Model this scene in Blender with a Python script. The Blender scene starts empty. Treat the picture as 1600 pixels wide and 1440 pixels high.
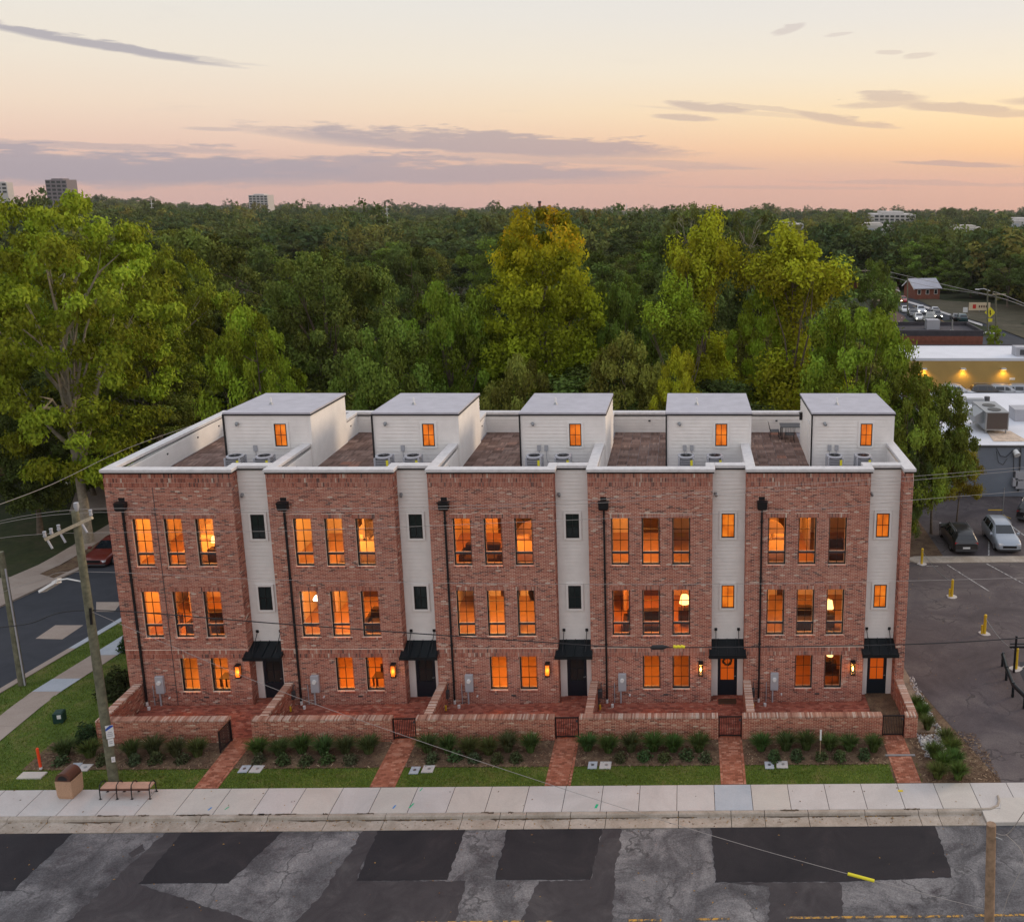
import bpy, math, random
import numpy as np
from mathutils import Vector, Matrix

R = math.radians
rng = random.Random(7)
nrng = np.random.default_rng(11)
C = bpy.context.scene.collection
scn = bpy.context.scene

# ------------------------------------------------------------------ camera
FPX, CX, CY, HCAM = 1500.0, 1102.02, 586.51, 24.46
RIGHT = Vector((0.9997933, -0.01967846, 0.00511095))
DOWN = Vector((9.16826610e-04, -2.07490068e-01, -9.78236695e-01))
FWD = Vector((0.02031067, 0.97803918, -0.20742914))
cam = bpy.data.cameras.new("camera"); camo = bpy.data.objects.new("camera", cam); C.objects.link(camo)
m = Matrix.Identity(4)
for r in range(3):
    m[r][0] = RIGHT[r]; m[r][1] = -DOWN[r]; m[r][2] = -FWD[r]
m[2][3] = HCAM
camo.matrix_world = m
cam.sensor_fit = 'HORIZONTAL'; cam.sensor_width = 36.0; cam.lens = FPX / 1600 * 36
cam.shift_x = (800 - CX) / 1600; cam.shift_y = (CY - 720) / 1600
cam.clip_start = 0.5; cam.clip_end = 9000
scn.camera = camo

def ray(px, py):
    return FWD + RIGHT * ((px - CX) / FPX) + DOWN * ((py - CY) / FPX)
def at(px, py, Y):                      # a point of the photograph at the depth Y in metres
    v = ray(px, py); t = Y / v.y
    return Vector((t * v.x, Y, HCAM + t * v.z))
def on(px, py, z=0.0):                  # a point of the photograph on the level z
    v = ray(px, py); t = (z - HCAM) / v.z
    return Vector((t * v.x, t * v.y, z))
def gz(Y):                              # height of the land: level plot, falling away behind
    if Y < 42: return 0.0
    if Y < 64: return -2.6 * (Y - 42) / 22
    if Y < 185: return -2.6 - 1.6 * (Y - 64) / 121
    return -4.2 - 0.036 * (Y - 185)
def ridge(x, Y):                         # a low wooded rise far off on the left
    if Y < 420: return 0.0
    q = x / Y
    return min(Y - 420, 2400) * (.0105 * math.exp(-((q + .60) / .095) ** 2) + .002 * math.exp(-((q + .30) / .12) ** 2))
def gr(px, py):                         # a point of the photograph on the land
    z = 0.0
    for _ in range(40):
        p = on(px, py, z); z = 0.5 * z + 0.5 * gz(p.y)
    return on(px, py, z)

# ------------------------------------------------------------------ world, sun, exposure
def S(r, g, b):
    f = lambda c: (c / 255 / 12.92) if c <= 10 else ((c / 255 + 0.055) / 1.055) ** 2.4
    return (f(r), f(g), f(b), 1)
world = bpy.data.worlds.new("World"); scn.world = world; world.use_nodes = True
wt = world.node_tree; wt.nodes.clear()
def N(t, typ, **kw):
    n = t.nodes.new(typ)
    for k, v in kw.items():
        if k.startswith('i_'): n.inputs[k[2:]].default_value = v
        elif k.startswith('n'): n.inputs[int(k[1:])].default_value = v
        else: setattr(n, k, v)
    return n
def MA(t, op, a, b=None, c=None, clamp=False):
    n = t.nodes.new('ShaderNodeMath'); n.operation = op; n.use_clamp = clamp
    for i, x in enumerate((a, b, c)):
        if x is None: continue
        if isinstance(x, (int, float)): n.inputs[i].default_value = x
        else: t.links.new(x, n.inputs[i])
    return n.outputs[0]
def MIX(t, fac, a, b, typ='MIX'):
    n = t.nodes.new('ShaderNodeMixRGB'); n.blend_type = typ
    for i, x in enumerate((fac, a, b)):
        if isinstance(x, (int, float)): n.inputs[i].default_value = x
        elif isinstance(x, tuple): n.inputs[i].default_value = x if len(x) == 4 else (*x, 1)
        else: t.links.new(x, n.inputs[i])
    return n.outputs[0]
def RAMP(t, src, stops, interp='LINEAR'):
    n = t.nodes.new('ShaderNodeValToRGB'); e = n.color_ramp.elements; n.color_ramp.interpolation = interp
    while len(e) < len(stops): e.new(0.5)
    for k, (p, c) in enumerate(stops):
        e[k].position = p; e[k].color = c if len(c) == 4 else (*c, 1)
    t.links.new(src, n.inputs[0]); return n.outputs[0]
tc = N(wt, 'ShaderNodeTexCoord')
sx = N(wt, 'ShaderNodeSeparateXYZ'); wt.links.new(tc.outputs['Generated'], sx.inputs[0])
EL = MA(wt, 'MULTIPLY', MA(wt, 'ARCSINE', MA(wt, 'MINIMUM', MA(wt, 'MAXIMUM', sx.outputs[2], -1.0), 1.0)), 180 / math.pi)
AZ = MA(wt, 'MULTIPLY', MA(wt, 'ARCTAN2', sx.outputs[0], sx.outputs[1]), 180 / math.pi)
elp = lambda e: (e + 10) / 100
er = MA(wt, 'DIVIDE', MA(wt, 'ADD', EL, 10), 100)
cool = RAMP(wt, er, [(0, S(150, 130, 130)), (elp(-2.6), S(212, 172, 166)), (elp(-0.4), S(222, 182, 168)), (elp(1.2), S(232, 200, 184)),
                     (elp(3.2), S(237, 216, 198)), (elp(5.5), S(236, 225, 211)), (elp(8.5), S(231, 226, 219)), (elp(14), S(222, 222, 226)), (elp(35), S(226, 229, 238)), (1, S(226, 231, 243))])
warm = RAMP(wt, er, [(0, S(160, 130, 118)), (elp(-2.6), S(216, 168, 150)), (elp(-0.4), S(234, 184, 160)), (elp(1.2), S(249, 201, 156)),
                     (elp(3.2), S(250, 221, 178)), (elp(5.5), S(242, 227, 205)), (elp(8.5), S(231, 224, 217)), (elp(14), S(222, 220, 222)), (elp(35), S(226, 229, 238)), (1, S(226, 231, 243))])
azf = MA(wt, 'MULTIPLY', MA(wt, 'ADD', AZ, 24), 1 / 44.0, clamp=True)
back = MA(wt, 'MULTIPLY', MA(wt, 'SUBTRACT', MA(wt, 'ABSOLUTE', AZ), 60), 1 / 60.0, clamp=True)   # away from the afterglow the sky is cooler
azf = MA(wt, 'MULTIPLY', azf, MA(wt, 'SUBTRACT', 1.0, back))
skyc = MIX(wt, azf, cool, warm)
# streaky clouds, given by bearing and elevation
nc = N(wt, 'ShaderNodeCombineXYZ'); wt.links.new(MA(wt, 'MULTIPLY', AZ, 0.16), nc.inputs[0]); wt.links.new(MA(wt, 'MULTIPLY', EL, 1.1), nc.inputs[1])
nz = N(wt, 'ShaderNodeTexNoise', i_Scale=1.0, i_Detail=7.0, i_Roughness=0.62); wt.links.new(nc.outputs[0], nz.inputs['Vector'])
nz2 = N(wt, 'ShaderNodeTexNoise', i_Scale=3.3, i_Detail=8.0, i_Roughness=0.66); wt.links.new(nc.outputs[0], nz2.inputs['Vector'])
no = MA(wt, 'ADD', MA(wt, 'SUBTRACT', nz.outputs[0], 0.5), MA(wt, 'MULTIPLY', MA(wt, 'SUBTRACT', nz2.outputs[0], 0.5), 0.55))
def azel(px, py):
    v = ray(px, py).normalized()
    return math.degrees(math.atan2(v.x, v.y)), math.degrees(math.asin(v.z))
CL = [(-60, 258, 620, 25, .95, .012), (600, 266, 420, 20, .85, .01), (760, 282, 260, 5, .4, .01), (760, 224, 310, 17, .9, .04), (640, 212, 190, 8, .7, .02), (170, 229, 190, 5, .55, .03), (150, 68, 150, 7, .95, .13), (250, 84, 110, 4, .35, .08),
      (1110, 169, 62, 7, .66, .08), (1068, 184, 52, 5, .6, .05), (1300, 184, 60, 7, .62, .12), (1340, 192, 70, 6, .55, .1), (1215, 172, 90, 4, .4, .1), (1395, 152, 52, 8, .6, 0), (1380, 162, 70, 6, .5, -.05), (1500, 170, 90, 8, .62, .06), (1560, 177, 70, 6, .55, .04), (1650, 155, 80, 10, .6, .0), (1180, 178, 200, 3, .25, .06),
      (1500, 257, 90, 4, .7, .03), (1450, 286, 230, 4, .4, .01), (1100, 262, 90, 3, .45, .02), (1232, 46, 26, 6, .4, -.25), (1310, 54, 22, 3, .3, -.1), (1436, 87, 26, 4, .35, -.1), (1390, 83, 20, 3, .35, .0), (330, 201, 45, 3, .45, .03), (900, 250, 250, 5, .4, .03), (1240, 293, 200, 3, .3, .0)]
cmask = None
for px, py, wx, wy, am, sl in CL:
    a0, e0 = azel(px, py)
    k = 180 / math.pi / FPX
    da = MA(wt, 'SUBTRACT', AZ, a0)
    de = MA(wt, 'ADD', MA(wt, 'SUBTRACT', EL, e0), MA(wt, 'MULTIPLY', da, sl))
    de = MA(wt, 'ADD', de, MA(wt, 'MULTIPLY', no, wy * k * 2.6))
    q = MA(wt, 'ADD', MA(wt, 'POWER', MA(wt, 'ABSOLUTE', MA(wt, 'DIVIDE', da, wx * k)), 2.0), MA(wt, 'POWER', MA(wt, 'ABSOLUTE', MA(wt, 'DIVIDE', de, wy * k)), 2.0))
    q = MA(wt, 'ADD', q, MA(wt, 'MULTIPLY', no, 2.2))
    mk = MA(wt, 'MULTIPLY', MA(wt, 'SUBTRACT', 1.2, q), 1.35 * am, clamp=True)
    mk = MA(wt, 'MINIMUM', mk, am)
    cmask = mk if cmask is None else MA(wt, 'MAXIMUM', cmask, mk)
# thin broken streaks elsewhere round the sky
st = MA(wt, 'MULTIPLY', MA(wt, 'SUBTRACT', nz.outputs[0], 0.60), 2.6, clamp=True)
st = MA(wt, 'MULTIPLY', st, MA(wt, 'SUBTRACT', 1.0, MA(wt, 'ABSOLUTE', MA(wt, 'DIVIDE', MA(wt, 'SUBTRACT', EL, 3.0), 8.0)), clamp=True))
cmask = MA(wt, 'MAXIMUM', cmask, MA(wt, 'MULTIPLY', st, 0.35))
ccol = MIX(wt, azf, S(160, 156, 170), S(184, 159, 160))
skyc = MIX(wt, MA(wt, 'MULTIPLY', cmask, 0.84), skyc, ccol)
nish = N(wt, 'ShaderNodeTexSky'); nish.sky_type = 'NISHITA'; nish.sun_disc = False
nish.sun_elevation = R(2.0); nish.sun_rotation = R(62)
skyc2 = MIX(wt, 1.0, skyc, MIX(wt, 1.0, nish.outputs[0], (0.03, 0.03, 0.03, 1), 'MULTIPLY'), 'ADD')
bg = N(wt, 'ShaderNodeBackground', i_Strength=1.0); wt.links.new(skyc2, bg.inputs[0])
wo = N(wt, 'ShaderNodeOutputWorld'); wt.links.new(bg.outputs[0], wo.inputs[0])

sun = bpy.data.lights.new("sun", 'SUN'); sun.energy = 1.5; sun.angle = R(18); sun.color = (1.0, 0.74, 0.48)
suno = bpy.data.objects.new("sun", sun); C.objects.link(suno)
sd = Vector((math.sin(R(62)) * math.cos(R(17)), math.cos(R(62)) * math.cos(R(17)), math.sin(R(17))))
suno.rotation_euler = sd.to_track_quat('Z', 'Y').to_euler()
scn.view_settings.view_transform = 'Standard'; scn.view_settings.look = 'None'
scn.view_settings.exposure = 0.0; scn.view_settings.gamma = 1.0; scn.view_settings.use_curve_mapping = False
cy = scn.cycles
cy.use_denoising = True; cy.max_bounces = 7; cy.diffuse_bounces = 3; cy.glossy_bounces = 3; cy.transmission_bounces = 4; cy.transparent_max_bounces = 10
cy.caustics_reflective = False; cy.caustics_refractive = False; cy.sample_clamp_indirect = 4.0

# ------------------------------------------------------------------ builders
class MB:
    def __init__(s): s.v = []; s.f = []; s.a = []; s.mi = []; s.sm = []
    def add(s, vs, fs, a=0.5, mi=0, sm=False):
        o = len(s.v); s.v.extend(vs)
        for f in fs: s.f.append(tuple(o + i for i in f)); s.a.append(a); s.mi.append(mi); s.sm.append(sm)
    def box(s, x0, x1, y0, y1, z0, z1, a=0.5, mi=0, skip=''):
        vs = [(x0, y0, z0), (x1, y0, z0), (x1, y1, z0), (x0, y1, z0), (x0, y0, z1), (x1, y0, z1), (x1, y1, z1), (x0, y1, z1)]
        F = {'b': (3, 2, 1, 0), 't': (4, 5, 6, 7), 'f': (0, 1, 5, 4), 'r': (1, 2, 6, 5), 'k': (2, 3, 7, 6), 'l': (3, 0, 4, 7)}
        s.add(vs, [F[k] for k in F if k not in skip], a, mi)
    def bevbox(s, x0, x1, y0, y1, z0, z1, b=0.02, a=0.5, mi=0):
        # box with chamfered top edges
        vs = [(x0, y0, z0), (x1, y0, z0), (x1, y1, z0), (x0, y1, z0), (x0, y0, z1 - b), (x1, y0, z1 - b), (x1, y1, z1 - b), (x0, y1, z1 - b),
              (x0 + b, y0 + b, z1), (x1 - b, y0 + b, z1), (x1 - b, y1 - b, z1), (x0 + b, y1 - b, z1)]
        s.add(vs, [(0, 1, 5, 4), (1, 2, 6, 5), (2, 3, 7, 6), (3, 0, 4, 7), (4, 5, 9, 8), (5, 6, 10, 9), (6, 7, 11, 10), (7, 4, 8, 11), (8, 9, 10, 11), (3, 2, 1, 0)], a, mi)
    def obox(s, p, ax, ay, az, hx, hy, hz, a=0.5, mi=0):
        p, ax, ay, az = Vector(p), Vector(ax), Vector(ay), Vector(az)
        vs = [tuple(p + ax * (i * hx) + ay * (j * hy) + az * (k * hz)) for k in (-1, 1) for (i, j) in ((-1, -1), (1, -1), (1, 1), (-1, 1))]
        s.add(vs, [(3, 2, 1, 0), (4, 5, 6, 7), (0, 1, 5, 4), (1, 2, 6, 5), (2, 3, 7, 6), (3, 0, 4, 7)], a, mi)
    def quad(s, a_, b_, c_, d_, a=0.5, mi=0): s.add([tuple(a_), tuple(b_), tuple(c_), tuple(d_)], [(0, 1, 2, 3)], a, mi)
    def tube(s, pts, r, n=6, a=0.5, mi=0, cap=True, sm=True):
        pts = [Vector(p) for p in pts]
        rs = r if isinstance(r, (list, tuple)) else [r] * len(pts)
        rings = []; up = None
        for i, p in enumerate(pts):
            d = (pts[min(i + 1, len(pts) - 1)] - pts[max(i - 1, 0)])
            if d.length < 1e-9: d = Vector((0, 0, 1))
            d.normalize()
            if up is None: up = Vector((0, 0, 1)) if abs(d.z) < 0.9 else Vector((0, 1, 0))
            x = up.cross(d)
            if x.length < 1e-6: x = Vector((1, 0, 0)).cross(d)
            x.normalize(); y = d.cross(x); up = y.copy()
            rings.append([tuple(p + (x * math.cos(t) + y * math.sin(t)) * rs[i]) for t in [2 * math.pi * k / n for k in range(n)]])
        vs = [v for rg in rings for v in rg]
        fs = [(i * n + k, i * n + (k + 1) % n, (i + 1) * n + (k + 1) % n, (i + 1) * n + k) for i in range(len(pts) - 1) for k in range(n)]
        s.add(vs, fs, a, mi, sm)
        if cap:
            s.add(rings[0], [tuple(range(n - 1, -1, -1))], a, mi); s.add(rings[-1], [tuple(range(n))], a, mi)
    def cyl(s, x, y, z0, z1, r, n=12, a=0.5, mi=0, r1=None):
        s.tube([(x, y, z0), (x, y, z1)], [r, r if r1 is None else r1], n, a, mi)
    def prism(s, poly, z0, z1, a=0.5, mi=0):
        n = len(poly)
        vs = [(x, y, z0) for x, y in poly] + [(x, y, z1) for x, y in poly]
        s.add(vs, [tuple(range(n - 1, -1, -1)), tuple(range(n, 2 * n))] + [(i, (i + 1) % n, n + (i + 1) % n, n + i) for i in range(n)], a, mi)
    def loft(s, secs, a=0.5, mi=0, sm=True, cap=True):
        n = len(secs[0]); vs = [tuple(p) for q in secs for p in q]
        s.add(vs, [(i * n + k, i * n + (k + 1) % n, (i + 1) * n + (k + 1) % n, (i + 1) * n + k) for i in range(len(secs) - 1) for k in range(n)], a, mi, sm)
        if cap: s.add(secs[0], [tuple(range(n - 1, -1, -1))], a, mi); s.add(secs[-1], [tuple(range(n))], a, mi)
    def mesh(s, name, mats, attr=True):
        me = bpy.data.meshes.new(name); me.from_pydata(s.v, [], s.f)
        for mm in (mats if isinstance(mats, (list, tuple)) else [mats]): me.materials.append(mm)
        if any(s.mi): me.polygons.foreach_set('material_index', s.mi)
        if any(s.sm): me.polygons.foreach_set('use_smooth', s.sm)
        if attr and len(set(s.a)) > 1:
            at_ = me.attributes.new('v', 'FLOAT', 'FACE'); at_.data.foreach_set('value', s.a)
        me.update(); return me
    def build(s, name, mats, parent=None, loc=None, **kw):
        return obj(name, s.mesh(name, mats), parent, loc, **kw)
def obj(name, data, parent=None, loc=None, rz=0.0, **kw):
    o = bpy.data.objects.new(name, data); C.objects.link(o)
    if parent is not None: o.parent = parent
    if loc is not None: o.location = loc
    if rz: o.rotation_euler = (0, 0, rz)
    for k, v in kw.items(): o[k] = v
    return o
def thing(name, label, cat, loc=(0, 0, 0), rz=0.0, group=None):
    o = obj(name, None, None, loc, rz); o.empty_display_size = 0.3
    o['label'] = label; o['category'] = cat
    if group: o['group'] = group
    return o
def tag(o, label, cat, group=None):
    o['label'] = label; o['category'] = cat
    if group: o['group'] = group
    return o
def dup(o, parent=None):
    c = o.copy(); C.objects.link(c)
    if parent is not None: c.parent = parent
    for ch in list(o.children): dup(ch, c)
    return c
ORD = ['first', 'second', 'third', 'fourth', 'fifth', 'sixth', 'seventh', 'eighth', 'ninth', 'tenth', 'eleventh', 'twelfth']

# ------------------------------------------------------------------ materials
def mat(name, col, rough=0.7, metal=0.0, spec=0.4, var=0.0, vscale=3.0, bump=0.0, bscale=20.0, coat=0.0):
    M_ = bpy.data.materials.new(name); M_.use_nodes = True; t = M_.node_tree; b = t.nodes['Principled BSDF']
    b.inputs['Roughness'].default_value = rough; b.inputs['Metallic'].default_value = metal
    b.inputs['Specular IOR Level'].default_value = spec; b.inputs['Coat Weight'].default_value = coat
    b.inputs['Base Color'].default_value = (*col, 1)
    if var > 0 or bump > 0:
        g = N(t, 'ShaderNodeNewGeometry')
        if var > 0:
            n = N(t, 'ShaderNodeTexNoise', i_Scale=vscale, i_Detail=6.0, i_Roughness=0.6); t.links.new(g.outputs['Position'], n.inputs['Vector'])
            f = RAMP(t, n.outputs[0], [(0.3, (1 - var,) * 3), (0.7, (1 + var,) * 3)])
            t.links.new(MIX(t, 1.0, (*col, 1), f, 'MULTIPLY'), b.inputs['Base Color'])
        if bump > 0:
            n2 = N(t, 'ShaderNodeTexNoise', i_Scale=bscale, i_Detail=4.0); t.links.new(g.outputs['Position'], n2.inputs['Vector'])
            bp = N(t, 'ShaderNodeBump', i_Strength=bump, i_Distance=0.02); t.links.new(n2.outputs[0], bp.inputs['Height']); t.links.new(bp.outputs[0], b.inputs['Normal'])
    return M_
def emit(name, col, strength):
    M_ = bpy.data.materials.new(name); M_.use_nodes = True; t = M_.node_tree; b = t.nodes['Principled BSDF']
    b.inputs['Base Color'].default_value = (*[min(c, .8) for c in col], 1); b.inputs['Emission Color'].default_value = (*col, 1); b.inputs['Emission Strength'].default_value = strength
    return M_
def brickmat(name, stops, big=0.22):
    M_ = bpy.data.materials.new(name); M_.use_nodes = True; t = M_.node_tree; b = t.nodes['Principled BSDF']
    b.inputs['Roughness'].default_value = 0.88; b.inputs['Specular IOR Level'].default_value = 0.25
    a = N(t, 'ShaderNodeAttribute', attribute_name='v')
    c = RAMP(t, a.outputs['Fac'], stops)
    g = N(t, 'ShaderNodeNewGeometry')
    n = N(t, 'ShaderNodeTexNoise', i_Scale=0.55, i_Detail=5.0, i_Roughness=0.65); t.links.new(g.outputs['Position'], n.inputs['Vector'])
    # weathering and lime bloom in broad patches
    c = MIX(t, MA(t, 'MULTIPLY', MA(t, 'SUBTRACT', n.outputs[0], 0.48), big * 4, clamp=True), c, (0.42, 0.30, 0.27, 1))
    n2 = N(t, 'ShaderNodeTexNoise', i_Scale=30.0, i_Detail=3.0); t.links.new(g.outputs['Position'], n2.inputs['Vector'])
    c = MIX(t, 1.0, c, RAMP(t, n2.outputs[0], [(0.3, (.78,) * 3), (0.7, (1.2,) * 3)]), 'MULTIPLY')
    t.links.new(c, b.inputs['Base Color']); return M_
M = {}
M['brick'] = brickmat('red_brick', [(0, (.13, .066, .058)), (.10, (.25, .092, .07)), (.22, (.37, .125, .085)), (.5, (.44, .160, .108)), (.8, (.49, .20, .14)), (.95, (.52, .25, .18)), (.985, (.58, .42, .34)), (1, (.66, .56, .47))])
M['brick_garden'] = brickmat('garden_brick', [(0, (.18, .075, .055)), (.15, (.34, .11, .072)), (.5, (.42, .145, .095)), (.8, (.48, .19, .125)), (.95, (.52, .27, .19)), (1, (.62, .50, .38))], 0.06)
M['brick_cap'] = brickmat('cap_brick', [(0, (.30, .14, .10)), (.3, (.45, .24, .17)), (.7, (.55, .35, .27)), (1, (.66, .55, .47))], 0.05)
M['paver'] = brickmat('clay_paver', [(0, (.20, .06, .042)), (.3, (.31, .09, .06)), (.7, (.39, .12, .08)), (.95, (.44, .17, .12)), (1, (.46, .26, .19))], 0.05)
M['walkpaver'] = brickmat('walk_paver', [(0, (.24, .085, .05)), (.3, (.34, .12, .07)), (.7, (.41, .155, .095)), (1, (.50, .24, .16))], 0.04)
M['mortar'] = mat('mortar', (.78, .67, .57), .95, var=.18, vscale=1.3)
M['mortar_warm'] = mat('mortar_warm', (.76, .62, .46), .95, var=.15, vscale=2)
M['bed_sand'] = mat('joint_sand', (.22, .11, .08), .95, var=.2, vscale=3)
M['white'] = mat('white_siding_paint', (.82, .785, .755), .55, var=.06, vscale=1.6)
M['trim'] = mat('white_trim_paint', (.84, .81, .785), .5)
M['coping'] = mat('coping_metal', (.66, .64, .64), .45, var=.12, vscale=4)
M['black'] = mat('black_metal', (.012, .012, .014), .4)
M['frame'] = mat('window_frame_black', (.014, .012, .013), .45)
M['bronze'] = mat('bronze_sash_rail', (.05, .042, .05), .4)
M['membrane'] = mat('roof_membrane', (.46, .45, .50), .6, var=.10, vscale=1.5)
M['canopy'] = mat('canopy_standing_seam', (.012, .018, .022), .35, metal=.3)
M['door'] = mat('navy_door_paint', (.012, .02, .03), .35)
M['grey'] = mat('grey_enclosure', (.42, .42, .45), .5)
M['dgrey'] = mat('dark_grey_metal', (.08, .08, .085), .5, metal=.3)
M['mgrey'] = mat('galvanised_metal', (.35, .36, .37), .45, metal=.6)
M['yellow'] = mat('yellow_paint', (.70, .45, .02), .5, var=.12, vscale=6)
M['label_yellow'] = mat('yellow_sticker', (.80, .70, .03), .5)
M['whitep'] = mat('white_plastic', (.75, .75, .74), .5)
M['blue'] = mat('blue_sign_print', (.03, .08, .40), .5)
M['orange'] = mat('orange_marker', (.85, .07, .015), .5)
M['green_box'] = mat('dark_green_box', (.012, .045, .035), .5)
M['tan'] = mat('tan_aggregate', (.50, .31, .20), .9, var=.15, vscale=25, bump=.3, bscale=60)
M['brown'] = mat('brown_metal_lid', (.11, .045, .03), .4)
M['wood'] = mat('bench_slat', (.55, .33, .24), .7, var=.1, vscale=8)
M['glassdark'] = None
def glass(name, tint=(1, 1, 1), refl=0.10, rough=0.02):
    M_ = bpy.data.materials.new(name); M_.use_nodes = True; t = M_.node_tree; t.nodes.clear()
    tr = N(t, 'ShaderNodeBsdfTransparent'); tr.inputs[0].default_value = (*tint, 1)
    gl = N(t, 'ShaderNodeBsdfGlossy'); gl.inputs['Roughness'].default_value = rough
    fr = N(t, 'ShaderNodeFresnel', i_IOR=1.5)
    mx = N(t, 'ShaderNodeMixShader'); t.links.new(MA(t, 'ADD', fr.outputs[0], refl - 0.04, clamp=True), mx.inputs[0]); t.links.new(tr.outputs[0], mx.inputs[1]); t.links.new(gl.outputs[0], mx.inputs[2])
    o = N(t, 'ShaderNodeOutputMaterial'); t.links.new(mx.outputs[0], o.inputs[0]); return M_
M['glass'] = glass('window_glass', (.95, .95, .95), 0.06)
M['glassdk'] = mat('dark_glass', (.02, .028, .028), .04, spec=.6)
M['carglass'] = mat('car_glass', (.012, .016, .022), .05, spec=.8)
M['rubber'] = mat('tyre_rubber', (.015, .015, .016), .85)
M['alloy'] = mat('alloy_rim', (.35, .35, .37), .35, metal=.8)
M['taill'] = mat('tail_light_red', (.45, .01, .015), .2)
M['headl'] = mat('head_light', (.75, .75, .78), .15)
M['headon'] = emit('lit_head_light', (1, .93, .78), 9)
M['tailon'] = emit('lit_tail_light', (1, .05, .03), 2.5)
M['bulb'] = emit('lamp_flame', (1.0, .40, .08), 16)
M['amber_glass'] = emit('lit_lantern_glass', (1.0, .22, .03), .22)
M['litdoor'] = emit('lit_door_pane', (.80, .13, .006), .26)
M['litpane'] = emit('lit_pane', (.80, .17, .006), .62)
t = M['litpane'].node_tree; g = N(t, 'ShaderNodeNewGeometry'); n = N(t, 'ShaderNodeTexNoise', i_Scale=1.7, i_Detail=2.0); t.links.new(g.outputs['Position'], n.inputs['Vector'])
t.links.new(RAMP(t, n.outputs[0], [(.35, (.34, .07, .004)), (.5, (.74, .16, .008)), (.65, (.9, .26, .02))]), t.nodes['Principled BSDF'].inputs['Emission Color'])
M['floodlamp'] = emit('flood_lamp_on', (1.0, .62, .12), 14)
M['trunk'] = mat('bark', (.15, .115, .085), .9, var=.35, vscale=5, bump=.5, bscale=12)
M['paletrunk'] = mat('pale_bark', (.33, .29, .23), .9, var=.25, vscale=5)
M['pole'] = mat('treated_pole_wood', (.155, .15, .10), .9, var=.4, vscale=4, bump=.4, bscale=14)
M['pole_tan'] = mat('tan_pole_wood', (.30, .20, .13), .9, var=.3, vscale=6, bump=.4, bscale=14)
M['wire'] = mat('bare_wire', (.36, .33, .31), .6, metal=.2)
M['cable'] = mat('black_cable', (.02, .02, .022), .6)
M['porcelain'] = mat('insulator_grey', (.40, .41, .44), .4)
M['arm'] = mat('crossarm_wood', (.50, .42, .30), .9, var=.2, vscale=8)
M['stone'] = mat('river_rock', (.48, .46, .45), .8, var=.25, vscale=3)
M['sill'] = mat('window_reveal_white', (.72, .60, .48), .5)
M['walli'] = mat('room_wall_paint', (.70, .62, .54), .8)
M['floori'] = mat('room_floor_oak', (.34, .2, .12), .5, var=.15, vscale=3)
M['sofa'] = mat('dark_upholstery', (.05, .03, .025), .9)
M['linen'] = mat('pale_linen', (.65, .55, .45), .9)
M['woodd'] = mat('dark_furniture_wood', (.07, .035, .02), .6)
M['shade'] = emit('lit_lamp_shade', (1.0, .60, .22), 2.6)

# ------------------------------------------------------------------ ground materials
def groundmat(name, stops, scale=1.0, detail=8, rough=0.95, fine=40.0, finev=.25, cracks=0.0, cscale=.45, ccol=(.02, .02, .022), warp=1.0, blot=None):
    M_ = bpy.data.materials.new(name); M_.use_nodes = True; t = M_.node_tree; b = t.nodes['Principled BSDF']
    b.inputs['Roughness'].default_value = rough; b.inputs['Specular IOR Level'].default_value = .25
    g = N(t, 'ShaderNodeNewGeometry')
    n = N(t, 'ShaderNodeTexNoise', i_Scale=scale, i_Detail=float(detail), i_Roughness=.68, i_Distortion=warp); t.links.new(g.outputs['Position'], n.inputs['Vector'])
    c = RAMP(t, n.outputs[0], stops)
    if blot:
        n3 = N(t, 'ShaderNodeTexNoise', i_Scale=blot[0], i_Detail=9.0, i_Roughness=.75); t.links.new(g.outputs['Position'], n3.inputs['Vector'])
        c = MIX(t, MA(t, 'MULTIPLY', MA(t, 'SUBTRACT', n3.outputs[0], blot[1]), blot[2], clamp=True), c, blot[3])
    n2 = N(t, 'ShaderNodeTexNoise', i_Scale=fine, i_Detail=4.0, i_Roughness=.7); t.links.new(g.outputs['Position'], n2.inputs['Vector'])
    c = MIX(t, 1.0, c, RAMP(t, n2.outputs[0], [(.3, (1 - finev,) * 3), (.7, (1 + finev,) * 3)]), 'MULTIPLY')
    if cracks > 0:
        dn = N(t, 'ShaderNodeTexNoise', i_Scale=1.1, i_Detail=4.0); t.links.new(g.outputs['Position'], dn.inputs['Vector'])
        va = N(t, 'ShaderNodeVectorMath', operation='ADD'); t.links.new(g.outputs['Position'], va.inputs[0])
        vs_ = N(t, 'ShaderNodeVectorMath', operation='SCALE'); t.links.new(dn.outputs['Color'], vs_.inputs[0]); vs_.inputs['Scale'].default_value = 1.6
        t.links.new(vs_.outputs[0], va.inputs[1])
        vo = N(t, 'ShaderNodeTexVoronoi', feature='DISTANCE_TO_EDGE', i_Scale=cscale); t.links.new(va.outputs[0], vo.inputs['Vector'])
        k = MA(t, 'MULTIPLY', MA(t, 'SUBTRACT', .022, vo.outputs['Distance']), 60, clamp=True)
        br = MA(t, 'MULTIPLY', MA(t, 'SUBTRACT', n.outputs[0], .42), 6, clamp=True)
        c = MIX(t, MA(t, 'MULTIPLY', MA(t, 'MULTIPLY', k, br), cracks), c, ccol)
    t.links.new(c, b.inputs['Base Color'])
    bp = N(t, 'ShaderNodeBump', i_Strength=.25, i_Distance=.01); t.links.new(n2.outputs[0], bp.inputs['Height']); t.links.new(bp.outputs[0], b.inputs['Normal'])
    return M_
M['land'] = groundmat('forest_floor', [(.3, (.018, .026, .010)), (.5, (.032, .042, .014)), (.7, (.06, .052, .03))], .3, fine=3)
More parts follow.
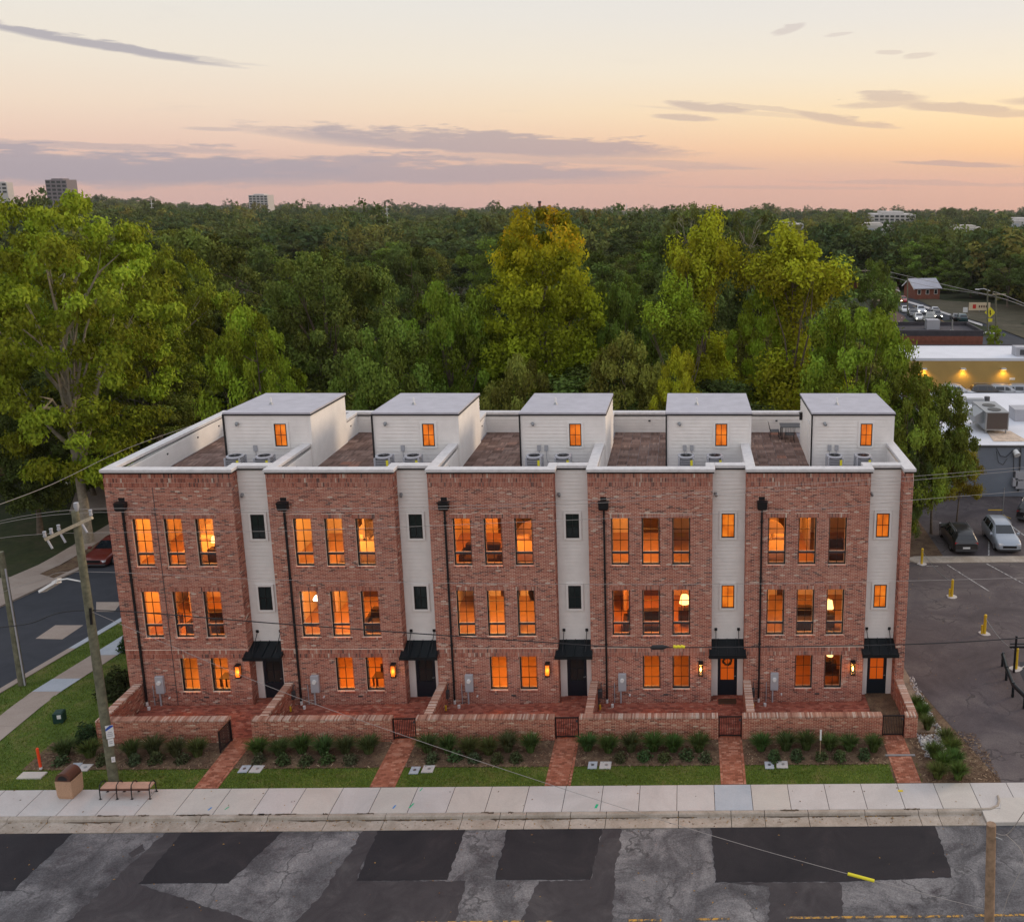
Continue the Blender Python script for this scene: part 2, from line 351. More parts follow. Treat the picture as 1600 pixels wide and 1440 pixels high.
M['lawn'] = groundmat('lawn_soil', [(.3, (.06, .10, .016)), (.5, (.09, .135, .022)), (.72, (.18, .16, .055))], .8, fine=18, finev=.4)
M['mulch'] = groundmat('mulch', [(.3, (.085, .05, .032)), (.5, (.15, .095, .06)), (.72, (.24, .17, .10))], 1.2, fine=28, finev=.5)
M['road'] = groundmat('worn_asphalt', [(.30, (.05, .048, .052)), (.46, (.115, .112, .118)), (.56, (.18, .175, .18)), (.72, (.27, .262, .262))], .42, fine=20, finev=.42, cracks=.6, cscale=.38,
                      blot=(1.3, .53, 5.0, (.052, .044, .05)))
M['patch'] = groundmat('fresh_asphalt', [(.3, (.022, .021, .025)), (.55, (.032, .030, .034)), (.75, (.055, .046, .05))], .5, fine=34, finev=.3, blot=(.5, .56, 2.5, (.06, .048, .052)))
M['patch_old'] = groundmat('older_asphalt', [(.3, (.042, .038, .042)), (.55, (.064, .058, .062)), (.75, (.10, .095, .095))], .7, fine=40, finev=.25, blot=(.9, .58, 4, (.035, .028, .034)))
M['lot'] = groundmat('lot_asphalt', [(.28, (.065, .054, .058)), (.5, (.105, .088, .092)), (.66, (.15, .128, .125)), (.8, (.24, .205, .195))], .22, fine=22, finev=.25, cracks=.6, cscale=.36)
M['street'] = groundmat('side_street_asphalt', [(.3, (.042, .045, .055)), (.7, (.062, .066, .078))], .4, fine=40, finev=.15)
M['slab'] = groundmat('concrete', [(.3, (.49, .46, .44)), (.7, (.60, .57, .55))], .5, fine=14, finev=.06, rough=.9)
M['slab_b'] = groundmat('concrete_warm', [(.3, (.49, .455, .415)), (.7, (.60, .56, .51))], .5, fine=14, finev=.06, rough=.9)
M['slab_new'] = groundmat('concrete_bluish', [(.3, (.38, .42, .47)), (.7, (.48, .51, .55))], .8, fine=14, finev=.06, rough=.9)
M['slab_tan'] = groundmat('concrete_tan', [(.3, (.33, .26, .22)), (.7, (.42, .35, .30))], .5, fine=14, finev=.08, rough=.9)
M['curb'] = groundmat('curb_concrete', [(.3, (.27, .225, .175)), (.55, (.41, .355, .30)), (.75, (.52, .46, .40))], .7, fine=14, finev=.15, rough=.9, blot=(1.5, .6, 3, (.10, .08, .06)))
M['gravel'] = groundmat('gravel', [(.3, (.20, .15, .11)), (.7, (.34, .27, .2))], 2, fine=30, finev=.4)
M['verge'] = groundmat('dry_verge', [(.3, (.06, .055, .03)), (.6, (.10, .085, .055)), (.75, (.17, .14, .10))], .2, fine=6, finev=.3)
M['line_white'] = groundmat('worn_white_paint', [(.4, (.14, .13, .14)), (.55, (.5, .49, .48))], 3, fine=20, finev=.2)
M['line_yellow'] = groundmat('worn_yellow_paint', [(.47, (.10, .095, .09)), (.56, (.55, .30, .06))], 5, fine=20, finev=.2)

# ------------------------------------------------------------------ the land and paved surfaces
def sheet(name, x0, x1, y0, y1, z, m, nx=1, kind='structure', slope=True, parent=None):
    ys = sorted({y0, y1, *[y for y in (42, 64, 185) if y0 < y < y1]}); mb = MB()
    for a_, b_ in zip(ys, ys[1:]):
        mb.quad((x0, a_, gz(a_) + z), (x1, a_, gz(a_) + z), (x1, b_, gz(b_) + z), (x0, b_, gz(b_) + z))
    o = mb.build(name, m, parent)
    if kind: o['kind'] = kind
    return o
def poly(name, pts, z, m, parent=None, kind='structure'):
    mb = MB(); mb.add([(p[0], p[1], gz(p[1]) + z) for p in pts], [tuple(range(len(pts)))])
    o = mb.build(name, m, parent)
    if kind: o['kind'] = kind
    return o
mb = MB()
ys = [-80, 0, 20, 42, 46, 50, 55, 64, 80, 100, 140, 185, 260, 400, 550, 700, 900, 1100, 1400, 1700, 2100, 2600, 4000, 7000]
xs = [-6000, -2500, -1800, -1400, -1100, -900, -700, -500, -400, -300, -200, -120, -60, -42, -25, 0, 11, 30, 60, 120, 200, 300, 420, 560, 700, 1000, 1500, 6000]
for a_, b_ in zip(ys, ys[1:]):
    for c_, d_ in zip(xs, xs[1:]):
        mb.quad(*[(x, y, gz(y) + ridge(x, y) - (.16 if y < 400 else 4)) for x, y in ((c_, a_), (d_, a_), (d_, b_), (c_, b_))])
mb.build('ground', M['land'], kind='structure')
ZR = -.13
road = sheet('road', -90, 90, 19.5, 32.38, ZR, M['road'])
P = lambda l, z=ZR: [(on(x, y, z).x, on(x, y, z).y) for x, y in l]
rag = lambda l, a=.05: [(x + rng.uniform(-a, a), y + rng.uniform(-a, a) * .5) for x, y in l]
def densify(l, step=.5):
    out = []
    for p, q in zip(l, l[1:] + l[:1]):
        n = max(1, int(math.hypot(q[0] - p[0], q[1] - p[1]) / step))
        out += [(p[0] + (q[0] - p[0]) * k / n, p[1] + (q[1] - p[1]) * k / n) for k in range(n)]
    return out
def rpatch(px, z, m, a=.05): poly('asphalt_patch', rag(densify(P(px), .16), a * .8), ZR + z, m, road, None)
rpatch([(262, 1298), (290, 1298), (217, 1381), (400, 1440), (340, 1480), (60, 1480)], .004, M['patch_old'], .09)
rpatch([(569, 1296), (594, 1295), (556, 1376), (730, 1376), (700, 1480), (420, 1480), (500, 1400)], .004, M['patch_old'], .09)
rpatch([(940, 1292), (973, 1293), (960, 1370), (953, 1480), (800, 1480), (840, 1376), (922, 1374)], .004, M['patch_old'], .09)
rpatch([(1118, 1378), (1312, 1378), (1327, 1480), (1200, 1480), (1203, 1384)], .004, M['patch_old'], .09)
rpatch([(-160, 1300), (117, 1298), (20, 1392), (-260, 1394)], .008, M['patch'])
rpatch([(287, 1298), (444, 1297), (357, 1379), (217, 1380)], .008, M['patch'])
rpatch([(592, 1294), (728, 1293), (699, 1374), (557, 1376)], .008, M['patch'])
rpatch([(794, 1292), (942, 1291), (922, 1374), (773, 1374)], .008, M['patch'])
rpatch([(1111, 1290), (1462, 1290), (1488, 1370), (1312, 1377), (1118, 1378)], .008, M['patch'])
rpatch([(200, 1333), (222, 1318), (226, 1328), (206, 1339)], .008, M['patch_old'], .03)
lines = MB()
for x0, x1, yy in [(-14, -12.6, 27.72), (-9.0, -5.4, 27.78), (-5.0, -4.4, 27.76), (-1.9, -.8, 27.78), (.3, 1.5, 27.8), (3.4, 9.4, 27.82), (4.6, 7.2, 27.52), (9.8, 12.5, 27.84), (-24, -17, 27.75), (-7.2, -5.6, 27.5)]:
    lines.quad((x0, yy - .05, ZR + .012), (x1, yy - .05, ZR + .012), (x1, yy + .05, ZR + .012), (x0, yy + .05, ZR + .012))
lines.build('center_line', M['line_yellow'], road)
# front sidewalk, slab by slab
walk = obj('sidewalk', None, kind='structure')
mb = MB(); mb.box(-31.86, 27, 33.24, 34.88, -.15, -.016); mb.build('joint_bed', M['patch_old'], walk)
slabm = []
for mm in ('slab', 'slab_b', 'slab_new'):
    b = MB(); b.bevbox(.011, 1.489, 33.262, 34.862, -.02, 0, .008); slabm.append(b.mesh('sidewalk_slab', M[mm]))
for k in range(-22, 17):
    x = 1.16 + 1.5 * k
    if x > 12.4 and x < 25: pass
    obj('sidewalk_slab', slabm[2] if k == 0 else slabm[0] if rng.random() < .6 else slabm[1], walk, (x, 0, 0))
# curb and gutter, stone by stone
curb = obj('curb', None, kind='structure')
js = [-31.86] + [on(px, 1283, -.06).x for px in (-60, 10, 73, 190, 310, 415, 509, 599, 720, 779, 820, 890, 946, 1060, 1143, 1196, 1265, 1355, 1440)] + [9.9, 11.64]
for a_, b_ in zip(js, js[1:]):
    g = .012; b = MB()
    sec = lambda x: [(x, 33.25, -.2), (x, 33.25, -.004), (x, 33.10, -.004), (x, 33.06, -.03), (x, 33.03, -.118), (x, 32.40, -.104), (x, 32.40, -.2)]
    b.loft([sec(a_ + g), sec(b_ - g)], sm=False); b.build('curb_stone', M['curb'], curb)
dirt = groundmat('gutter_dirt', [(.35, (.07, .05, .035)), (.7, (.16, .12, .085))], 3, fine=30, finev=.4)
for k in range(26):
    x = rng.uniform(-27, 10); L = rng.uniform(.3, 2.2); b = MB(); n = 10; top = [(x + L * q / n, 33.015, -.108) for q in range(n + 1)]; bot = [(x + L * q / n, 33.0 - rng.uniform(.01, .10) * math.sin(math.pi * (q + .3) / (n + .6)), -.113) for q in range(n + 1)]
    b.add(top + bot, [(q, n + 1 + q, n + 2 + q, q + 1) for q in range(n)]); b.build('gutter_dirt', dirt, curb)
for k in range(14):
    x = rng.uniform(-27, 10); L = rng.uniform(.2, .9); b = MB(); n = 8; top = [(x + L * q / n, 33.245 + rng.uniform(.0, .05), .003) for q in range(n + 1)]; bot = [(x + L * q / n, 33.23 - rng.uniform(.0, .07), .003) for q in range(n + 1)]
    b.add(top + bot, [(q, n + 1 + q, n + 2 + q, q + 1) for q in range(n)]); b.build('gutter_dirt', dirt, curb)
# driveway apron on the right
ap = poly('driveway_apron', [(11.65, 32.4), (12.2, 32.9), (12.45, 33.3), (12.6, 33.9), (27, 33.9), (27, 32.4)], .006, M['slab_b'])
b = MB(); b.box(11.65, 27, 32.4, 33.24, -.2, -.006); b.build('apron_base', M['slab_b'], ap)
pts = [(11.4, 33.17), (12.0, 33.2), (12.35, 33.4), (12.5, 33.7), (12.55, 34.0)]
b = MB(); b.tube([(x, y, 0) for x, y in pts], .05, 6); b.build('apron_edge', M['curb'], ap)
# lawns, beds, gravel
grassz = -.03
lawn = sheet('lawn', -30.0, 10.2, 34.88, 36.2, grassz, M['lawn'])
lawn2 = sheet('lawn', -30.0, -25.5, 36.2, 56, grassz, M['lawn'])
lawn3 = sheet('lawn', -32.75, -31.3, 34.9, 100, grassz, M['lawn'])
sheet('lawn', -43.6, -42.0, 58, 130, -.02, M['mulch']); sheet('leaf_litter', -70, -45.1, 40, 130, -.03, M['land'])
sheet('mulch_bed', -27.6, 10.5, 36.2, 38.2, -.012, M['mulch'])
sheet('mulch_bed', 8.6, 13.2, 34.88, 44.0, -.02, M['mulch']); sheet('gravel_strip', 10.2, 11.2, 38.5, 54, -.008, M['gravel'])
lot = poly('parking_lot', [(13.0, 34.87), (40, 34.87), (40, 42), (11.35, 42), (11.9, 39.5)], -.01, M['lot'])
lotb = sheet('parking_lot', 11.0, 60, 42, 82, -.01, M['lot'])
poly('asphalt_patch', [(17.6, 37.2), (40, 37.2), (40, 42), (16.6, 42), (16.9, 39)], -.003, M['street'], lot, None); poly('asphalt_patch', [(16.6, 42), (40, 42), (40, 45.5), (17.4, 45.5), (16.9, 44)], -.003, M['street'], lotb, None)
stripe = MB()
def stripe_px(b, p, q, w=.1, z=.004):
    p, q = gr(*p), gr(*q); d = (q - p); d.z = 0; d.normalize(); nn = Vector((-d.y, d.x, 0)) * w / 2
    n = 6
    for k in range(n):
        a_, c_ = p.lerp(q, k / n), p.lerp(q, (k + 1) / n)
        f = lambda v: (v.x, v.y, gz(v.y) + z)
        b.quad(f(a_ - nn), f(c_ - nn), f(c_ + nn), f(a_ + nn))
for p, q in [((1480, 882), (1545, 923)), ((1541, 880), (1600, 912)), ((1545, 845), (1545, 868)), ((1440, 884), (1466, 884)), ((1585, 1048), (1602, 1040)), ((1568, 812), (1600, 836))]: stripe_px(stripe, p, q)
stripe.build('parking_line', M['line_white'], lotb)
sheet('rear_lot', 20, 70, 98, 118.4, .0, M['lot'])
# kerbed island that ends the front lot
isl = MB(); xs_ = [15.9, 16.4, 30, 60]
z0 = gz(64); isl.prism([(15.9, 63.7), (16.3, 63.35), (60, 63.6), (60, 64.3), (16.4, 64.5), (15.9, 64.2)], z0 - .1, z0 + .13)
isl.build('island_curb', M['curb'], kind='structure')
sheet('planting_strip', 11.0, 18.6, 64.5, 82, .02, M['mulch'])
# the side street on the left
sheet('side_street', -41.6, -33.1, 20, 130, -.1, M['street'])
for l in ([(55, 995), (97, 996), (130, 974), (86, 974)], [(150, 953), (178, 953), (190, 938), (150, 938)]):
    q = [gr(x, y) for x, y in l]; poly('asphalt_patch', [(p.x, p.y) for p in q], -.09, M['slab_tan'])
for nm, x0, x1 in (('side_curb', -33.1, -32.72), ('side_curb', -42.0, -41.6)):
    k = 0; y = 33.0; cs = obj(nm, None, kind='structure')
    while y < 100:
        b = MB(); y1 = y + 3.0
        b.add([(x0, y + .012, gz(y) - .2), (x1, y + .012, gz(y) - .2), (x1, y1, gz(y1) - .2), (x0, y1, gz(y1) - .2), (x0, y + .012, gz(y) + .01), (x1, y + .012, gz(y) + .01), (x1, y1, gz(y1) + .01), (x0, y1, gz(y1) + .01)],
              [(4, 5, 6, 7), (0, 1, 5, 4), (1, 2, 6, 5), (3, 0, 4, 7)])
        b.build('curb_stone', M['slab_new'] if (47.5 < y < 54 and x0 > -35) else M['slab_tan'], cs); y = y1; k += 1
for nm, x0, x1, y0, y1 in (('side_sidewalk', -31.32, -29.95, 34.9, 64.0), ('side_sidewalk', -45.1, -43.6, 56, 110)):
    sw = obj(nm, None, kind='structure'); y = y0; k = 0
    while y < y1:
        L = 1.52; b = MB()
        b.add([(x0, y + .01, gz(y)), (x1, y + .01, gz(y)), (x1, y + L, gz(y + L)), (x0, y + L, gz(y + L)), (x0, y + .01, gz(y) - .1), (x1, y + .01, gz(y) - .1)], [(0, 1, 2, 3), (4, 5, 1, 0)])
        mm = M['slab_new'] if (x0 > -35 and (41.0 < y < 42.6 or 47.0 < y < 50.5)) else M['slab_tan']
        b.build('sidewalk_slab', mm, sw); y += L; k += 1
poly('driveway_apron', [(-42.0, 50), (-42.0, 60.5), (-43.6, 61.5), (-47, 60), (-47, 50)], .0, M['slab_tan'])
q = [gr(x, y) for x, y in [(75, 790), (100, 745), (180, 752), (200, 790)]]
q = [gr(x, y) for x, y in [(108, 800), (185, 797), (200, 768), (170, 752), (120, 764)]]; poly('driveway', [(p.x, p.y) for p in q], .03, M['slab_tan'])

# ------------------------------------------------------------------ brickwork
def bricks(mb, O, U, V, Nn, W, H, mode='run', holes=(), proud=.012, bl=.199, bh=.0535, j=.0145, phase=0.0):
    O, U, V, Nn = (np.array(q, float) for q in (O, U, V, Nn))
    pu, pv = (bl + j, bh + j) if mode == 'run' else (bh + j, bl + j) if mode == 'soldier' else (bl + j, bh + j)
    sx_, sy_ = pu - j, pv - j
    rows = int(math.ceil(H / pv - 1e-6)); V_, F_, A_ = mb.v, mb.f, mb.a
    for r_ in range(rows):
        v0, v1 = r_ * pv, min(r_ * pv + sy_, H)
        if v1 - v0 < .015: continue
        off = (pu * .5 if (mode == 'run' and r_ % 2) else 0) + phase
        u = -off
        while u < W:
            segs = [(max(u, 0), min(u + sx_, W))]
            for h in holes:
                if v0 < h[3] - .02 and v1 > h[2] + .02:
                    ns = []
                    for s0, s1 in segs:
                        if s1 <= h[0] or s0 >= h[1]: ns.append((s0, s1))
                        else:
                            if s0 < h[0] - .02: ns.append((s0, h[0]))
                            if s1 > h[1] + .02: ns.append((h[1], s1))
                    segs = ns
            for s0, s1 in segs:
                if s1 - s0 < .02: continue
                q = proud + rng.uniform(-.003, .003); b = len(V_); a_ = rng.random()
                for k in (0, 1):
                    for (uu, vv) in ((s0, v0), (s1, v0), (s1, v1), (s0, v1)):
                        p = O + U * uu + V * vv + Nn * (q if k else 0); V_.append((p[0], p[1], p[2]))
                for f in ((4, 5, 6, 7), (0, 1, 5, 4), (1, 2, 6, 5), (2, 3, 7, 6), (3, 0, 4, 7)):
                    F_.append(tuple(b + i for i in f)); A_.append(a_); mb.mi.append(0); mb.sm.append(False)
            u += pu
def holed_wall(mb, x0, x1, z0, z1, y, holes, t=.3, mi=0):
    xs = sorted({x0, x1, *[h[0] for h in holes], *[h[1] for h in holes]}); zs = sorted({z0, z1, *[h[2] for h in holes], *[h[3] for h in holes]})
    for a_, b_ in zip(xs, xs[1:]):
        for c_, d_ in zip(zs, zs[1:]):
            mx, mz = (a_ + b_) / 2, (c_ + d_) / 2
            if any(h[0] < mx < h[1] and h[2] < mz < h[3] for h in holes): continue
            mb.quad((a_, y, c_), (b_, y, c_), (b_, y, d_), (a_, y, d_), mi=mi)
            mb.quad((b_, y + t, c_), (a_, y + t, c_), (a_, y + t, d_), (b_, y + t, d_), mi=mi)
    for h in holes:
        a_, b_, c_, d_ = h
        mb.quad((a_, y, c_), (a_, y, d_), (a_, y + t, d_), (a_, y + t, c_), mi=mi); mb.quad((b_, y, d_), (b_, y, c_), (b_, y + t, c_), (b_, y + t, d_), mi=mi)
        mb.quad((a_, y, c_), (a_, y + t, c_), (b_, y + t, c_), (b_, y, c_), mi=mi); mb.quad((a_, y, d_), (b_, y, d_), (b_, y + t, d_), (a_, y + t, d_), mi=mi)

CACHE = {}
def cached(key, fn):
    if key not in CACHE: CACHE[key] = fn()
    return CACHE[key]
# lap-siding board, one metre long, along +x, facing -y
b = MB(); b.add([(0, -.034, 0), (1, -.034, 0), (1, -.006, .175), (0, -.006, .175), (0, 0, 0), (1, 0, 0)], [(0, 1, 2, 3), (4, 5, 1, 0), (0, 3, 4), (1, 5, 2)])
BOARD = b.mesh('siding_board', M['white'])
EXPO = .178
def board(parent, x, y, z, L, rz=0.0, h=1.0):
    o = obj('siding_board', BOARD, parent, (x, y, z), rz); o.scale = (L, 1, h); return o
def clad(parent, x0, x1, y, z0, z1, holes=()):
    z = z0
    while z < z1 - .02:
        h = min(1.0, (z1 - z) / .175); segs = [(x0, x1)]
        for a_, b_, c_, d_ in holes:
            if z < d_ and z + .17 * h > c_:
                segs = [q for s0, s1 in segs for q in ((s0, min(s1, a_)), (max(s0, b_), s1)) if q[1] - q[0] > .02]
        for s0, s1 in segs: board(parent, s0, y, z, s1 - s0, 0, h)
        z += EXPO
def clad_x(parent, x, y0, y1, z0, z1, face):
    z = z0
    while z < z1 - .02:
        h = min(1.0, (z1 - z) / .175)
        if face > 0: board(parent, x, y0, z, y1 - y0, R(90), h)          # faces +x
        else: board(parent, x, y1, z, y1 - y0, R(-90), h)
        z += EXPO

# window kit: frame with panes, rails and muntins as sub-parts
def window(parent, x0, x1, z0, z1, y, rail=None, cols=2, rows=3, glassm='glass', lowrows=1, name='window', fr=.045, trim=None):
    W, Hh = round(x1 - x0, 3), round(z1 - z0, 3); key = (W, Hh, rail and round(rail - z0, 3), cols, rows)
    def mk():
        b = MB(); d0, d1 = 0, .07
        b.box(0, fr, d0, d1, 0, Hh); b.box(W - fr, W, d0, d1, 0, Hh); b.box(fr, W - fr, d0, d1, 0, fr); b.box(fr, W - fr, d0, d1, Hh - fr, Hh)
        return b.mesh('window', M['frame'])
    w = obj(name, cached(('fr',) + key, mk), parent, (x0, y, z0))
    rr = (rail - z0) if rail else None
    spans = [(fr, Hh - fr, rows)] if rr is None else [(fr, rr - .06, lowrows), (rr + .06, Hh - fr, rows)]
    if rr is not None:
        def mk2():
            b = MB(); b.box(fr, W - fr, .005, .065, -.06, .045, mi=0); b.box(fr, W - fr, .01, .06, .045, .06, mi=1); return b.mesh('meeting_rail', [M['bronze'], M['sill']])
        obj('meeting_rail', cached(('rail', W), mk2), w, (0, 0, rr))
    for (a_, b_, n) in spans:
        ph = (b_ - a_) / n; pw = (W - 2 * fr) / cols
        pm = cached(('pane', round(pw, 3), round(ph, 3), glassm), lambda: (lambda q: (q.quad((0, 0, 0), (pw, 0, 0), (pw, 0, ph), (0, 0, ph)), q.mesh('pane', M[glassm]))[1])(MB()))
        for r_ in range(n):
            for c_ in range(cols): obj('pane', pm, w, (fr + c_ * pw, .045, a_ + r_ * ph))
        def mk3():
            b = MB()
            for c_ in range(1, cols): b.box(fr + c_ * pw - .011, fr + c_ * pw + .011, .025, .06, 0, b_ - a_)
            for r_ in range(1, n): b.box(fr, W - fr, .027, .058, r_ * ph - .011, r_ * ph + .011)
            return b.mesh('muntin', M['frame'])
        obj('muntin', cached(('mun', W, round(b_ - a_, 3), n, cols), mk3), w, (0, 0, a_))
    if trim is None:
        def mk4():
            b = MB(); b.box(fr, W - fr, .07, .16, 0, fr + .035); b.box(.0, fr + .02, .075, .2, 0, Hh); b.box(W - fr - .02, W, .075, .2, 0, Hh); return b.mesh('sill', M['sill'])
        obj('sill', cached(('sill', W, Hh), mk4), w, (0, 0, 0))
    else:
        def mk5():
            b = MB(); t = .1; b.box(-t, 0, .0, .085, -t, Hh + t); b.box(W, W + t, .0, .085, -t, Hh + t); b.box(0, W, .0, .085, Hh, Hh + t); b.box(0, W, -.012, .085, -t, 0); return b.mesh('casing', M['trim'])
        obj('casing', cached(('cas', W, Hh), mk5), w, (0, 0, 0))
    return w

M['tile'] = bpy.data.materials.new('deck_tile_wood'); M['tile'].use_nodes = True
t = M['tile'].node_tree; b = t.nodes['Principled BSDF']; b.inputs['Roughness'].default_value = .85
oi = N(t, 'ShaderNodeObjectInfo'); at_ = N(t, 'ShaderNodeAttribute', attribute_name='v')
c = RAMP(t, oi.outputs['Random'], [(0, (.15, .085, .065)), (.35, (.21, .125, .10)), (.7, (.26, .165, .135)), (.93, (.30, .20, .165)), (1, (.33, .15, .10))])
t.links.new(MIX(t, 1.0, c, RAMP(t, at_.outputs['Fac'], [(0, (.62,) * 3), (1, (1.35,) * 3)]), 'MULTIPLY'), b.inputs['Base Color'])
TILES = []
for q in range(4):
    b = MB()
    for k in range(6):
        b.box(.008 + k * .082, .008 + k * .082 + .07, .006, .494, .012, .04, a=rng.random(), skip='b')
    b.box(.0, .5, .06, .09, 0, .012, a=.1, skip='b'); b.box(0, .5, .4, .43, 0, .012, a=.1, skip='b')
    TILES.append(b.mesh('deck_tile', M['tile']))

UX = [-25.85 + 7.15 * i for i in range(5)]
YF = 41.25
WORDS = ['leftmost', 'second', 'middle', 'fourth', 'rightmost']
TL = ['leftmost red brick townhouse beside the side street, its stair windows dark', 'second brick townhouse from the left, bright chandelier behind its middle floor',
      'middle red brick townhouse of the row of five, all its front windows glowing', 'fourth brick townhouse from the left, with lit door and wreath under its canopy',
      'rightmost red brick townhouse at the parking lot, ending in a brick pier']
W3 = [(1.01, 1.83), (2.40, 3.22), (3.79, 4.61)]
def townhouse(i):
    T = thing('townhouse', TL[i], 'townhouse', (UX[i], YF, 0), 0, 'row of brick townhouses')
    last = i == 4
    end = 7.12 if last else 7.15
    # openings in the brick bay
    op = [(a_, b_, 6.83, 9.12) for a_, b_ in W3] + [(a_, b_, 3.33, 5.62) for a_, b_ in W3] + [(a_, b_, .60, 2.32) for a_, b_ in W3[1:]]
    scup = (.55, .83, 9.95, 10.12)
    w = MB(); holed_wall(w, 0, 5.6, -.3, 11.22, 0, op, .3)
    w.quad((5.6, 0, -.3), (5.6, .6, -.3), (5.6, .6, 11.22), (5.6, 0, 11.22)); w.quad((0, .6, -.3), (0, 0, -.3), (0, 0, 11.22), (0, .6, 11.22))
    w.quad((0, 0, 11.22), (5.6, 0, 11.22), (5.6, .3, 11.22), (0, .3, 11.22))
    if last:
        w.box(7.12, 7.54, 0, .6, -.3, 11.22)
    w.build('wall', M['mortar'], T)
    bk = MB(); X, Z = (1, 0, 0), (0, 0, 1); F = (0, -1, 0)
    lint = [(a_ - .1, b_ + .1, d_, d_ + .205) for a_, b_, c_, d_ in op if c_ > 1]
    sil = [(a_ - .06, b_ + .06, c_ - .105, c_) for a_, b_, c_, d_ in op]
    holes = op + lint + sil + [(-1, 9, 2.32, 2.72), (-1, 9, 10.62, 12), scup]
    sh = lambda l, z: [(a_, b_, c_ - z, d_ - z) for a_, b_, c_, d_ in l]
    bricks(bk, (0, 0, -.3), X, Z, F, 5.6, 10.92, 'run', sh(holes, -.3))
    bricks(bk, (0, 0, 10.62), X, Z, F, 5.6, .60, 'soldier', bl=.19, proud=.02)
    bricks(bk, (0, 0, 2.32), X, Z, F, 5.6, .40, 'soldier', bl=.19, proud=.018)
    for a_, b_, c_, d_ in lint: bricks(bk, (a_, 0, c_), X, Z, F, b_ - a_, .205, 'soldier', bl=.195, proud=.016)
    for a_, b_, c_, d_ in sil: bricks(bk, (a_, 0, c_), X, Z, F, b_ - a_, .105, 'soldier', bl=.095, proud=.05)
    bricks(bk, (5.6, 0, -.3), (0, 1, 0), Z, (1, 0, 0), .6, 10.92); bricks(bk, (5.6, 0, 10.62), (0, 1, 0), Z, (1, 0, 0), .6, .6, 'soldier', bl=.19)
    bricks(bk, (0, .6, -.3), (0, -1, 0), Z, (-1, 0, 0), .6, 10.92); bricks(bk, (0, .6, 10.62), (0, -1, 0), Z, (-1, 0, 0), .6, .6, 'soldier', bl=.19)
    if last:
        bricks(bk, (7.12, 0, -.3), X, Z, F, .42, 10.92); bricks(bk, (7.12, 0, 10.62), X, Z, F, .42, .6, 'soldier', bl=.19, proud=.02)
        bricks(bk, (7.12, .6, -.3), (0, -1, 0), Z, (-1, 0, 0), .6, 11.5); bricks(bk, (7.54, 0, -.3), (0, 1, 0), Z, (1, 0, 0), 11.4, 11.3)
    if i == 0: bricks(bk, (0, 11.4, -.3), (0, -1, 0), Z, (-1, 0, 0), 10.8, 11.3)
    bk.build('brickwork', M['brick'], T, kind='stuff')
    if i == 0: b = MB(); b.box(2.10, 2.125, -.022, 0, -.1, 10.6); b.build('movement_joint', M['dgrey'], T)
    # closed shell behind
    s = MB()
    if i == 0: s.box(0.0, .28, .6, 11.4, -3.5, 11.0)
    if last: s.box(7.26, 7.54, .6, 11.4, -3.5, 11.0)
    s.box(0.28, 7.15 if not last else 7.26, 11.12, 11.4, -3.5, 11.0)
    s.box(5.6, 7.15 if not last else 7.12, .62, .7, 2.3, 11.1)
    s.build('rear_wall', M['mortar'], T)
    # recess, clad in lap siding
    w3, w2 = (6.05, 6.66, 7.95, 9.12), (6.08, 6.68, 4.45, 5.6)
    clad(T, 5.615, end - .01, .62, 2.3, 11.2, [w3, w2])
    lit = i >= 3
    for q in (w3, w2):
        window(T, q[0], q[1], q[2], q[3], .53, None, 2, 2, 'litpane' if lit else 'glassdk', trim=1)
    b = MB(); b.box(5.615, 5.93, .56, .62, -.12, 2.3); b.box(6.86, end - .01, .56, .62, -.12, 2.3); b.box(5.93, 6.86, .58, .62, 2.12, 2.3); b.build('door_surround', M['trim'], T)
    litd = i >= 3
    b = MB()
    b.box(5.94, 6.07, .60, .65, -.1, 2.1); b.box(6.72, 6.85, .60, .65, -.1, 2.1); b.box(6.07, 6.72, .60, .65, -.1, .72); b.box(6.07, 6.72, .60, .65, 1.97, 2.1)
    d = b.build('door', M['door'], T)
    for r_ in range(2):
        for c_ in range(2):
            b = MB(); b.quad((6.07 + c_ * .325 + .008, .63, .72 + r_ * .625 + .008), (6.07 + c_ * .325 + .317, .63, .72 + r_ * .625 + .008), (6.07 + c_ * .325 + .317, .63, .72 + r_ * .625 + .617), (6.07 + c_ * .325 + .008, .63, .72 + r_ * .625 + .617))
            b.build('pane', M['litdoor' if litd else 'glassdk'], d)
    b = MB(); b.box(6.385, 6.405, .61, .64, .72, 1.97); b.box(6.07, 6.72, .612, .638, 1.335, 1.355); b.build('muntin', M['door'], d)
    b = MB(); b.tube([(6.79, .60, .95), (6.79, .54, .95)], .018, 6); b.tube([(6.79, .54, .95), (6.70, .54, .95)], .014, 6); b.build('handle', M['mgrey'], d)
    # canopy on hung rods
    b = MB(); x0, x1 = 5.5, 7.22
    yb, zb, yf, zf = .59, 2.86, -.36, 2.50
    if last: x1 = 7.2
    b.quad((x0, yf, zf), (x1, yf, zf), (x1, yb, zb), (x0, yb, zb)); b.quad((x0, yb, zb - .07), (x1, yb, zb - .07), (x1, yf, zf - .07), (x0, yf, zf - .07))
    b.box(x0 - .02, x1 + .02, yf - .03, yf, zf - .15, zf + .02); b.quad((x0, yb, zb), (x0, yb, zb - .15), (x0, yf, zf - .15), (x0, yf, zf)); b.quad((x1, yf, zf), (x1, yf, zf - .15), (x1, yb, zb - .15), (x1, yb, zb))
    cn = b.build('canopy', M['canopy'], T)
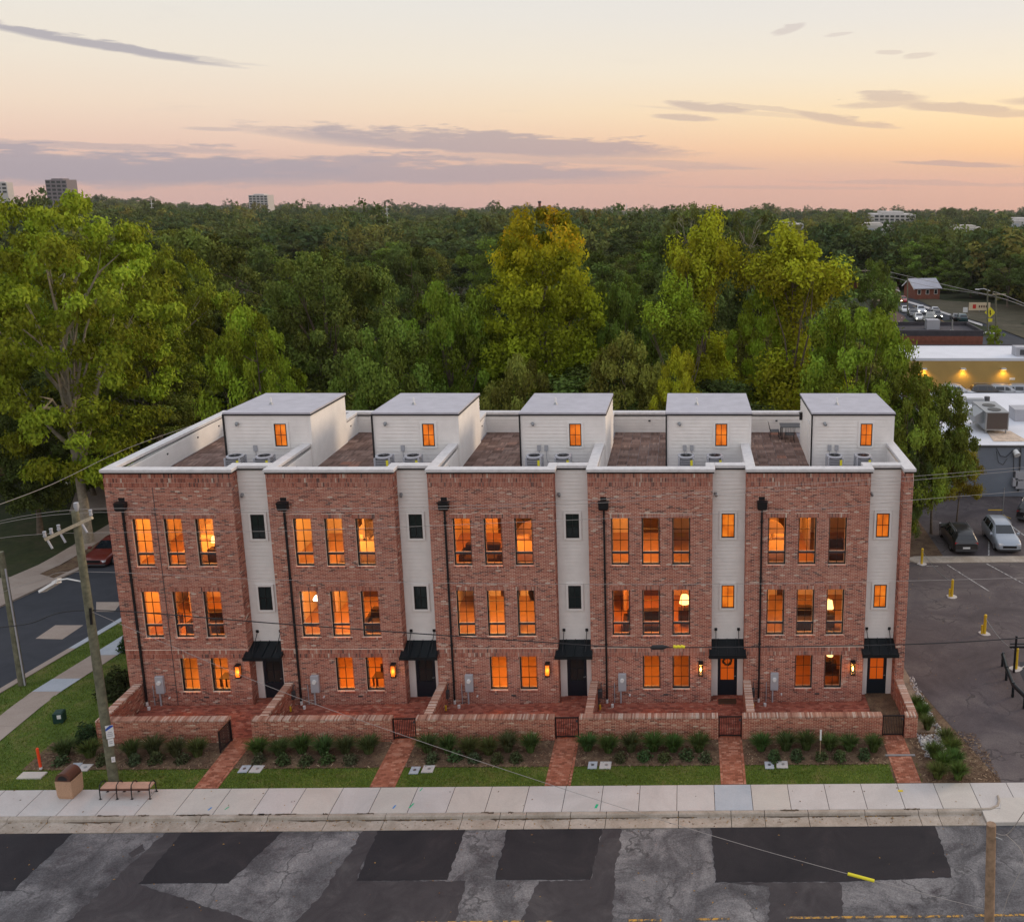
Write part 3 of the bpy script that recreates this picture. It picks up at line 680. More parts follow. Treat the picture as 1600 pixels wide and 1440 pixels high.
    for k in range(5):
        x = x0 + .02 + k * (x1 - x0 - .04) / 4; b = MB(); b.obox((x, (yb + yf) / 2, (zb + zf) / 2 + .02), (1, 0, 0), Vector((0, yb - yf, zb - zf)).normalized(), Vector((0, -(zb - zf), yb - yf)).normalized(), .012, .5, .022)
        b.build('seam', M['canopy'], cn)
    for u in (5.83, 6.90):
        b = MB(); b.tube([(u, .60, 3.34), (u, -.1, 2.60)], .017, 6); b.build('hanger_rod', M['black'], cn)
        b = MB(); b.box(u - .065, u + .065, .57, .60, 3.28, 3.42); b.build('rod_bracket', M['black'], cn)
    # rainwater scupper, head and pipe
    b = MB(); b.box(.665, .745, -.10, -.02, .12, 9.6)
    for zc in (2.9, 6.2, 8.9): b.box(.64, .77, -.105, -.012, zc, zc + .05)
    ds = b.build('downspout', M['black'], T)
    b = MB(); b.loft([[(.47 + e, -.02, z), (.93 - e, -.02, z), (.93 - e, -.30 + e, z), (.47 + e, -.30 + e, z)] for z, e in ((9.56, .05), (9.62, .015), (9.92, 0), (9.95, -.02))], sm=False); b.build('conductor_head', M['black'], ds)
    b = MB(); b.box(.55, .83, -.02, .1, 9.96, 10.12); b.build('scupper', M['black'], ds)
    b = MB(); b.cyl(.705, -.06, -.12, .14, .06, 10); b.build('pipe_boot', M['whitep'], ds)
    # windows of the brick bay
    for a_, b_ in W3:
        window(T, a_, b_, 6.83, 9.12, .09, 7.42, 2, 3); window(T, a_, b_, 3.33, 5.62, .09, 3.93, 2, 3)
    for a_, b_ in W3[1:]: window(T, a_, b_, .60, 2.32, .09, None, 2, 3)
    # wall lantern
    b = MB(); b.box(5.02, 5.20, -.03, -.012, 1.42, 2.06); b.box(5.0, 5.22, -.24, -.02, 1.98, 2.04); b.box(5.0, 5.22, -.24, -.02, 1.38, 1.44)
    for x in (5.0, 5.2):
        for y in (-.24, -.04): b.box(x, x + .02, y, y + .02, 1.44, 1.98)
    ln = b.build('wall_lantern', M['black'], T)
    b = MB(); b.box(5.02, 5.2, -.22, -.04, 1.45, 1.97); b.build('lantern_glass', M['amber_glass'] if i < 3 else M['glass'], ln)
    b = MB(); b.loft([[(5.11 + math.cos(q) * r_, -.13 + math.sin(q) * r_, z) for q in [k * math.pi / 4 for k in range(8)]] for z, r_ in ((1.56, .01), (1.62, .04), (1.7, .035), (1.82, .004))]); b.build('flame', M['bulb'], ln)
    L = bpy.data.lights.new('lantern_light', 'POINT'); L.energy = 7; L.color = (1, .42, .10); L.shadow_soft_size = .06; lo = bpy.data.objects.new('lantern_light', L); C.objects.link(lo); lo.parent = T; lo.location = (5.11, -.36, 1.68)
    # meter, vents, gas riser
    b = MB(); b.bevbox(1.25, 1.62, -.16, -.012, .6, 1.46, .02); mt = b.build('electric_meter', M['grey'], T)
    b = MB(); b.tube([(1.43, -.16, 1.16), (1.43, -.24, 1.16)], [.1, .09], 12); b.build('meter_dome', M['whitep'], mt)
    b = MB(); b.tube([(1.36, -.07, .6), (1.36, -.07, -.2)], .04, 8); b.tube([(1.06, -.05, .95), (1.06, -.05, -.1)], .02, 6); b.build('conduit', M['grey'], mt)
    b = MB(); b.box(3.36, 3.58, -.04, -.012, .30, .37); b.build('wall_vent', M['dgrey'], T)
    b = MB(); b.tube([(1.78, -.012, .34), (1.78, -.12, .34)], .04, 8); b.build('wall_outlet', M['whitep'], T)
    b = MB(); b.bevbox(.28, .5, -.34, -.1, .35, .72, .03); b.tube([(.33, -.22, .35), (.33, -.22, -.1)], .025, 6); b.tube([(.45, -.22, .72), (.45, -.22, .95), (.45, -.02, .95)], .02, 6); gm = b.build('gas_meter', M['dgrey'], T)
    b = MB(); b.cyl(.42, -.62, -.1, .16, .05, 8); b.tube([(.42, -.62, .16), (.42, -.62, .2)], [.05, .02], 8); b.build('gas_stub', M['yellow'], gm)
    b = MB(); b.cyl(.98, -.42, -.1, .08, .07, 10); b.build('cleanout_cap', M['whitep'], T)
    b = MB(); b.cyl(5.76, .6, 10.0, 10.1, .05, 8); b.tube([(5.76, .6, 10.08), (5.8, .42, 10.0)], [.07, .06], 8); b.build('security_light', M['mgrey'], T)
    # coping
    b = MB(); b.bevbox(-.06, 5.72, -.13, .32, 11.32, 11.46, .02); b.bevbox(5.30, 5.72, .322, .92, 11.32, 11.46, .02); b.bevbox(5.722, 7.09 if not last else 7.06, .47, .92, 11.32, 11.46, .02)
    zt = lambda y: 11.46 - .20 * (y - .32) / 10.7
    def scope(x0_, x1_, y0_, y1_): b.loft([[(x0_, y, zt(y) - .14), (x1_, y, zt(y) - .14), (x1_, y, zt(y) - .015), (x1_ - .02, y, zt(y)), (x0_ + .02, y, zt(y)), (x0_, y, zt(y) - .015)] for y in (y0_, y1_)], sm=False)
    scope(-.06, .40, .322, 4.31)
    scope(-.06, .40, (9.16 if i else 4.312), 11.03); b.bevbox(-.06, 7.09 if not last else 7.6, 11.032, 11.46, 11.12, 11.26, .02)
    if last: b.bevbox(7.062, 7.62, -.13, .922, 11.32, 11.46, .02); scope(7.17, 7.62, .924, 11.03)
    b.build('coping', M['coping'], T)
    b = MB(); b.box(-.02, 5.68, -.08, .28, 11.24, 11.318); b.box(5.34, 5.68, .282, .88, 11.24, 11.318); b.box(5.682, 7.1, .52, .88, 11.24, 11.318); b.loft([[(.0, y, zt(y) - .20), (.365, y, zt(y) - .20), (.365, y, zt(y) - .142), (0, y, zt(y) - .142)] for y in (.3, 11.03)], sm=False); b.box(.0, 7.1, 11.06, 11.4, 11.04, 11.118)
    if last: b.box(7.1, 7.58, -.08, .88, 11.24, 11.318); b.loft([[(7.205, y, zt(y) - .20), (7.58, y, zt(y) - .20), (7.58, y, zt(y) - .142), (7.205, y, zt(y) - .142)] for y in (.88, 11.03)], sm=False)
    b.build('drip_edge', M['black'], T)
    # parapets
    b = MB(); b.box(.02, .345, .3, 11.12, 9.9, 11.02); b.box(.3, 5.5, .3, .42, 9.9, 11.2); b.box(5.3, 7.15, .7, .86, 9.9, 11.2)
    if last: b.box(7.24, 7.5, .6, 11.12, 9.9, 11.02)
    b.build('parapet', M['trim'], T)
    clad_x(T, .35, .42, 4.31 if i else 11.1, 10.1, 11.1, 1)
    if i: clad_x(T, .35, 9.16, 11.1, 10.1, 11.1, 1)
    clad(T, .36, 7.15 if not last else 7.24, 11.1, 10.1, 11.02)
    if last: clad_x(T, 7.235, .9, 11.1, 10.1, 11.1, -1)
    for y in ((1.5, 4.6, 7.6, 9.9) if i == 0 else (2.4, 9.9)):
        b = MB(); b.box(.33, .395, y, y + .09, 10.72, 10.8); b.build('step_light', M['dgrey'], T)
    b = MB(); b.box(2.3, 2.42, 11.03, 11.08, 10.72, 10.8); b.build('step_light', M['dgrey'], T)
    # roof and deck tiles
    b = MB(); b.box(.28, 5.5, .32, 11.15, 9.9, 10.06); b.box(5.5, 7.26, .72, 11.15, 9.9, 10.06); b.build('roof', M['membrane'], T)
    for c_ in range(6):
        for r_ in range(21):
            k = (r_ + c_) % 2
            x, y = .44 + c_ * .505, .46 + r_ * .5
            obj('deck_tile', rng.choice(TILES), T, (x + (.5 if k else 0), y, 10.065), R(90) if k else 0)
    # stair penthouse
    px0, px1, py0, py1, pz = 3.45, 7.62 if not last else 7.52, 4.31, 9.15, 12.82
    b = MB(); b.loft([[(px0 + .02, y, 9.95), (px1 - .02, y, 9.95), (px1 - .02, y, zz_), (px0 + .02, y, zz_)] for y, zz_ in ((py0 + .02, pz), (py1 - .02, pz - .16))], sm=False); b.build('penthouse_wall', M['trim'], T)
    pw = (5.85, 6.44, 11.26, 12.40)
    clad(T, px0 + .1, px1 - .1, py0 + .02, 10.1, pz, [pw]); clad_x(T, px1 - .02, py0 + .1, py1 - .1, 10.1, pz - .14, 1); clad_x(T, px0 + .02, py0 + .1, py1 - .1, 10.1, pz - .14, -1)
    b = MB()
    for x in (px0, px1 - .11):
        b.box(x, x + .11, py0 - .012, py0 + .05, 10.07, pz)
    b.box(px1 - .03, px1 + .003, py0 + .05, py0 + .11, 10.07, pz); b.box(px0 - .003, px0 + .03, py0 + .05, py0 + .11, 10.07, pz); b.box(px0 + .11, px1 - .11, py0 - .008, py0 + .03, pz - .16, pz)
    b.build('corner_board', M['trim'], T)
    b = MB(); b.loft([[(px0 - .03, y, z_ - .08), (px1 + .03, y, z_ - .08), (px1 + .03, y, z_), (px0 - .03, y, z_)] for y, z_ in ((py0 - .05, 12.95), (py1 + .05, 12.78))], sm=False); pr = b.build('penthouse_roof', M['membrane'], T)
    b = MB(); b.loft([[(px0 - .05, y, z_ - .15), (px1 + .05, y, z_ - .15), (px1 + .05, y, z_ - .083), (px0 - .05, y, z_ - .083)] for y, z_ in ((py0 - .07, 12.95), (py1 + .07, 12.78))], sm=False); b.build('fascia', M['black'], pr)
    b = MB(); b.tube([(4.95, 6.2, 12.86), (4.95, 6.2, 13.0)], [.12, .05], 10, mi=0); b.build('vent_boot', M['mgrey'], pr)
    b = MB(); b.cyl(4.95, 6.2, 12.95, 13.24, .045, 8); b.build('vent_pipe', M['whitep'], pr)
    window(T, pw[0], pw[1], pw[2], pw[3], py0 - .07, None, 2, 2, 'litpane', trim=1)
    b = MB(); b.box(px0 - .04, px0 + .03, py0 - .09, py0 - .02, 10.1, 12.82); b.build('roof_downspout', M['black'], T)
    b = MB(); b.cyl(4.07, py0 - .03, 12.36, 12.46, .07, 8); b.tube([(4.07, py0 - .05, 12.41), (4.12, py0 - .2, 12.35)], [.09, .06], 8); b.build('security_light', M['mgrey'], T)
    for u in ((4.35, 4.7) if i >= 2 else (4.85,)):
        b = MB(); b.box(u - .09, u + .09, py0 - .07, py0 - .0, 11.02, 11.30); b.tube([(u, py0 - .04, 11.02), (u + .02, py0 - .06, 10.6), (u + .15, py0 - .2, 10.35)], .015, 5); b.build('disconnect_box', M['grey'], T)
    if last:
        b = MB(); b.box(px0 - .035, px0 - .005, 5.0, 6.0, 10.1, 12.2); b.build('roof_door', M['trim'], T)
        b = MB(); b.box(px0 - .16, px0 - .02, 8.0, 8.18, 11.6, 11.95); b.box(px0 - .19, px0 - .02, 7.97, 8.21, 11.95, 12.0); b.build('roof_lantern', M['black'], T)
    # rooms behind the bay windows
    for fz0, fz1, fl in ((-.05, 2.75, 0), (2.95, 6.15, 1), (6.4, 9.85, 2)):
        b = MB(); x0, x1, y0, y1 = .12, 5.5, .302, 5.2
        b.quad((x0, y0, fz0), (x1, y0, fz0), (x1, y1, fz0), (x0, y1, fz0), mi=1); b.quad((x0, y1, fz1), (x1, y1, fz1), (x1, y0, fz1), (x0, y0, fz1))
        b.quad((x0, y1, fz0), (x1, y1, fz0), (x1, y1, fz1), (x0, y1, fz1)); b.quad((x0, y0, fz0), (x0, y1, fz0), (x0, y1, fz1), (x0, y0, fz1)); b.quad((x1, y1, fz0), (x1, y0, fz0), (x1, y0, fz1), (x1, y1, fz1))
        if fl == 2: b.box(3.2, 3.3, 2.6, 5.2, fz0, fz1)
        if fl == 1: b.box(1.3, 1.42, 3.4, 5.2, fz0, fz1)
        rm = b.build('room', [M['walli'], M['floori']], T)
        b = MB(); b.box(2.0, 3.0, y1 - .05, y1, fz0, fz0 + 2.05, mi=0); b.box(4.1, 5.0, y1 - .04, y1, fz0 + 1.1, fz0 + 1.8, mi=0); b.build('inner_door', M['woodd'], rm)
        L = bpy.data.lights.new('room_light', 'AREA'); L.shape = 'DISK'; L.size = 1.6
        L.energy = [165, 205, 200][fl] * [1.0, 1.05, 1.0, .9, .62][i] * (0.55 if (i == 4 and fl == 0) else .7 if (i == 3 and fl == 0) else 1) * 1.15
        L.color = [(1, .36, .055), (1, .27, .025), (1, .31, .038)][(i + fl) % 3] if i < 3 else [(1, .30, .035), (1, .24, .018), (1, .34, .05)][(i + fl) % 3]
        lo = bpy.data.objects.new('room_light', L); C.objects.link(lo); lo.parent = T; lo.location = (2.6, 2.3, fz1 - .06)
    return T
TH = [townhouse(i) for i in range(5)]

# ------------------------------------------------------------------ garden walls, patios, walkways, gates
X, Y_, Z = (1, 0, 0), (0, 1, 0), (0, 0, 1)
GW = [(-25.57, -19.88, -25.57), (-18.89, -12.83, -18.62), (-11.77, -5.75, -11.48), (-4.66, 1.43, -4.42), (2.51, 8.68, 2.74), (9.70, 10.24, 9.93)]
GL = ['low brick garden wall at the corner, behind the leaning utility pole', 'low brick garden wall in front of the second townhouse from the left', 'low brick garden wall in front of the middle townhouse',
      'low brick garden wall in front of the fourth townhouse from the left', 'low brick garden wall in front of the rightmost townhouse, with a flag stake before it', 'short brick wall end right of the last gate, beside the river rocks']
for k, (x0, x1, xs_) in enumerate(GW):
    t = thing('garden_wall', GL[k], 'garden wall', (x0, 38.1, 0), 0, 'garden walls'); W = x1 - x0; sx0 = xs_ - x0
    b = MB(); b.box(0, W, 0, .3, -.2, 1.0); b.box(sx0, sx0 + .3, .3, 3.12, -.2, 1.0); b.build('wall_core', M['mortar_warm'], t)
    b = MB(); bricks(b, (0, 0, -.15), X, Z, (0, -1, 0), W, 1.15); bricks(b, (0, .3, -.15), (0, -1, 0), Z, (-1, 0, 0), .3, 1.15); bricks(b, (W, 0, -.15), Y_, Z, X, .3, 1.15)
    bricks(b, (W, .3, -.15), (-1, 0, 0), Z, Y_, W, 1.15, holes=[(W - sx0 - .3, W - sx0, -1, 3)])
    bricks(b, (sx0 + .3, .3, -.15), Y_, Z, X, 2.82, 1.15); bricks(b, (sx0, 3.12, -.15), (0, -1, 0), Z, (-1, 0, 0), 2.82, 1.15)
    b.build('brickwork', M['brick_garden'], t, kind='stuff')
    b = MB(); n = int(W / .068)
    for q in range(n):
        u = q * W / n; e = rng.uniform(-.006, .006); b.bevbox(u + .005, u + W / n - .005, -.03 + e, .33 + e, 1.0, 1.085 + rng.uniform(-.004, .004), .012, a=rng.random())
    n = int(2.76 / .068)
    for q in range(n):
        u = .335 + q * 2.78 / n; e = rng.uniform(-.006, .006); b.bevbox(sx0 - .03 + e, sx0 + .33 + e, u + .005, u + 2.78 / n - .005, 1.0, 1.085 + rng.uniform(-.004, .004), .012, a=rng.random())
    b.build('cap_bricks', M['brick_cap'], t, kind='stuff')
PL = ['leftmost', 'second', 'middle', 'fourth', 'rightmost']
for k in range(5):
    x0 = GW[k][2] + .3; x1 = GW[k + 1][2]
    p = sheet('patio', x0 - .3, x1 + .3, 38.4, 41.9, -.09, M['bed_sand'])
    b = MB(); yy = 38.42; r_ = 0
    while yy < 41.80:
        xx = x0 + (.1 if r_ % 2 else 0)
        while xx < x1 - .02:
            if not (yy > 41.15 and (xx < UX[k] + 5.58)):
                b.box(xx, min(xx + .196, x1), yy, yy + .098, -.1, -.055 + rng.uniform(-.004, .004), a=rng.random(), skip='b')
            xx += .205
        yy += .107; r_ += 1
    b.build('pavers', M['paver'], p, kind='stuff')
    # walkway from gate to sidewalk
    xa, xb = GW[k][1] + .02, GW[k + 1][0] - .02
    w = sheet('walkway', xa - .02, xb + .02, 34.885, 38.4, -.035, M['bed_sand']); b = MB(); yy = 34.9; r_ = 0
    while yy < 38.38:
        if 37.98 < yy < 38.12:
            xx = xa
            while xx < xb - .03: b.box(xx, xx + .06, yy, yy + .2, -.05, .012, a=rng.random(), skip='b'); xx += .068
            yy += .21; continue
        for (s0, s1) in ((xa, xa + .098), (xb - .098, xb)):
            b.box(s0, s1, yy, yy + .098, -.05, .004 + rng.uniform(-.003, .003), a=rng.random(), skip='b')
        xx = xa + .107 - (.1 if r_ % 2 else 0)
        while xx < xb - .11:
            s0, s1 = max(xx, xa + .107), min(xx + .196, xb - .107)
            if s1 - s0 > .03: b.box(s0, s1, yy, yy + .098, -.05, .004 + rng.uniform(-.003, .003), a=rng.random(), skip='b')
            xx += .205
        yy += .107; r_ += 1
    b.build('pavers', M['walkpaver'], w, kind='stuff')
    # gate
    gw = xb - xa - .02
    g = thing('garden_gate', ['black metal garden gate standing open at the leftmost townhouse', 'closed black metal gate before the second townhouse from the left', 'closed black metal gate before the middle townhouse', 'closed black metal gate before the fourth townhouse, door and wreath behind',
                              'closed black metal gate beside the short wall end at the right'][k], 'gate', (xa + .01, 38.18, 0), R(-95) if k == 0 else 0, 'garden gates')
    b = MB(); b.box(0, .05, 0, .05, .03, 1.05); b.box(gw - .05, gw, 0, .05, .03, 1.05); b.box(.05, gw - .05, .005, .045, .99, 1.04); b.box(.05, gw - .05, .005, .045, .08, .13); b.build('gate_frame', M['black'], g)
    n = 11
    bm = MB(); bm.box(-.009, .009, .012, .034, .13, .99); bar = bm.mesh('bar', M['black'])
    for q in range(n): obj('bar', bar, g, (.05 + (q + 1) * (gw - .1) / (n + 1), 0, 0))
    b = MB(); b.box(gw - .12, gw - .04, -.02, 0, .82, .92); b.build('latch', M['dgrey'], g)
b = MB(); b.box(8.58, 9.86, 36.72, 36.83, -.02, .03); tag(b.build('drain_channel', M['mgrey']), 'grey metal drain strip crossing the rightmost brick walkway', 'drain')
# doormats, wreath
b = MB(); b.bevbox(1.55, 2.4, 41.0, 41.45, -.055, -.03, .006); tag(b.build('doormat', M['woodd']), 'dark doormat before the lit door of the fourth townhouse', 'doormat')
b = MB(); b.bevbox(8.65, 9.6, 41.05, 41.5, -.055, -.035, .006); tag(b.build('doormat', mat('coir_mat', (.20, .09, .04), .95, var=.2, vscale=20)), 'brown doormat before the rightmost townhouse door', 'doormat')
b = MB()
for q in range(140):
    a_ = rng.random() * 6.283; r_ = .19 + rng.uniform(-.05, .05); p = Vector((math.cos(a_) * r_, rng.uniform(-.04, .02), math.sin(a_) * r_))
    d = Vector((rng.uniform(-1, 1), rng.uniform(-1, 0), rng.uniform(-1, 1))).normalized(); e = d.cross(Vector((0, 1, .3))).normalized()
    b.quad(p - d * .05, p + e * .02, p + d * .05, p - e * .02, a=rng.random())
b.tube([(math.cos(q) * .19, 0, math.sin(q) * .19) for q in [k * math.pi / 8 for k in range(17)]], .03, 5)
wr = b.build('wreath', mat('wreath_twigs', (.035, .03, .012), .9), None, (-4.4 + 6.39, YF + .57, 1.72)); tag(wr, 'round dark wreath hung on the lit door of the fourth townhouse', 'wreath')

# ------------------------------------------------------------------ things inside the rooms
def lampthing(i, u, y, z, lab, big=False):
    t = thing('table_lamp', lab, 'lamp', (UX[i] + u, YF + y, z))
    b = MB(); b.tube([(0, 0, 0), (0, 0, .02), (0, 0, .1), (0, 0, .34)], [.09, .09, .03, .02], 10); b.build('lamp_base', M['woodd'], t)
    s = 1.5 if big else 1.0
    b = MB(); b.tube([(0, 0, .32), (0, 0, .32 + .26 * s)], [.17 * s, .12 * s], 14); b.build('lamp_shade', M['shade'], t)
    b = MB(); b.box(-.3, .3, -.2, .25, -.62, -.0); st = b.build('nightstand', M['woodd'], None, (UX[i] + u, YF + y, z)); tag(st, 'dark side table under ' + lab.split(' ', 1)[1], 'side table')
F1, F2, F3 = -.05, 2.95, 6.4
lampthing(0, 4.15, .9, F3 + .95, 'lit table lamp behind the third upper window of the leftmost townhouse')
lampthing(0, 1.7, 1.2, F2 + .9, 'lit table lamp behind the first middle window of the leftmost townhouse')
lampthing(4, 4.3, 1.6, F1 + 1.15, 'lit lamp behind the ground floor window beside the rightmost lantern')
lampthing(3, 4.35, 1.9, F2 + .8, 'glowing lamp behind the third middle window of the fourth townhouse', True)
lampthing(4, 4.1, 1.4, F2 + .75, 'glowing lamp behind the third middle window of the rightmost townhouse', True)
lampthing(2, 3.15, 1.9, F2 + .9, 'lit lamp behind the second middle window of the middle townhouse')
t = thing('pendant_lamp', 'bright white chandelier behind the first middle window of the second townhouse', 'lamp', (UX[1] + 1.55, YF + .95, F2 + 1.75))
b = MB(); b.tube([(0, 0, -.06), (0, 0, .1), (0, 0, .24)], [.05, .3, .22], 14); b.tube([(.28, .1, .0), (.28, .1, .18)], [.14, .1], 10); b.build('lamp_shade', emit('chandelier_glow', (1, .8, .55), 6), t)
b = MB(); b.tube([(0, 0, .24), (0, 0, 1.4)], .012, 5); b.build('cord', M['black'], t)
def bed(i, u, w, lab):
    t = thing('bed', lab, 'bed', (UX[i] + u, YF + 1.1, F3)); b = MB(); b.bevbox(0, w, 0, 2.0, .2, .62, .08); b.bevbox(.1, w / 2 - .05, 1.5, 1.95, .6, .8, .06); b.bevbox(w / 2 + .05, w - .1, 1.5, 1.95, .6, .8, .06); b.build('mattress', M['linen'], t)
    b = MB(); b.box(-.05, w + .05, -.05, 2.05, 0, .2); b.build('bed_base', M['woodd'], t)
    b = MB(); b.loft([[(w / 2 + (w / 2 + .05) * math.cos(q), y, .3 + 1.1 * math.sin(q)) for q in [k * math.pi / 10 for k in range(11)]] for y in (2.06, 2.16)], sm=False); b.build('headboard', M['linen'], t)
bed(0, 2.3, 1.7, 'pale bed behind the upper windows of the leftmost townhouse'); bed(1, 2.6, 1.8, 'pale bed behind the upper windows of the second townhouse')
bed(2, 3.2, 1.7, 'bed with arched headboard behind the upper windows of the middle townhouse'); bed(4, .7, 1.5, 'pale bed behind the first upper window of the rightmost townhouse')
def sofa(i, u, y, fl, w, lab):
    t = thing('sofa', lab, 'sofa', (UX[i] + u, YF + y, (F1, F2, F3)[fl]))
    b = MB(); b.bevbox(0, w, 0, .9, .1, .45, .06); b.build('seat', M['sofa'], t)
    b = MB(); b.bevbox(0, w, .65, .92, .45, .95, .08); b.build('backrest', M['sofa'], t)
    for x in (-.18, w): b = MB(); b.bevbox(x, x + .18, 0, .92, .1, .65, .05); b.build('armrest', M['sofa'], t)
sofa(0, 2.5, 1.0, 1, 1.9, 'dark sofa behind the middle floor windows of the leftmost townhouse'); sofa(1, 3.6, 1.2, 1, 1.3, 'dark sofa behind the third middle window of the second townhouse')
sofa(2, 1.2, .8, 2, 1.6, 'dark sofa behind the first upper window of the middle townhouse'); sofa(3, 1.6, .9, 1, 1.9, 'dark sofa behind the middle floor windows of the fourth townhouse')
sofa(4, 2.2, 1.2, 1, 1.2, 'dark armchair behind the second middle window of the rightmost townhouse'); sofa(4, 3.6, 1.3, 2, 1.2, 'dark sofa behind the third upper window of the rightmost townhouse')
def desk(i, u, y, lab):
    t = thing('desk', lab, 'desk', (UX[i] + u, YF + y, F1)); b = MB(); b.box(0, 1.4, 0, .6, .72, .76); b.build('desk_top', M['woodd'], t)
    for x in (.02, 1.32):
        for q in (.02, .52): b = MB(); b.box(x, x + .06, q, q + .06, 0, .72); b.build('leg', M['woodd'], t)
    b = MB(); b.box(.3, .95, .4, .44, .82, 1.25); b.box(.6, .66, .4, .46, .76, .84); b.build('screen', M['black'], t)
for i, u in ((0, 3.6), (1, 3.7), (4, 3.4)): desk(i, u, 1.0, f'dark desk with screen behind the ground floor window of the {WORDS[i]} townhouse')
def chandelier(i, fl, u, lab):
    t = thing('pendant_lamp', lab, 'lamp', (UX[i] + u, YF + 1.3, (F1, F2, F3)[fl] + 1.95)); b = MB(); b.tube([(0, 0, -.35), (0, 0, 0), (0, 0, .2)], [.12, .22, .2], 12); b.build('lamp_shade', M['sofa'], t); b = MB(); b.tube([(0, 0, .2), (0, 0, .9)], .01, 5); b.build('cord', M['black'], t)
chandelier(2, 1, 4.3, 'dark pendant shade behind the third middle window of the middle townhouse')
def picture(i, fl, u, z, w, h, lab):
    t = thing('picture', lab, 'picture', (UX[i] + u, YF + 5.13, (F1, F2, F3)[fl] + z)); b = MB(); b.box(0, w, 0, .04, 0, h); b.build('picture_frame', M['woodd'], t); b = MB(); b.box(.06, w - .06, -.01, 0, .06, h - .06); b.build('canvas', M['linen'], t)

# ------------------------------------------------------------------ rooftop condensers and furniture
b = MB()
def condenser(i, u, y, lab, first):
    t = thing('condenser', lab, 'air conditioner', (UX[i] + u, YF + y, 10.07), 0, 'rooftop condensers'); t.location.z = 10.22
    b = MB(); b.box(-.36, .36, -.36, .36, -.16, .02); obj('stand', cached('acstand', lambda: b.mesh('stand', M['dgrey'])), t)
    h = .37
    def mk():
        b = MB()
        def ring(z, s): return [(x * s, y * s, z) for x, y in ((-h + .09, -h), (h - .09, -h), (h, -h + .09), (h, h - .09), (h - .09, h), (-h + .09, h), (-h, h - .09), (-h, -h + .09))]
        b.loft([ring(.06, .9), ring(.86, .9)], sm=False); return b.mesh('coil', M['dgrey'])
    obj('coil', cached('coil', mk), t)
    def mk2():
        b = MB()
        for k in range(8):
            z = .13 + k * .09
            b.loft([[(x * 1.0, y * 1.0, q) for x, y in ((-h + .09, -h), (h - .09, -h), (h, -h + .09), (h, h - .09), (h - .09, h), (-h + .09, h), (-h, h - .09), (-h, -h + .09))] for q in (z, z + .035)], sm=False)
        return b.mesh('louver', M['grey'])
    def mk2b():
        b = MB(); b.loft([[(x, y, q) for x, y in ((-h + .09, -h), (h - .09, -h), (h, -h + .09), (h, h - .09), (h - .09, h), (-h + .09, h), (-h, h - .09), (-h, -h + .09))] for q in (0, .035)], sm=False); return b.mesh('louver', M['grey'])
    lm = cached('louver', mk2b)
    for k in range(8): obj('louver', lm, t, (0, 0, .13 + k * .09))
    def mk3():
        b = MB()
        for x in (-1, 1):
            for y in (-1, 1): b.cyl(x * (h - .03), y * (h - .03), .0, .9, .05, 6)
        return b.mesh('corner_post', M['grey'])
    obj('corner_post', cached('cpost', mk3), t)
    def mk4():
        b = MB(); n = 20
        for q in range(n):
            a0, a1 = 2 * math.pi * q / n, 2 * math.pi * (q + 1) / n
            c0, s0, c1, s1 = math.cos(a0), math.sin(a0), math.cos(a1), math.sin(a1)
            b.quad((c0 * .40, s0 * .40, .86), (c1 * .40, s1 * .40, .86), (c1 * .40, s1 * .40, .93), (c0 * .40, s0 * .40, .93)); b.quad((c0 * .40, s0 * .40, .93), (c1 * .40, s1 * .40, .93), (c1 * .29, s1 * .29, .95), (c0 * .29, s0 * .29, .95))
            b.quad((c0 * .29, s0 * .29, .95), (c1 * .29, s1 * .29, .95), (c1 * .29, s1 * .29, .87), (c0 * .29, s0 * .29, .87))
        return b.mesh('top_ring', M['grey'])
    obj('top_ring', cached('topring', mk4), t)
    def mk5():
        b = MB(); b.add([(math.cos(2 * math.pi * q / 16) * .3, math.sin(2 * math.pi * q / 16) * .3, .87) for q in range(16)], [tuple(range(16))])
        for q in range(8):
            a0 = math.pi * q / 8; b.obox((0, 0, .94), (math.cos(a0), math.sin(a0), 0), (-math.sin(a0), math.cos(a0), 0), Z, .29, .006, .006)
        return b.mesh('fan_grille', M['black'])
    obj('fan_grille', cached('fang', mk5), t)
    b_ = cached('sticker', lambda: (lambda q: (q.box(.2, .34, -h - .012, -h - .004, .52, .8), q.mesh('sticker', M['label_yellow']))[1])(MB())); obj('sticker', b_, t)
    b_ = cached('sticker2', lambda: (lambda q: (q.box(.2, .34, -h - .012, -h - .004, .38, .5), q.mesh('sticker', M['whitep']))[1])(MB())); obj('sticker', b_, t)
for i in range(5):
    for k, u in enumerate((4.42, 5.80)):
        condenser(i, u - (.12 if 0 < i < 3 else 0), 3.05, f'grey round-topped condenser, {("left", "right")[k]} of the pair, on the {WORDS[i]} townhouse roof', False)
    b = MB(); b.tube([(4.75, 3.2, 10.45), (5.1, 3.4, 10.36), (5.4, 3.2, 10.45)], .02, 5); b.tube([(3.9, 3.8, 10.3), (4.9, 3.85, 10.25), (6, 3.85, 10.25)], .035, 5); b.build('refrigerant_line', M['cable'], TH[i])
t = thing('patio_table', 'dark metal table on the rightmost roof deck', 'table', (UX[4] + 3.1, YF + 9.85, 10.1))
b = MB(); b.box(-.65, .65, -.45, .45, .7, .74); b.build('tabletop', M['dgrey'], t)
for x in (-.6, .55):
    for y in (-.4, .35): b = MB(); b.box(x, x + .05, y, y + .05, 0, .7); b.build('leg', M['black'], t)
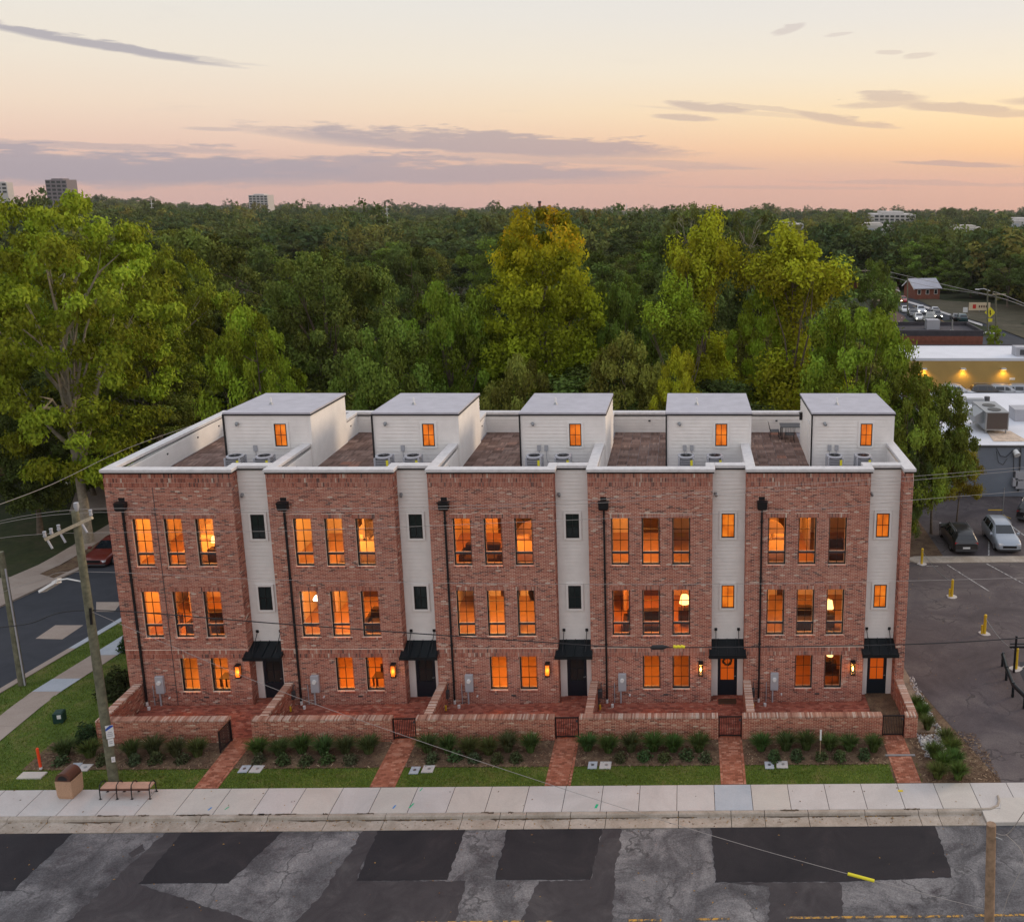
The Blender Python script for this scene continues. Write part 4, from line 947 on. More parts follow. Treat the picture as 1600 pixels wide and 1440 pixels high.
def pchair(x, y, rz, lab):
    t = thing('patio_chair', lab, 'chair', (UX[4] + x, YF + y, 10.1), rz)
    b = MB(); b.box(-.24, .24, -.24, .24, .42, .45); b.build('seat', M['dgrey'], t)
    b = MB(); b.tube([(-.24, .24, .45), (-.25, .36, .9), (.25, .36, .9), (.24, .24, .45)], .015, 5)
    for k in range(5): b.tube([(-.18 + k * .09, .26, .45), (-.18 + k * .09, .36, .9)], .008, 4)
    b.build('backrest', M['black'], t)
    for q in (-.22, .22):
        for p in (-.22, .22): b = MB(); b.tube([(q, p, .42), (q * 1.15, p * 1.15, 0)], .014, 5); b.build('leg', M['black'], t)
pchair(2.15, 9.8, R(90), 'dark metal chair at the left end of the roof deck table'); pchair(2.9, 9.1, R(180), 'dark metal chair on the near side of the roof deck table')

# ------------------------------------------------------------------ street furniture
# near-left utility pole
pb = on(178, 1221); pt = at(117, 798, pb.y)
t = thing('utility_pole', 'tall weathered wooden utility pole beside the bus bench, street lamp on its side', 'utility pole', (pb.x, pb.y, 0))
L_ = lambda px, py, dy=0: tuple(at(px, py, pb.y + dy) - Vector((pb.x, pb.y, 0)))
b = MB(); b.tube([(0, 0, -.3), tuple((pt - pb) * .5), tuple(pt - pb)], [.19, .165, .13], 14); b.build('pole', M['pole'], t)
a0, a1 = Vector(L_(75, 840)), Vector(L_(148, 806)); ad = (a1 - a0).normalized()
b = MB(); b.obox((a0 + a1) / 2 + Vector((0, -.16, 0)), ad, (0, 1, 0), ad.cross(Vector((0, 1, 0))), (a1 - a0).length / 2, .05, .06); b.build('crossarm', M['arm'], t)
for q in (.0, .14, .3, .98):
    p = a0.lerp(a1, q) + Vector((0, -.16, .06)); b = MB(); b.tube([p, p + Vector((0, 0, .08)), p + Vector((0, 0, .12)), p + Vector((0, 0, .26))], [.03, .075, .05, .065], 10); b.build('insulator', M['porcelain'], t)
for q in (.04, .32, .78):
    p = a0.lerp(a1, q) + Vector((0, -.16, -.05)); b = MB(); b.tube([p, p + Vector((.18, -.05, -.34))], [.04, .04], 8); b.build('fuse_cutout', M['grey'], t)
p = Vector(L_(120, 796)); b = MB(); b.tube([p + Vector((0, 0, -.1)), p + Vector((0, 0, .12)), p + Vector((0, 0, .28))], [.04, .10, .085], 10); b.build('insulator', M['porcelain'], t)
b = MB(); b.tube([L_(131, 917), L_(127, 908), L_(105, 904), L_(90, 906), L_(84, 910)], .03, 7); b.tube([L_(128, 908), L_(130, 918)], .05, 6); b.build('lamp_arm', M['whitep'], t)
b = MB(); q0, q1 = Vector(L_(88, 910)), Vector(L_(68, 922)); dd = (q1 - q0).normalized()
b.obox(q0.lerp(q1, .5), dd, dd.cross(Vector((0, .3, 1))).normalized(), dd.cross(dd.cross(Vector((0, .3, 1)))).normalized(), .38, .17, .05); b.obox(q0 + Vector((.02, 0, .06)), dd, dd.cross(Vector((0, .3, 1))).normalized(), Z, .14, .1, .06); b.build('lamp_head', M['whitep'], t)
b = MB(); b.tube([L_(141, 950, -.2), L_(143, 975, -.2)], .05, 8); b.build('cable_clamp', M['black'], t)
def signplate(px0, py0, px1, py1, header):
    c0, c1 = Vector(L_(px0, py0, -.22)), Vector(L_(px1, py1, -.22)); z = Vector(((c0.x + c1.x) / 2, c0.y, (c0.z + c1.z) / 2)); w, h = abs(c1.x - c0.x) / 2 * 1.06, abs(c0.z - c1.z) / 2
    U = Vector((.93, .36, 0)); b = MB(); b.obox(z, U, (0, 0, 1), U.cross(Vector(Z)), w, h, .006, mi=0); nn = Vector((.36, -.93, 0)) * .009
    if header:
        b.add([tuple(z + U * x * w + Vector((0, 0, y * h)) + nn) for x, y in ((-.98, .2), (-.98, .55), (.1, .97), (.98, .97), (.98, .75))], [(0, 4, 3, 2, 1)], mi=1)
        for k in range(3): b.obox(z + Vector((0, 0, h * (-.05 - .28 * k))) + nn, U, (0, 0, 1), nn.normalized(), w * (.5 if k == 0 else .72), h * .07, .002, mi=2)
    else:
        for k in range(2): b.obox(z + Vector((0, 0, h * (.3 - .5 * k))) + nn, U, (0, 0, 1), nn.normalized(), w * .6, h * .12, .002, mi=2)
    b.build('sign_plate', [M['whitep'], M['blue'], M['grey']], t)
signplate(165, 1133, 178, 1153, True); signplate(169, 1154, 178, 1165, False); signplate(174, 1182, 180, 1190, False)
# far-left pole
p2 = gr(35, 1069); p2t = at(1, 862, p2.y)
t2 = thing('utility_pole', 'brown wooden utility pole at the kerb of the side street', 'utility pole', tuple(p2)); b = MB(); b.tube([(0, 0, -.3), tuple(p2t - p2)], [.17, .13], 12); b.build('pole', M['pole'], t2)
b = MB(); b.tube([(.19, -.1, 0), tuple((p2t - p2) * .88 + Vector((.15, -.08, 0)))], .04, 6); b.build('conduit', M['grey'], t2)
# near-right pole
p3t = at(1549, 1287, 22.5); p3b = at(1546, 1440, 22.5); dir3 = (p3b - p3t) / (p3t.z - p3b.z); p3 = p3t + dir3 * p3t.z
t3 = thing('utility_pole', 'bare tan utility pole standing on the near side of the road', 'utility pole', tuple(p3)); b = MB(); b.tube([(0, 0, -.2), tuple(p3t - p3)], [.15, .125], 14); b.build('pole', M['pole_tan'], t3)
b = MB(); q = p3t - p3; b.tube([q + Vector((.1, -.05, -.35)), q + Vector((.28, -.1, -.4))], .02, 5); b.build('bolt', M['mgrey'], t3)
# wires
def wire(lab, pts, r=.008, m='wire', name='power_line'):
    ps = [at(x, y, d) for x, y, d in pts]; out = []
    for k in range(len(ps) - 1):
        p0 = ps[max(k - 1, 0)]; p1, p2_ = ps[k], ps[k + 1]; p3_ = ps[min(k + 2, len(ps) - 1)]
        for s in range(8):
            u = s / 8; out.append(.5 * ((2 * p1) + (p2_ - p0) * u + (2 * p0 - 5 * p1 + 4 * p2_ - p3_) * u * u + (3 * p1 - p0 - 3 * p2_ + p3_) * u ** 3))
    out.append(ps[-1]); o = out[0]; b = MB(); b.tube([p - o for p in out], r, 5)
    return tag(b.build(name, M[m], None, tuple(o)), lab, 'power line', 'overhead lines')
d0 = pb.y
wire('topmost overhead wire from the leaning pole across the upper facades to the right edge', [(-60, 828, d0 - .5), (118, 796, d0), (450, 796, d0 + .4), (850, 785, d0 + .8), (1180, 762, d0 + 1), (1427, 744, d0 + 1), (1680, 723, d0 + 1)])
wire('second overhead wire just under the topmost one', [(-60, 831, d0 - .3), (112, 802, d0 + .3), (450, 800, d0 + .6), (850, 790, d0 + 1), (1180, 769, d0 + 1.2), (1427, 750, d0 + 1.2), (1680, 727, d0 + 1.2)])
wire('overhead wire crossing the tops of the upper windows', [(-60, 853, d0), (70, 834, d0), (450, 829, d0 + .3), (800, 816, d0 + .5), (1250, 796, d0 + .7), (1427, 781, d0 + .7), (1680, 761, d0 + .7)])
wire('neutral wire crossing the brickwork between the upper and middle windows', [(-60, 948, d0 + 2), (60, 906, d0 + .8), (133, 893, d0), (450, 906, d0), (850, 912, d0), (1150, 912, d0), (1427, 907, d0), (1680, 900, d0)])
wire('black telephone cable running below the middle windows to the right edge', [(-60, 985, d0), (40, 975, d0), (140, 953, d0), (450, 975, d0), (850, 1003, d0), (1025, 1011, d0), (1427, 1006, d0), (1680, 990, d0)], .022, 'cable')
wire('thin wire rising from the left edge past the left parapet', [(-40, 802, 34), (80, 757, 40), (200, 700, 46), (320, 658, 52)], .012)
wire('span wire dropping from the leaning pole across the sidewalk to the near right pole', [(138, 953, d0), (402, 1065, 33.2), (612, 1142, 31), (850, 1222, 28.6), (1100, 1301, 26.2), (1330, 1366, 24.2), (1540, 1420, 22.6)], .008)
wire('guy wire hanging at the far right below the near right pole top', [(1554, 1301, 22.5), (1575, 1302, 22.3), (1600, 1268, 22), (1640, 1210, 21.6)], .012)
wire('thin pole wire running down beside the near right pole', [(1572, 1303, 22.3), (1600, 1340, 22), (1575, 1400, 21.8), (1563, 1440, 21.7)], .009)
wire('far utility wires over the avenue on the right', [(1390, 425, 230), (1455, 440, 205), (1543, 460, 178), (1557, 457, 165), (1660, 500, 120)], .05, 'wire')
wire('lower far utility wire over the avenue', [(1390, 432, 230), (1455, 448, 205), (1543, 461, 178), (1600, 478, 150), (1660, 505, 120)], .045, 'wire')
q0, q1 = at(1325, 1364.5, 24.24), at(1366, 1375.5, 23.9); b = MB(); b.tube([(0, 0, 0), tuple(q1 - q0)], .045, 8); tag(b.build('wire_guard', M['label_yellow'], None, tuple(q0)), 'yellow plastic sleeve on the span wire over the road', 'wire guard')
q0 = at(1016, 1011, d0); b = MB(); b.tube([(0, 0, 0), (.1, 0, 0), (.5, 0, .01), (.75, 0, .02)], [.03, .1, .1, .02], 8); tag(b.build('splice_case', M['cable'], None, tuple(q0)), 'black splice case hanging on the telephone cable', 'splice case')
q0 = at(1052, 1010, d0); b = MB()
for k in range(3): b.tube([(k * .15, 0, .02), (k * .15 + .16, 0, -.02)], .06, 6)
tag(b.build('cable_marker', M['label_yellow'], None, tuple(q0)), 'yellow marker on the telephone cable beside the splice case', 'cable marker')

# bench
t = thing('bench', 'backless slatted bench with black looped arms on the sidewalk', 'bench', (-23.2, 34.25, 0)); Lb = 1.95
for k in range(5): b = MB(); b.bevbox(0, Lb, .03 + k * .085, .105 + k * .085, .42, .46, .008); b.build('slat', M['wood'], t)
for x in (.0, .66, 1.24, Lb):
    b = MB(); b.tube([(x, -.02, 0), (x, .0, .45), (x, .04, .58), (x, .2, .64), (x, .36, .58), (x, .44, .45), (x, .46, 0)] if x in (0, .66, 1.24, Lb) else [], .022, 6); b.box(x - .05, x + .05, -.05, .02, 0, .012); b.box(x - .05, x + .05, .43, .5, 0, .012); b.build('frame', M['black'], t)
b = MB(); b.box(0, Lb, -.0, .03, .36, .43); b.box(0, Lb, .44, .47, .36, .43); b.build('apron', M['brown'], t)
# litter bin
t = thing('litter_bin', 'tan aggregate litter bin with brown barrel lid at the left of the bench', 'litter bin', (-24.58, 34.28, 0), R(-4))
b = MB(); b.loft([[(-.27, 0, .0), (.27, 0, .0), (.27, .58, .0), (-.27, .58, .0)], [(-.31, -.03, .12), (.31, -.03, .12), (.31, .61, .12), (-.31, .61, .12)], [(-.33, -.05, .78), (.33, -.05, .78), (.33, .63, .78), (-.33, .63, .78)]], sm=False); b.build('body', M['tan'], t)
b = MB(); sec = lambda y: [(.31 * math.cos(q), y, .80 + .34 * math.sin(q)) for q in [k * math.pi / 10 for k in range(11)]]
b.loft([sec(-.04), sec(.62)], sm=True); b.build('lid', M['brown'], t)
b = MB(); b.add([(.2 * math.cos(q), -.046, .84 + .2 * math.sin(q)) for q in [k * math.pi / 8 for k in range(9)]], [tuple(range(9))]); b.build('opening', M['black'], t)
# utility covers in the bed edge, two per garden
for k, (xa, ya, xb, yb_) in enumerate(((117, 1197, 132, 1199), (382, 1201, 401, 1201), (648, 1203, 669, 1201), (926, 1195, 946, 1195), (1202, 1195, 1222, 1194))):
    for q, (x, y) in enumerate(((xa, ya), (xb, yb_))):
        p = on(x, y); t = thing('valve_cover', f'{("grey", "white")[q]} utility cover in the bed edge, before the {WORDS[k]} townhouse', 'utility cover', (p.x, p.y, -.02), rng.uniform(-.06, .06), 'utility covers')
        b = MB(); w = .19 if q == 0 else .24; b.bevbox(-w, w, -.24, .24, 0, .045, .01); b.build('lid', M['slab_new'] if q == 0 else M['slab'], t); b = MB(); b.cyl(.04 if q else 0, 0, .04, .05, .07, 10); b.build('cap', M['dgrey' if q == 0 else 'mgrey'], t)
p = on(64, 1201); p_ = at(58, 1169, p.y)
t = thing('marker_post', 'bright orange marker post in the left lawn', 'marker post', tuple(p)); b = MB(); b.tube([(0, 0, 0), tuple(p_ - p)], .055, 8); b.tube([tuple((p_ - p)), tuple((p_ - p) * 1.04)], [.055, .02], 8); b.build('post', M['orange'], t); b = MB(); b.tube([(0, 0, .0), (0, 0, .1)], .06, 8); b.build('collar', M['whitep'], t)
p = on(50, 1211); b = MB(); b.bevbox(-.5, .5, -.22, .22, -.05, .04, .02); tag(b.build('concrete_pad', M['slab_b'], None, (p.x, p.y, 0)), 'pale concrete pad in the lawn at the foot of the orange marker', 'concrete pad')
p = on(94, 1126); t = thing('cable_box', 'small dark green cable box on the left lawn', 'cable box', (p.x, p.y, 0), .2); b = MB(); b.bevbox(-.2, .2, -.2, .2, 0, .5, .05); b.build('cabinet', M['green_box'], t); b = MB(); b.box(-.02, .14, -.21, -.202, .22, .4); b.build('sticker', M['whitep'], t)
p = on(1281, 1187); t = thing('flag_stake', 'thin wooden stake with white tag before the rightmost garden wall', 'stake', (p.x, p.y, 0)); b = MB(); b.box(-.015, .015, -.015, .015, 0, 1.1); b.build('stake', M['pole_tan'], t); b = MB(); b.box(-.035, .035, -.022, -.016, .95, 1.45); b.build('tag', M['whitep'], t)
# chalk / paint survey marks on the sidewalk
pm = {'blue': mat('survey_blue', (.05, .25, .6), .9), 'green': mat('survey_green', (.02, .45, .22), .9), 'yel': mat('survey_yellow', (.75, .55, .02), .9)}
def mark(px, py, w, h, mm, sk=0):
    p = on(px, py); b = MB(); b.quad((p.x - w, p.y - h, .005), (p.x + w, p.y - h, .005), (p.x + w + sk, p.y + h, .005), (p.x - w + sk, p.y + h, .005)); b.build('survey_mark', pm[mm], walk)
for a_ in ((327, 1263, .03, .09, 'blue', .05), (353, 1262, .025, .09, 'green', .08), (615, 1260, .03, .1, 'blue', .05), (641, 1258, .03, .14, 'green', .1), (931, 1259, .05, .12, 'green', .05), (1407, 1235, .1, .06, 'yel', 0), (657, 1233, .02, .1, 'green', .05)): mark(*a_)
# bollards with chain
bt = []
for k, (x, y) in enumerate(((1440, 881), (1487, 932), (1538, 990), (1587, 1045))):
    p = gr(x, y); t = thing('bollard', f'{["farthest", "second farthest", "third", "nearest"][k]} yellow bollard in the row across the parking lot', 'bollard', tuple(p), 0, 'yellow bollards'); bt.append(p)
    b = MB(); b.cyl(0, 0, -.1, 1.15, .085, 12); b.tube([(0, 0, 1.15), (0, 0, 1.19)], [.085, .03], 12); b.build('post', M['yellow'], t)
    if k in (1, 2): b = MB(); b.cyl(-.16, -.03, -.1, .55, .06, 10); b.build('short_post', M['yellow'], t)
    b = MB(); b.prism([(math.cos(a) * rng.uniform(.25, .38), math.sin(a) * rng.uniform(.25, .38)) for a in [q * .6283 for q in range(10)]], -.2, .035); b.build('footing', M['slab'], t)
for k in range(3):
    if k == 1: continue
    a_, c_ = bt[k] + Vector((0, 0, 1.0)), bt[k + 1] + Vector((0, 0, 1.0)); b = MB()
    b.tube([a_.lerp(c_, s / 12) - a_ - Vector((0, 0, 1.2 * (s / 12) * (1 - s / 12))) for s in range(13)], .018, 5); tag(b.build('chain', M['mgrey'], None, tuple(a_)), f'sagging chain between the {["two farthest", "", "two nearest"][k]} yellow bollards', 'chain')
# guard rail at the right edge
t = thing('guard_rail', 'dark curved pipe guard rail at the right edge of the lot', 'guard rail', (16.7, 46, 0)); gp = [gr(1566, 1040), gr(1572, 1062), gr(1582, 1088), gr(1600, 1106), gr(1640, 1130)]
b = MB(); b.tube([p + Vector((0, 0, .62)) - Vector((16.7, 46, 0)) for p in gp], .11, 8); b.build('rail', M['canopy'], t)
for p in gp: b = MB(); b.cyl(p.x - 16.7, p.y - 46, p.z - .1, p.z + .75, .07, 8); b.build('post', M['canopy'], t)
p = gr(1584, 1050); t = thing('gate_post', 'black slender post with cross bar near the nearest bollard', 'post', tuple(p)); b = MB(); b.cyl(0, 0, 0, 2.0, .06, 8); b.build('post', M['black'], t); b = MB(); b.box(-.3, .9, -.04, .04, 1.35, 1.45); b.box(-.3, .9, -.04, .04, 1.55, 1.6); b.build('bar', M['black'], t)
p = gr(1566, 810); t = thing('sign_post', 'slim pole with yellow base bars behind the silver car', 'post', tuple(p)); b = MB(); b.cyl(0, 0, 0, 2.6, .04, 6); b.build('post', M['mgrey'], t); b = MB(); b.box(-1.2, .0, -.03, .03, .7, .76); b.tube([(0, 0, .3), (-.7, 0, 0)], .03, 5); b.tube([(0, 0, .3), (.7, 0, 0)], .03, 5); b.build('brace', M['yellow'], t)
# river rocks beside the right walkway
b = MB()
def pebble(b, p, s):
    o = [Vector((rng.uniform(.7, 1.2) * math.cos(a) * s, rng.uniform(.7, 1.2) * math.sin(a) * s, 0)) for a in [k * math.pi / 3 + rng.random() * .4 for k in range(6)]]
    v = [tuple(p + q) for q in o] + [tuple(p + q * .6 + Vector((0, 0, s * rng.uniform(.5, .9)))) for q in o]
    b.add(v, [(k, (k + 1) % 6, 6 + (k + 1) % 6, 6 + k) for k in range(6)] + [tuple(range(6, 12))], a=rng.random())
stm = brickmat('river_rock_tones', [(0, (.16, .16, .18)), (.3, (.36, .35, .36)), (.7, (.56, .54, .53)), (1, (.72, .68, .62))], 0)
for k in range(430):
    u = rng.random(); x = 10.3 + rng.random() * 1.15; y = 36.6 + rng.random() * 1.7
    pebble(b, Vector((x, y, -.01)), rng.uniform(.035, .08))
for k in range(260):
    y = 38.3 + rng.random() * 5; x = 11.35 + rng.uniform(-.16, .16) - (y - 38.3) * .04; pebble(b, Vector((x, y, -.0)), rng.uniform(.02, .05))
tag(b.build('river_rocks', stm, None, kind='stuff'), 'pale river rocks heaped beside the rightmost walkway', 'rocks')
# mulch chips and grass blades
b = MB(); n = 9000
for k in range(n):
    if k < 7000: x, y = rng.uniform(-27.4, 8.6), rng.uniform(36.15, 38.05)
    else: x, y = rng.uniform(9.9, 13.0), rng.uniform(34.95, 38.5)
    if any(GW[q][1] < x < GW[q + 1][0] for q in range(5)): continue
    a = rng.random() * 6.28; l, w = rng.uniform(.03, .08), rng.uniform(.006, .018); d, e = Vector((math.cos(a), math.sin(a), rng.uniform(-.2, .3))), Vector((-math.sin(a), math.cos(a), rng.uniform(-.3, .3))); p = Vector((x, y, .0 + rng.random() * .02))
    b.quad(p - d * l - e * w, p + d * l - e * w, p + d * l + e * w, p - d * l + e * w, a=rng.random())
b.build('mulch_chips', brickmat('mulch_chip_tones', [(0, (.06, .035, .022)), (.5, (.16, .10, .065)), (.85, (.28, .19, .12)), (1, (.45, .34, .22))], 0), None, kind='stuff')
def leafmat(name, ramp=None, trans=.13, objcol=True, huevar=.05):
    M_ = bpy.data.materials.new(name); M_.use_nodes = True; t = M_.node_tree; t.nodes.clear()
    a = N(t, 'ShaderNodeAttribute', attribute_name='v'); oi = N(t, 'ShaderNodeObjectInfo')
    if ramp: c = ramp(t, a.outputs['Fac'], oi)
    else: c = oi.outputs['Color']
    hs = N(t, 'ShaderNodeHueSaturation'); t.links.new(c, hs.inputs['Color'])
    t.links.new(MA(t, 'ADD', .5 - huevar / 2, MA(t, 'MULTIPLY', a.outputs['Fac'], huevar)), hs.inputs['Hue'])
    t.links.new(MA(t, 'ADD', .40, MA(t, 'MULTIPLY', a.outputs['Fac'], 1.5)), hs.inputs['Value'])
    d = N(t, 'ShaderNodeBsdfDiffuse'); tr = N(t, 'ShaderNodeBsdfTranslucent'); t.links.new(hs.outputs[0], d.inputs[0]); t.links.new(MIX(t, 1.0, hs.outputs[0], (1.1, 1.05, .5, 1), 'MULTIPLY'), tr.inputs[0])
    mx = N(t, 'ShaderNodeMixShader', n0=trans); t.links.new(d.outputs[0], mx.inputs[1]); t.links.new(tr.outputs[0], mx.inputs[2])
    o = N(t, 'ShaderNodeOutputMaterial'); t.links.new(mx.outputs[0], o.inputs[0]); return M_
M['leaf'] = leafmat('leaves'); M['blade'] = leafmat('grass_blades', lambda t, v, oi: RAMP(t, v, [(0, (.08, .125, .016)), (.6, (.135, .195, .028)), (.9, (.23, .23, .065)), (1, (.30, .25, .12))]), .25)
def rawmesh(name, V, F, A, mats, smooth=False, mi=None):
    me = bpy.data.meshes.new(name); nv, nf = len(V), len(F); k = F.shape[1]
    me.vertices.add(nv); me.vertices.foreach_set('co', V.astype(np.float32).ravel()); me.loops.add(nf * k); me.loops.foreach_set('vertex_index', F.astype(np.int32).ravel())
    me.polygons.add(nf); me.polygons.foreach_set('loop_start', np.arange(0, nf * k, k, dtype=np.int32)); 
    for mm in mats: me.materials.append(mm)
    at_ = me.attributes.new('v', 'FLOAT', 'FACE'); at_.data.foreach_set('value', A.astype(np.float32))
    me.update(calc_edges=True); return me
b = MB()
for k in range(900):
    q = rng.random()
    if q < .05: x, y, z = rng.uniform(-30, 12), 33.3 + 1.55 * rng.random() ** .7, .006
    elif q < .55: x, y, z = rng.uniform(-30, 12), 33.0 - .6 * rng.random() ** 2, -.104
    elif q < .68: x, y, z = rng.uniform(-30, 12), rng.uniform(27.5, 32.3), ZR + .014
    else: x, y = 12 + 12 * rng.random(), rng.uniform(36, 62); z = gz(y) + .006
    a = rng.random() * 6.28; l = rng.uniform(.02, .05); d, e = Vector((math.cos(a), math.sin(a), 0)), Vector((-math.sin(a), math.cos(a), .3)); p = Vector((x, y, z))
    b.quad(p - d * l, p - e * l * .6 + Vector((0, 0, .02)), p + d * l, p + e * l * .6, a=rng.random())
b.build('fallen_leaves', brickmat('fallen_leaf_tones', [(0, (.09, .05, .025)), (.5, (.2, .11, .05)), (1, (.40, .24, .07))], 0), None, kind='stuff')
n = 52000
def lawnpts(n):
    x = np.concatenate([nrng.uniform(-29.9, 9.8, int(n * .55)), nrng.uniform(-29.9, -25.7, int(n * .3)), nrng.uniform(-32.7, -31.35, n - int(n * .55) - int(n * .3))])
    y = np.concatenate([nrng.uniform(34.9, 36.22, int(n * .55)), nrng.uniform(36.2, 48, int(n * .3)), nrng.uniform(36, 56, n - int(n * .55) - int(n * .3))]); return x, y
x, y = lawnpts(n); ok = np.ones(n, bool)
for q in range(5): ok &= ~((x > GW[q][1] - .02) & (x < GW[q + 1][0] + .02) & (y < 38))
ok &= ~((x > -27.3) & (x < -25.6) & (y > 36.25) & (y < 38.2)); x, y = x[ok], y[ok]; n = len(x)
zz = np.array([gz(q) for q in y]) - .03; hgt = nrng.uniform(.03, .075, n); ang = nrng.uniform(0, 6.28, n); w = nrng.uniform(.008, .018, n)
V = np.zeros((n, 3, 3)); dx, dy = np.cos(ang) * w, np.sin(ang) * w; lean = nrng.uniform(-.05, .05, (n, 2))
V[:, 0] = np.stack([x - dx, y - dy, zz], -1); V[:, 1] = np.stack([x + dx, y + dy, zz], -1); V[:, 2] = np.stack([x + lean[:, 0], y + lean[:, 1], zz + hgt], -1)
pat = .5 + .5 * np.sin(x * 1.3 + np.sin(y * 2.1) * 1.5) * np.sin(y * 3.0 + x * .4)
obj('grass', rawmesh('grass', V.reshape(-1, 3), np.arange(n * 3).reshape(-1, 3), np.clip(nrng.random(n) * .6 + pat * .35, 0, 1), [M['blade']]), None, kind='stuff')

# ------------------------------------------------------------------ shrubs
def tuft_mesh(n, hgt, rad, name='blades', w=.012, seed=1):
    g = np.random.default_rng(seed); V = []; A = []
    a = g.uniform(0, 6.283, n); r0 = np.sqrt(g.random(n)) * rad * .35; th = g.random(n) ** .7 * 1.15; L = hgt * g.uniform(.65, 1.1, n)
    base = np.stack([np.cos(a) * r0, np.sin(a) * r0, np.zeros(n)], -1); out = np.stack([np.cos(a), np.sin(a), np.zeros(n)], -1); up = np.array([0, 0, 1.0]); side = np.stack([-np.sin(a), np.cos(a), np.zeros(n)], -1) * w
    p1 = base + out * (np.sin(th) * L * .35)[:, None] * (rad / hgt) + up * (L * .6)[:, None]; p2 = p1 + out * (np.sin(th) * L * .55)[:, None] + up * (np.cos(th) * L * .35)[:, None]
    V = np.stack([base - side, base + side, p1 + side, p1 - side, p1 - side, p1 + side, p2 + side * .2, p2 - side * .2], 1).reshape(-1, 3)
    return rawmesh(name, V, np.arange(len(V)).reshape(-1, 4), np.repeat(g.random(n), 2), [M['leaf']])
def shrub_mesh(n, rx, rz, leaf=.06, name='foliage', seed=1):
    g = np.random.default_rng(seed); d = g.normal(size=(n, 3)); d /= np.linalg.norm(d, axis=1)[:, None]; d[:, 2] = np.abs(d[:, 2]) * 1.15 - .15
    bump = 1 + .18 * np.sin(d[:, 0] * 5 + seed) * np.sin(d[:, 1] * 6) + .1 * np.sin(d[:, 2] * 9)
    p = d * (g.random(n) ** .35 * bump)[:, None] * np.array([rx, rx, rz]); p[:, 2] += rz * .12; p[:, 2] = np.maximum(p[:, 2], .02)
    return leafquads(p, d, leaf, g, name)
def leafquads(p, outn, leaf, g, name, A=None, mats=None, spread=.5):
    n = len(p); nn = outn * (1 - spread) + g.normal(size=(n, 3)) * spread + np.array([0, 0, .35]); nn /= np.linalg.norm(nn, axis=1)[:, None] + 1e-9
    t1 = np.cross(nn, g.normal(size=(n, 3))); t1 /= np.linalg.norm(t1, axis=1)[:, None] + 1e-9; t2 = np.cross(nn, t1)
    s = leaf * g.uniform(.6, 1.35, n)[:, None]; V = np.stack([p - t1 * s, p - t2 * s * .55, p + t1 * s, p + t2 * s * .55 + nn * s * .15], 1).reshape(-1, 3)
    return rawmesh(name, V, np.arange(4 * n).reshape(-1, 4), g.random(n) if A is None else A, mats or [M['leaf']])
TUFT = [tuft_mesh(620, .74, .5, seed=k) for k in range(3)]; LOWS = [shrub_mesh(420, .30, .38, .05, seed=k) for k in range(3)]
BIG = [shrub_mesh(2600, .8, 1.2, .07, seed=9)]
b = MB(); b.tube([(0, 0, -.02), (.01, 0, .22)], [.05, .02], 6); STEM = b.mesh('stem', M['trunk'])
def shrub(name, mesh, p, s, lab, col, group, cat='shrub'):
    t = thing(name, lab, cat, p, rng.uniform(0, 6.28), group); t.scale = (s * rng.uniform(.9, 1.12), s * rng.uniform(.9, 1.12), s * rng.uniform(.9, 1.15))
    o = obj(mesh.name.split('.')[0], mesh, t); o.color = (*[c * rng.uniform(.85, 1.15) for c in col], 1); obj('stem', STEM, t)
tall = [[(100, 0), (140, 0), (205, 0), (240, 0), (275, 0), (308, 0)], [(403, 0), (437, 0), (472, 0), (506, 0), (540, 0), (576, 0)], [(668, 0), (700, 0), (733, 0), (763, 0), (794, 0), (829, 0)],
        [(918, 0), (951, 0), (986, 0), (1021, 0), (1052, 0), (1092, 0)], [(1189, 0), (1228, 0), (1260, 0), (1296, 0), (1326, 0), (1365, 0)]]
low = [[95, 160, 210, 245, 285], [405, 443, 478, 511, 547], [675, 712, 741, 777, 806], [969, 1007, 1038, 1073, 1102], [1210, 1245, 1283, 1312, 1350]]
for k in range(5):
    for q, (x, _) in enumerate(tall[k]):
        yy = 37.25 + rng.uniform(-.15, .15); p = at(x, 1172, yy); shrub('ornamental_grass', rng.choice(TUFT), (p.x, yy, -.02), .95, f'feathery green grass clump, {ORD[q]} of six before the {WORDS[k]} townhouse garden wall', (.075, .105, .035), 'grass clumps along the garden walls', 'grass clump')
    for q, x in enumerate(low[k]):
        yy = 36.62 + rng.uniform(-.12, .12); p = at(x, 1188, yy); shrub('low_shrub', rng.choice(LOWS), (p.x, yy, -.02), 1.0, f'small dark shrub, {ORD[q]} of five in the front bed row before the {WORDS[k]} townhouse', (.06, .075, .035), 'low shrubs in the front bed')
for q, (x, y) in enumerate([(1432, 1108), (1441, 1120), (1449, 1138), (1478, 1160), (1487, 1175), (1492, 1192), (1459, 1182), (1474, 1200), (1465, 1214), (1497, 1216)]):
    p = on(x, y); shrub('ornamental_grass', TUFT[q % 3], (p.x, p.y, -.02), .84, f'green grass clump in the bed at the lot edge, {ORD[q]} counting towards the sidewalk', (.085, .125, .032), 'grass clumps at the lot edge', 'grass clump')
for (x, y, s, lab) in ((185, 1085, 1.0, 'dark round evergreen bush at the left corner of the leftmost townhouse'), (137, 1160, .62, 'dark bush at the left end of the corner garden wall'), (205, 1015, .7, 'dark bush on the lawn left of the leftmost townhouse')):
    p = gr(x, y); shrub('evergreen_bush', BIG[0], tuple(p), s, lab, (.035, .055, .022), 'evergreen bushes at the corner')

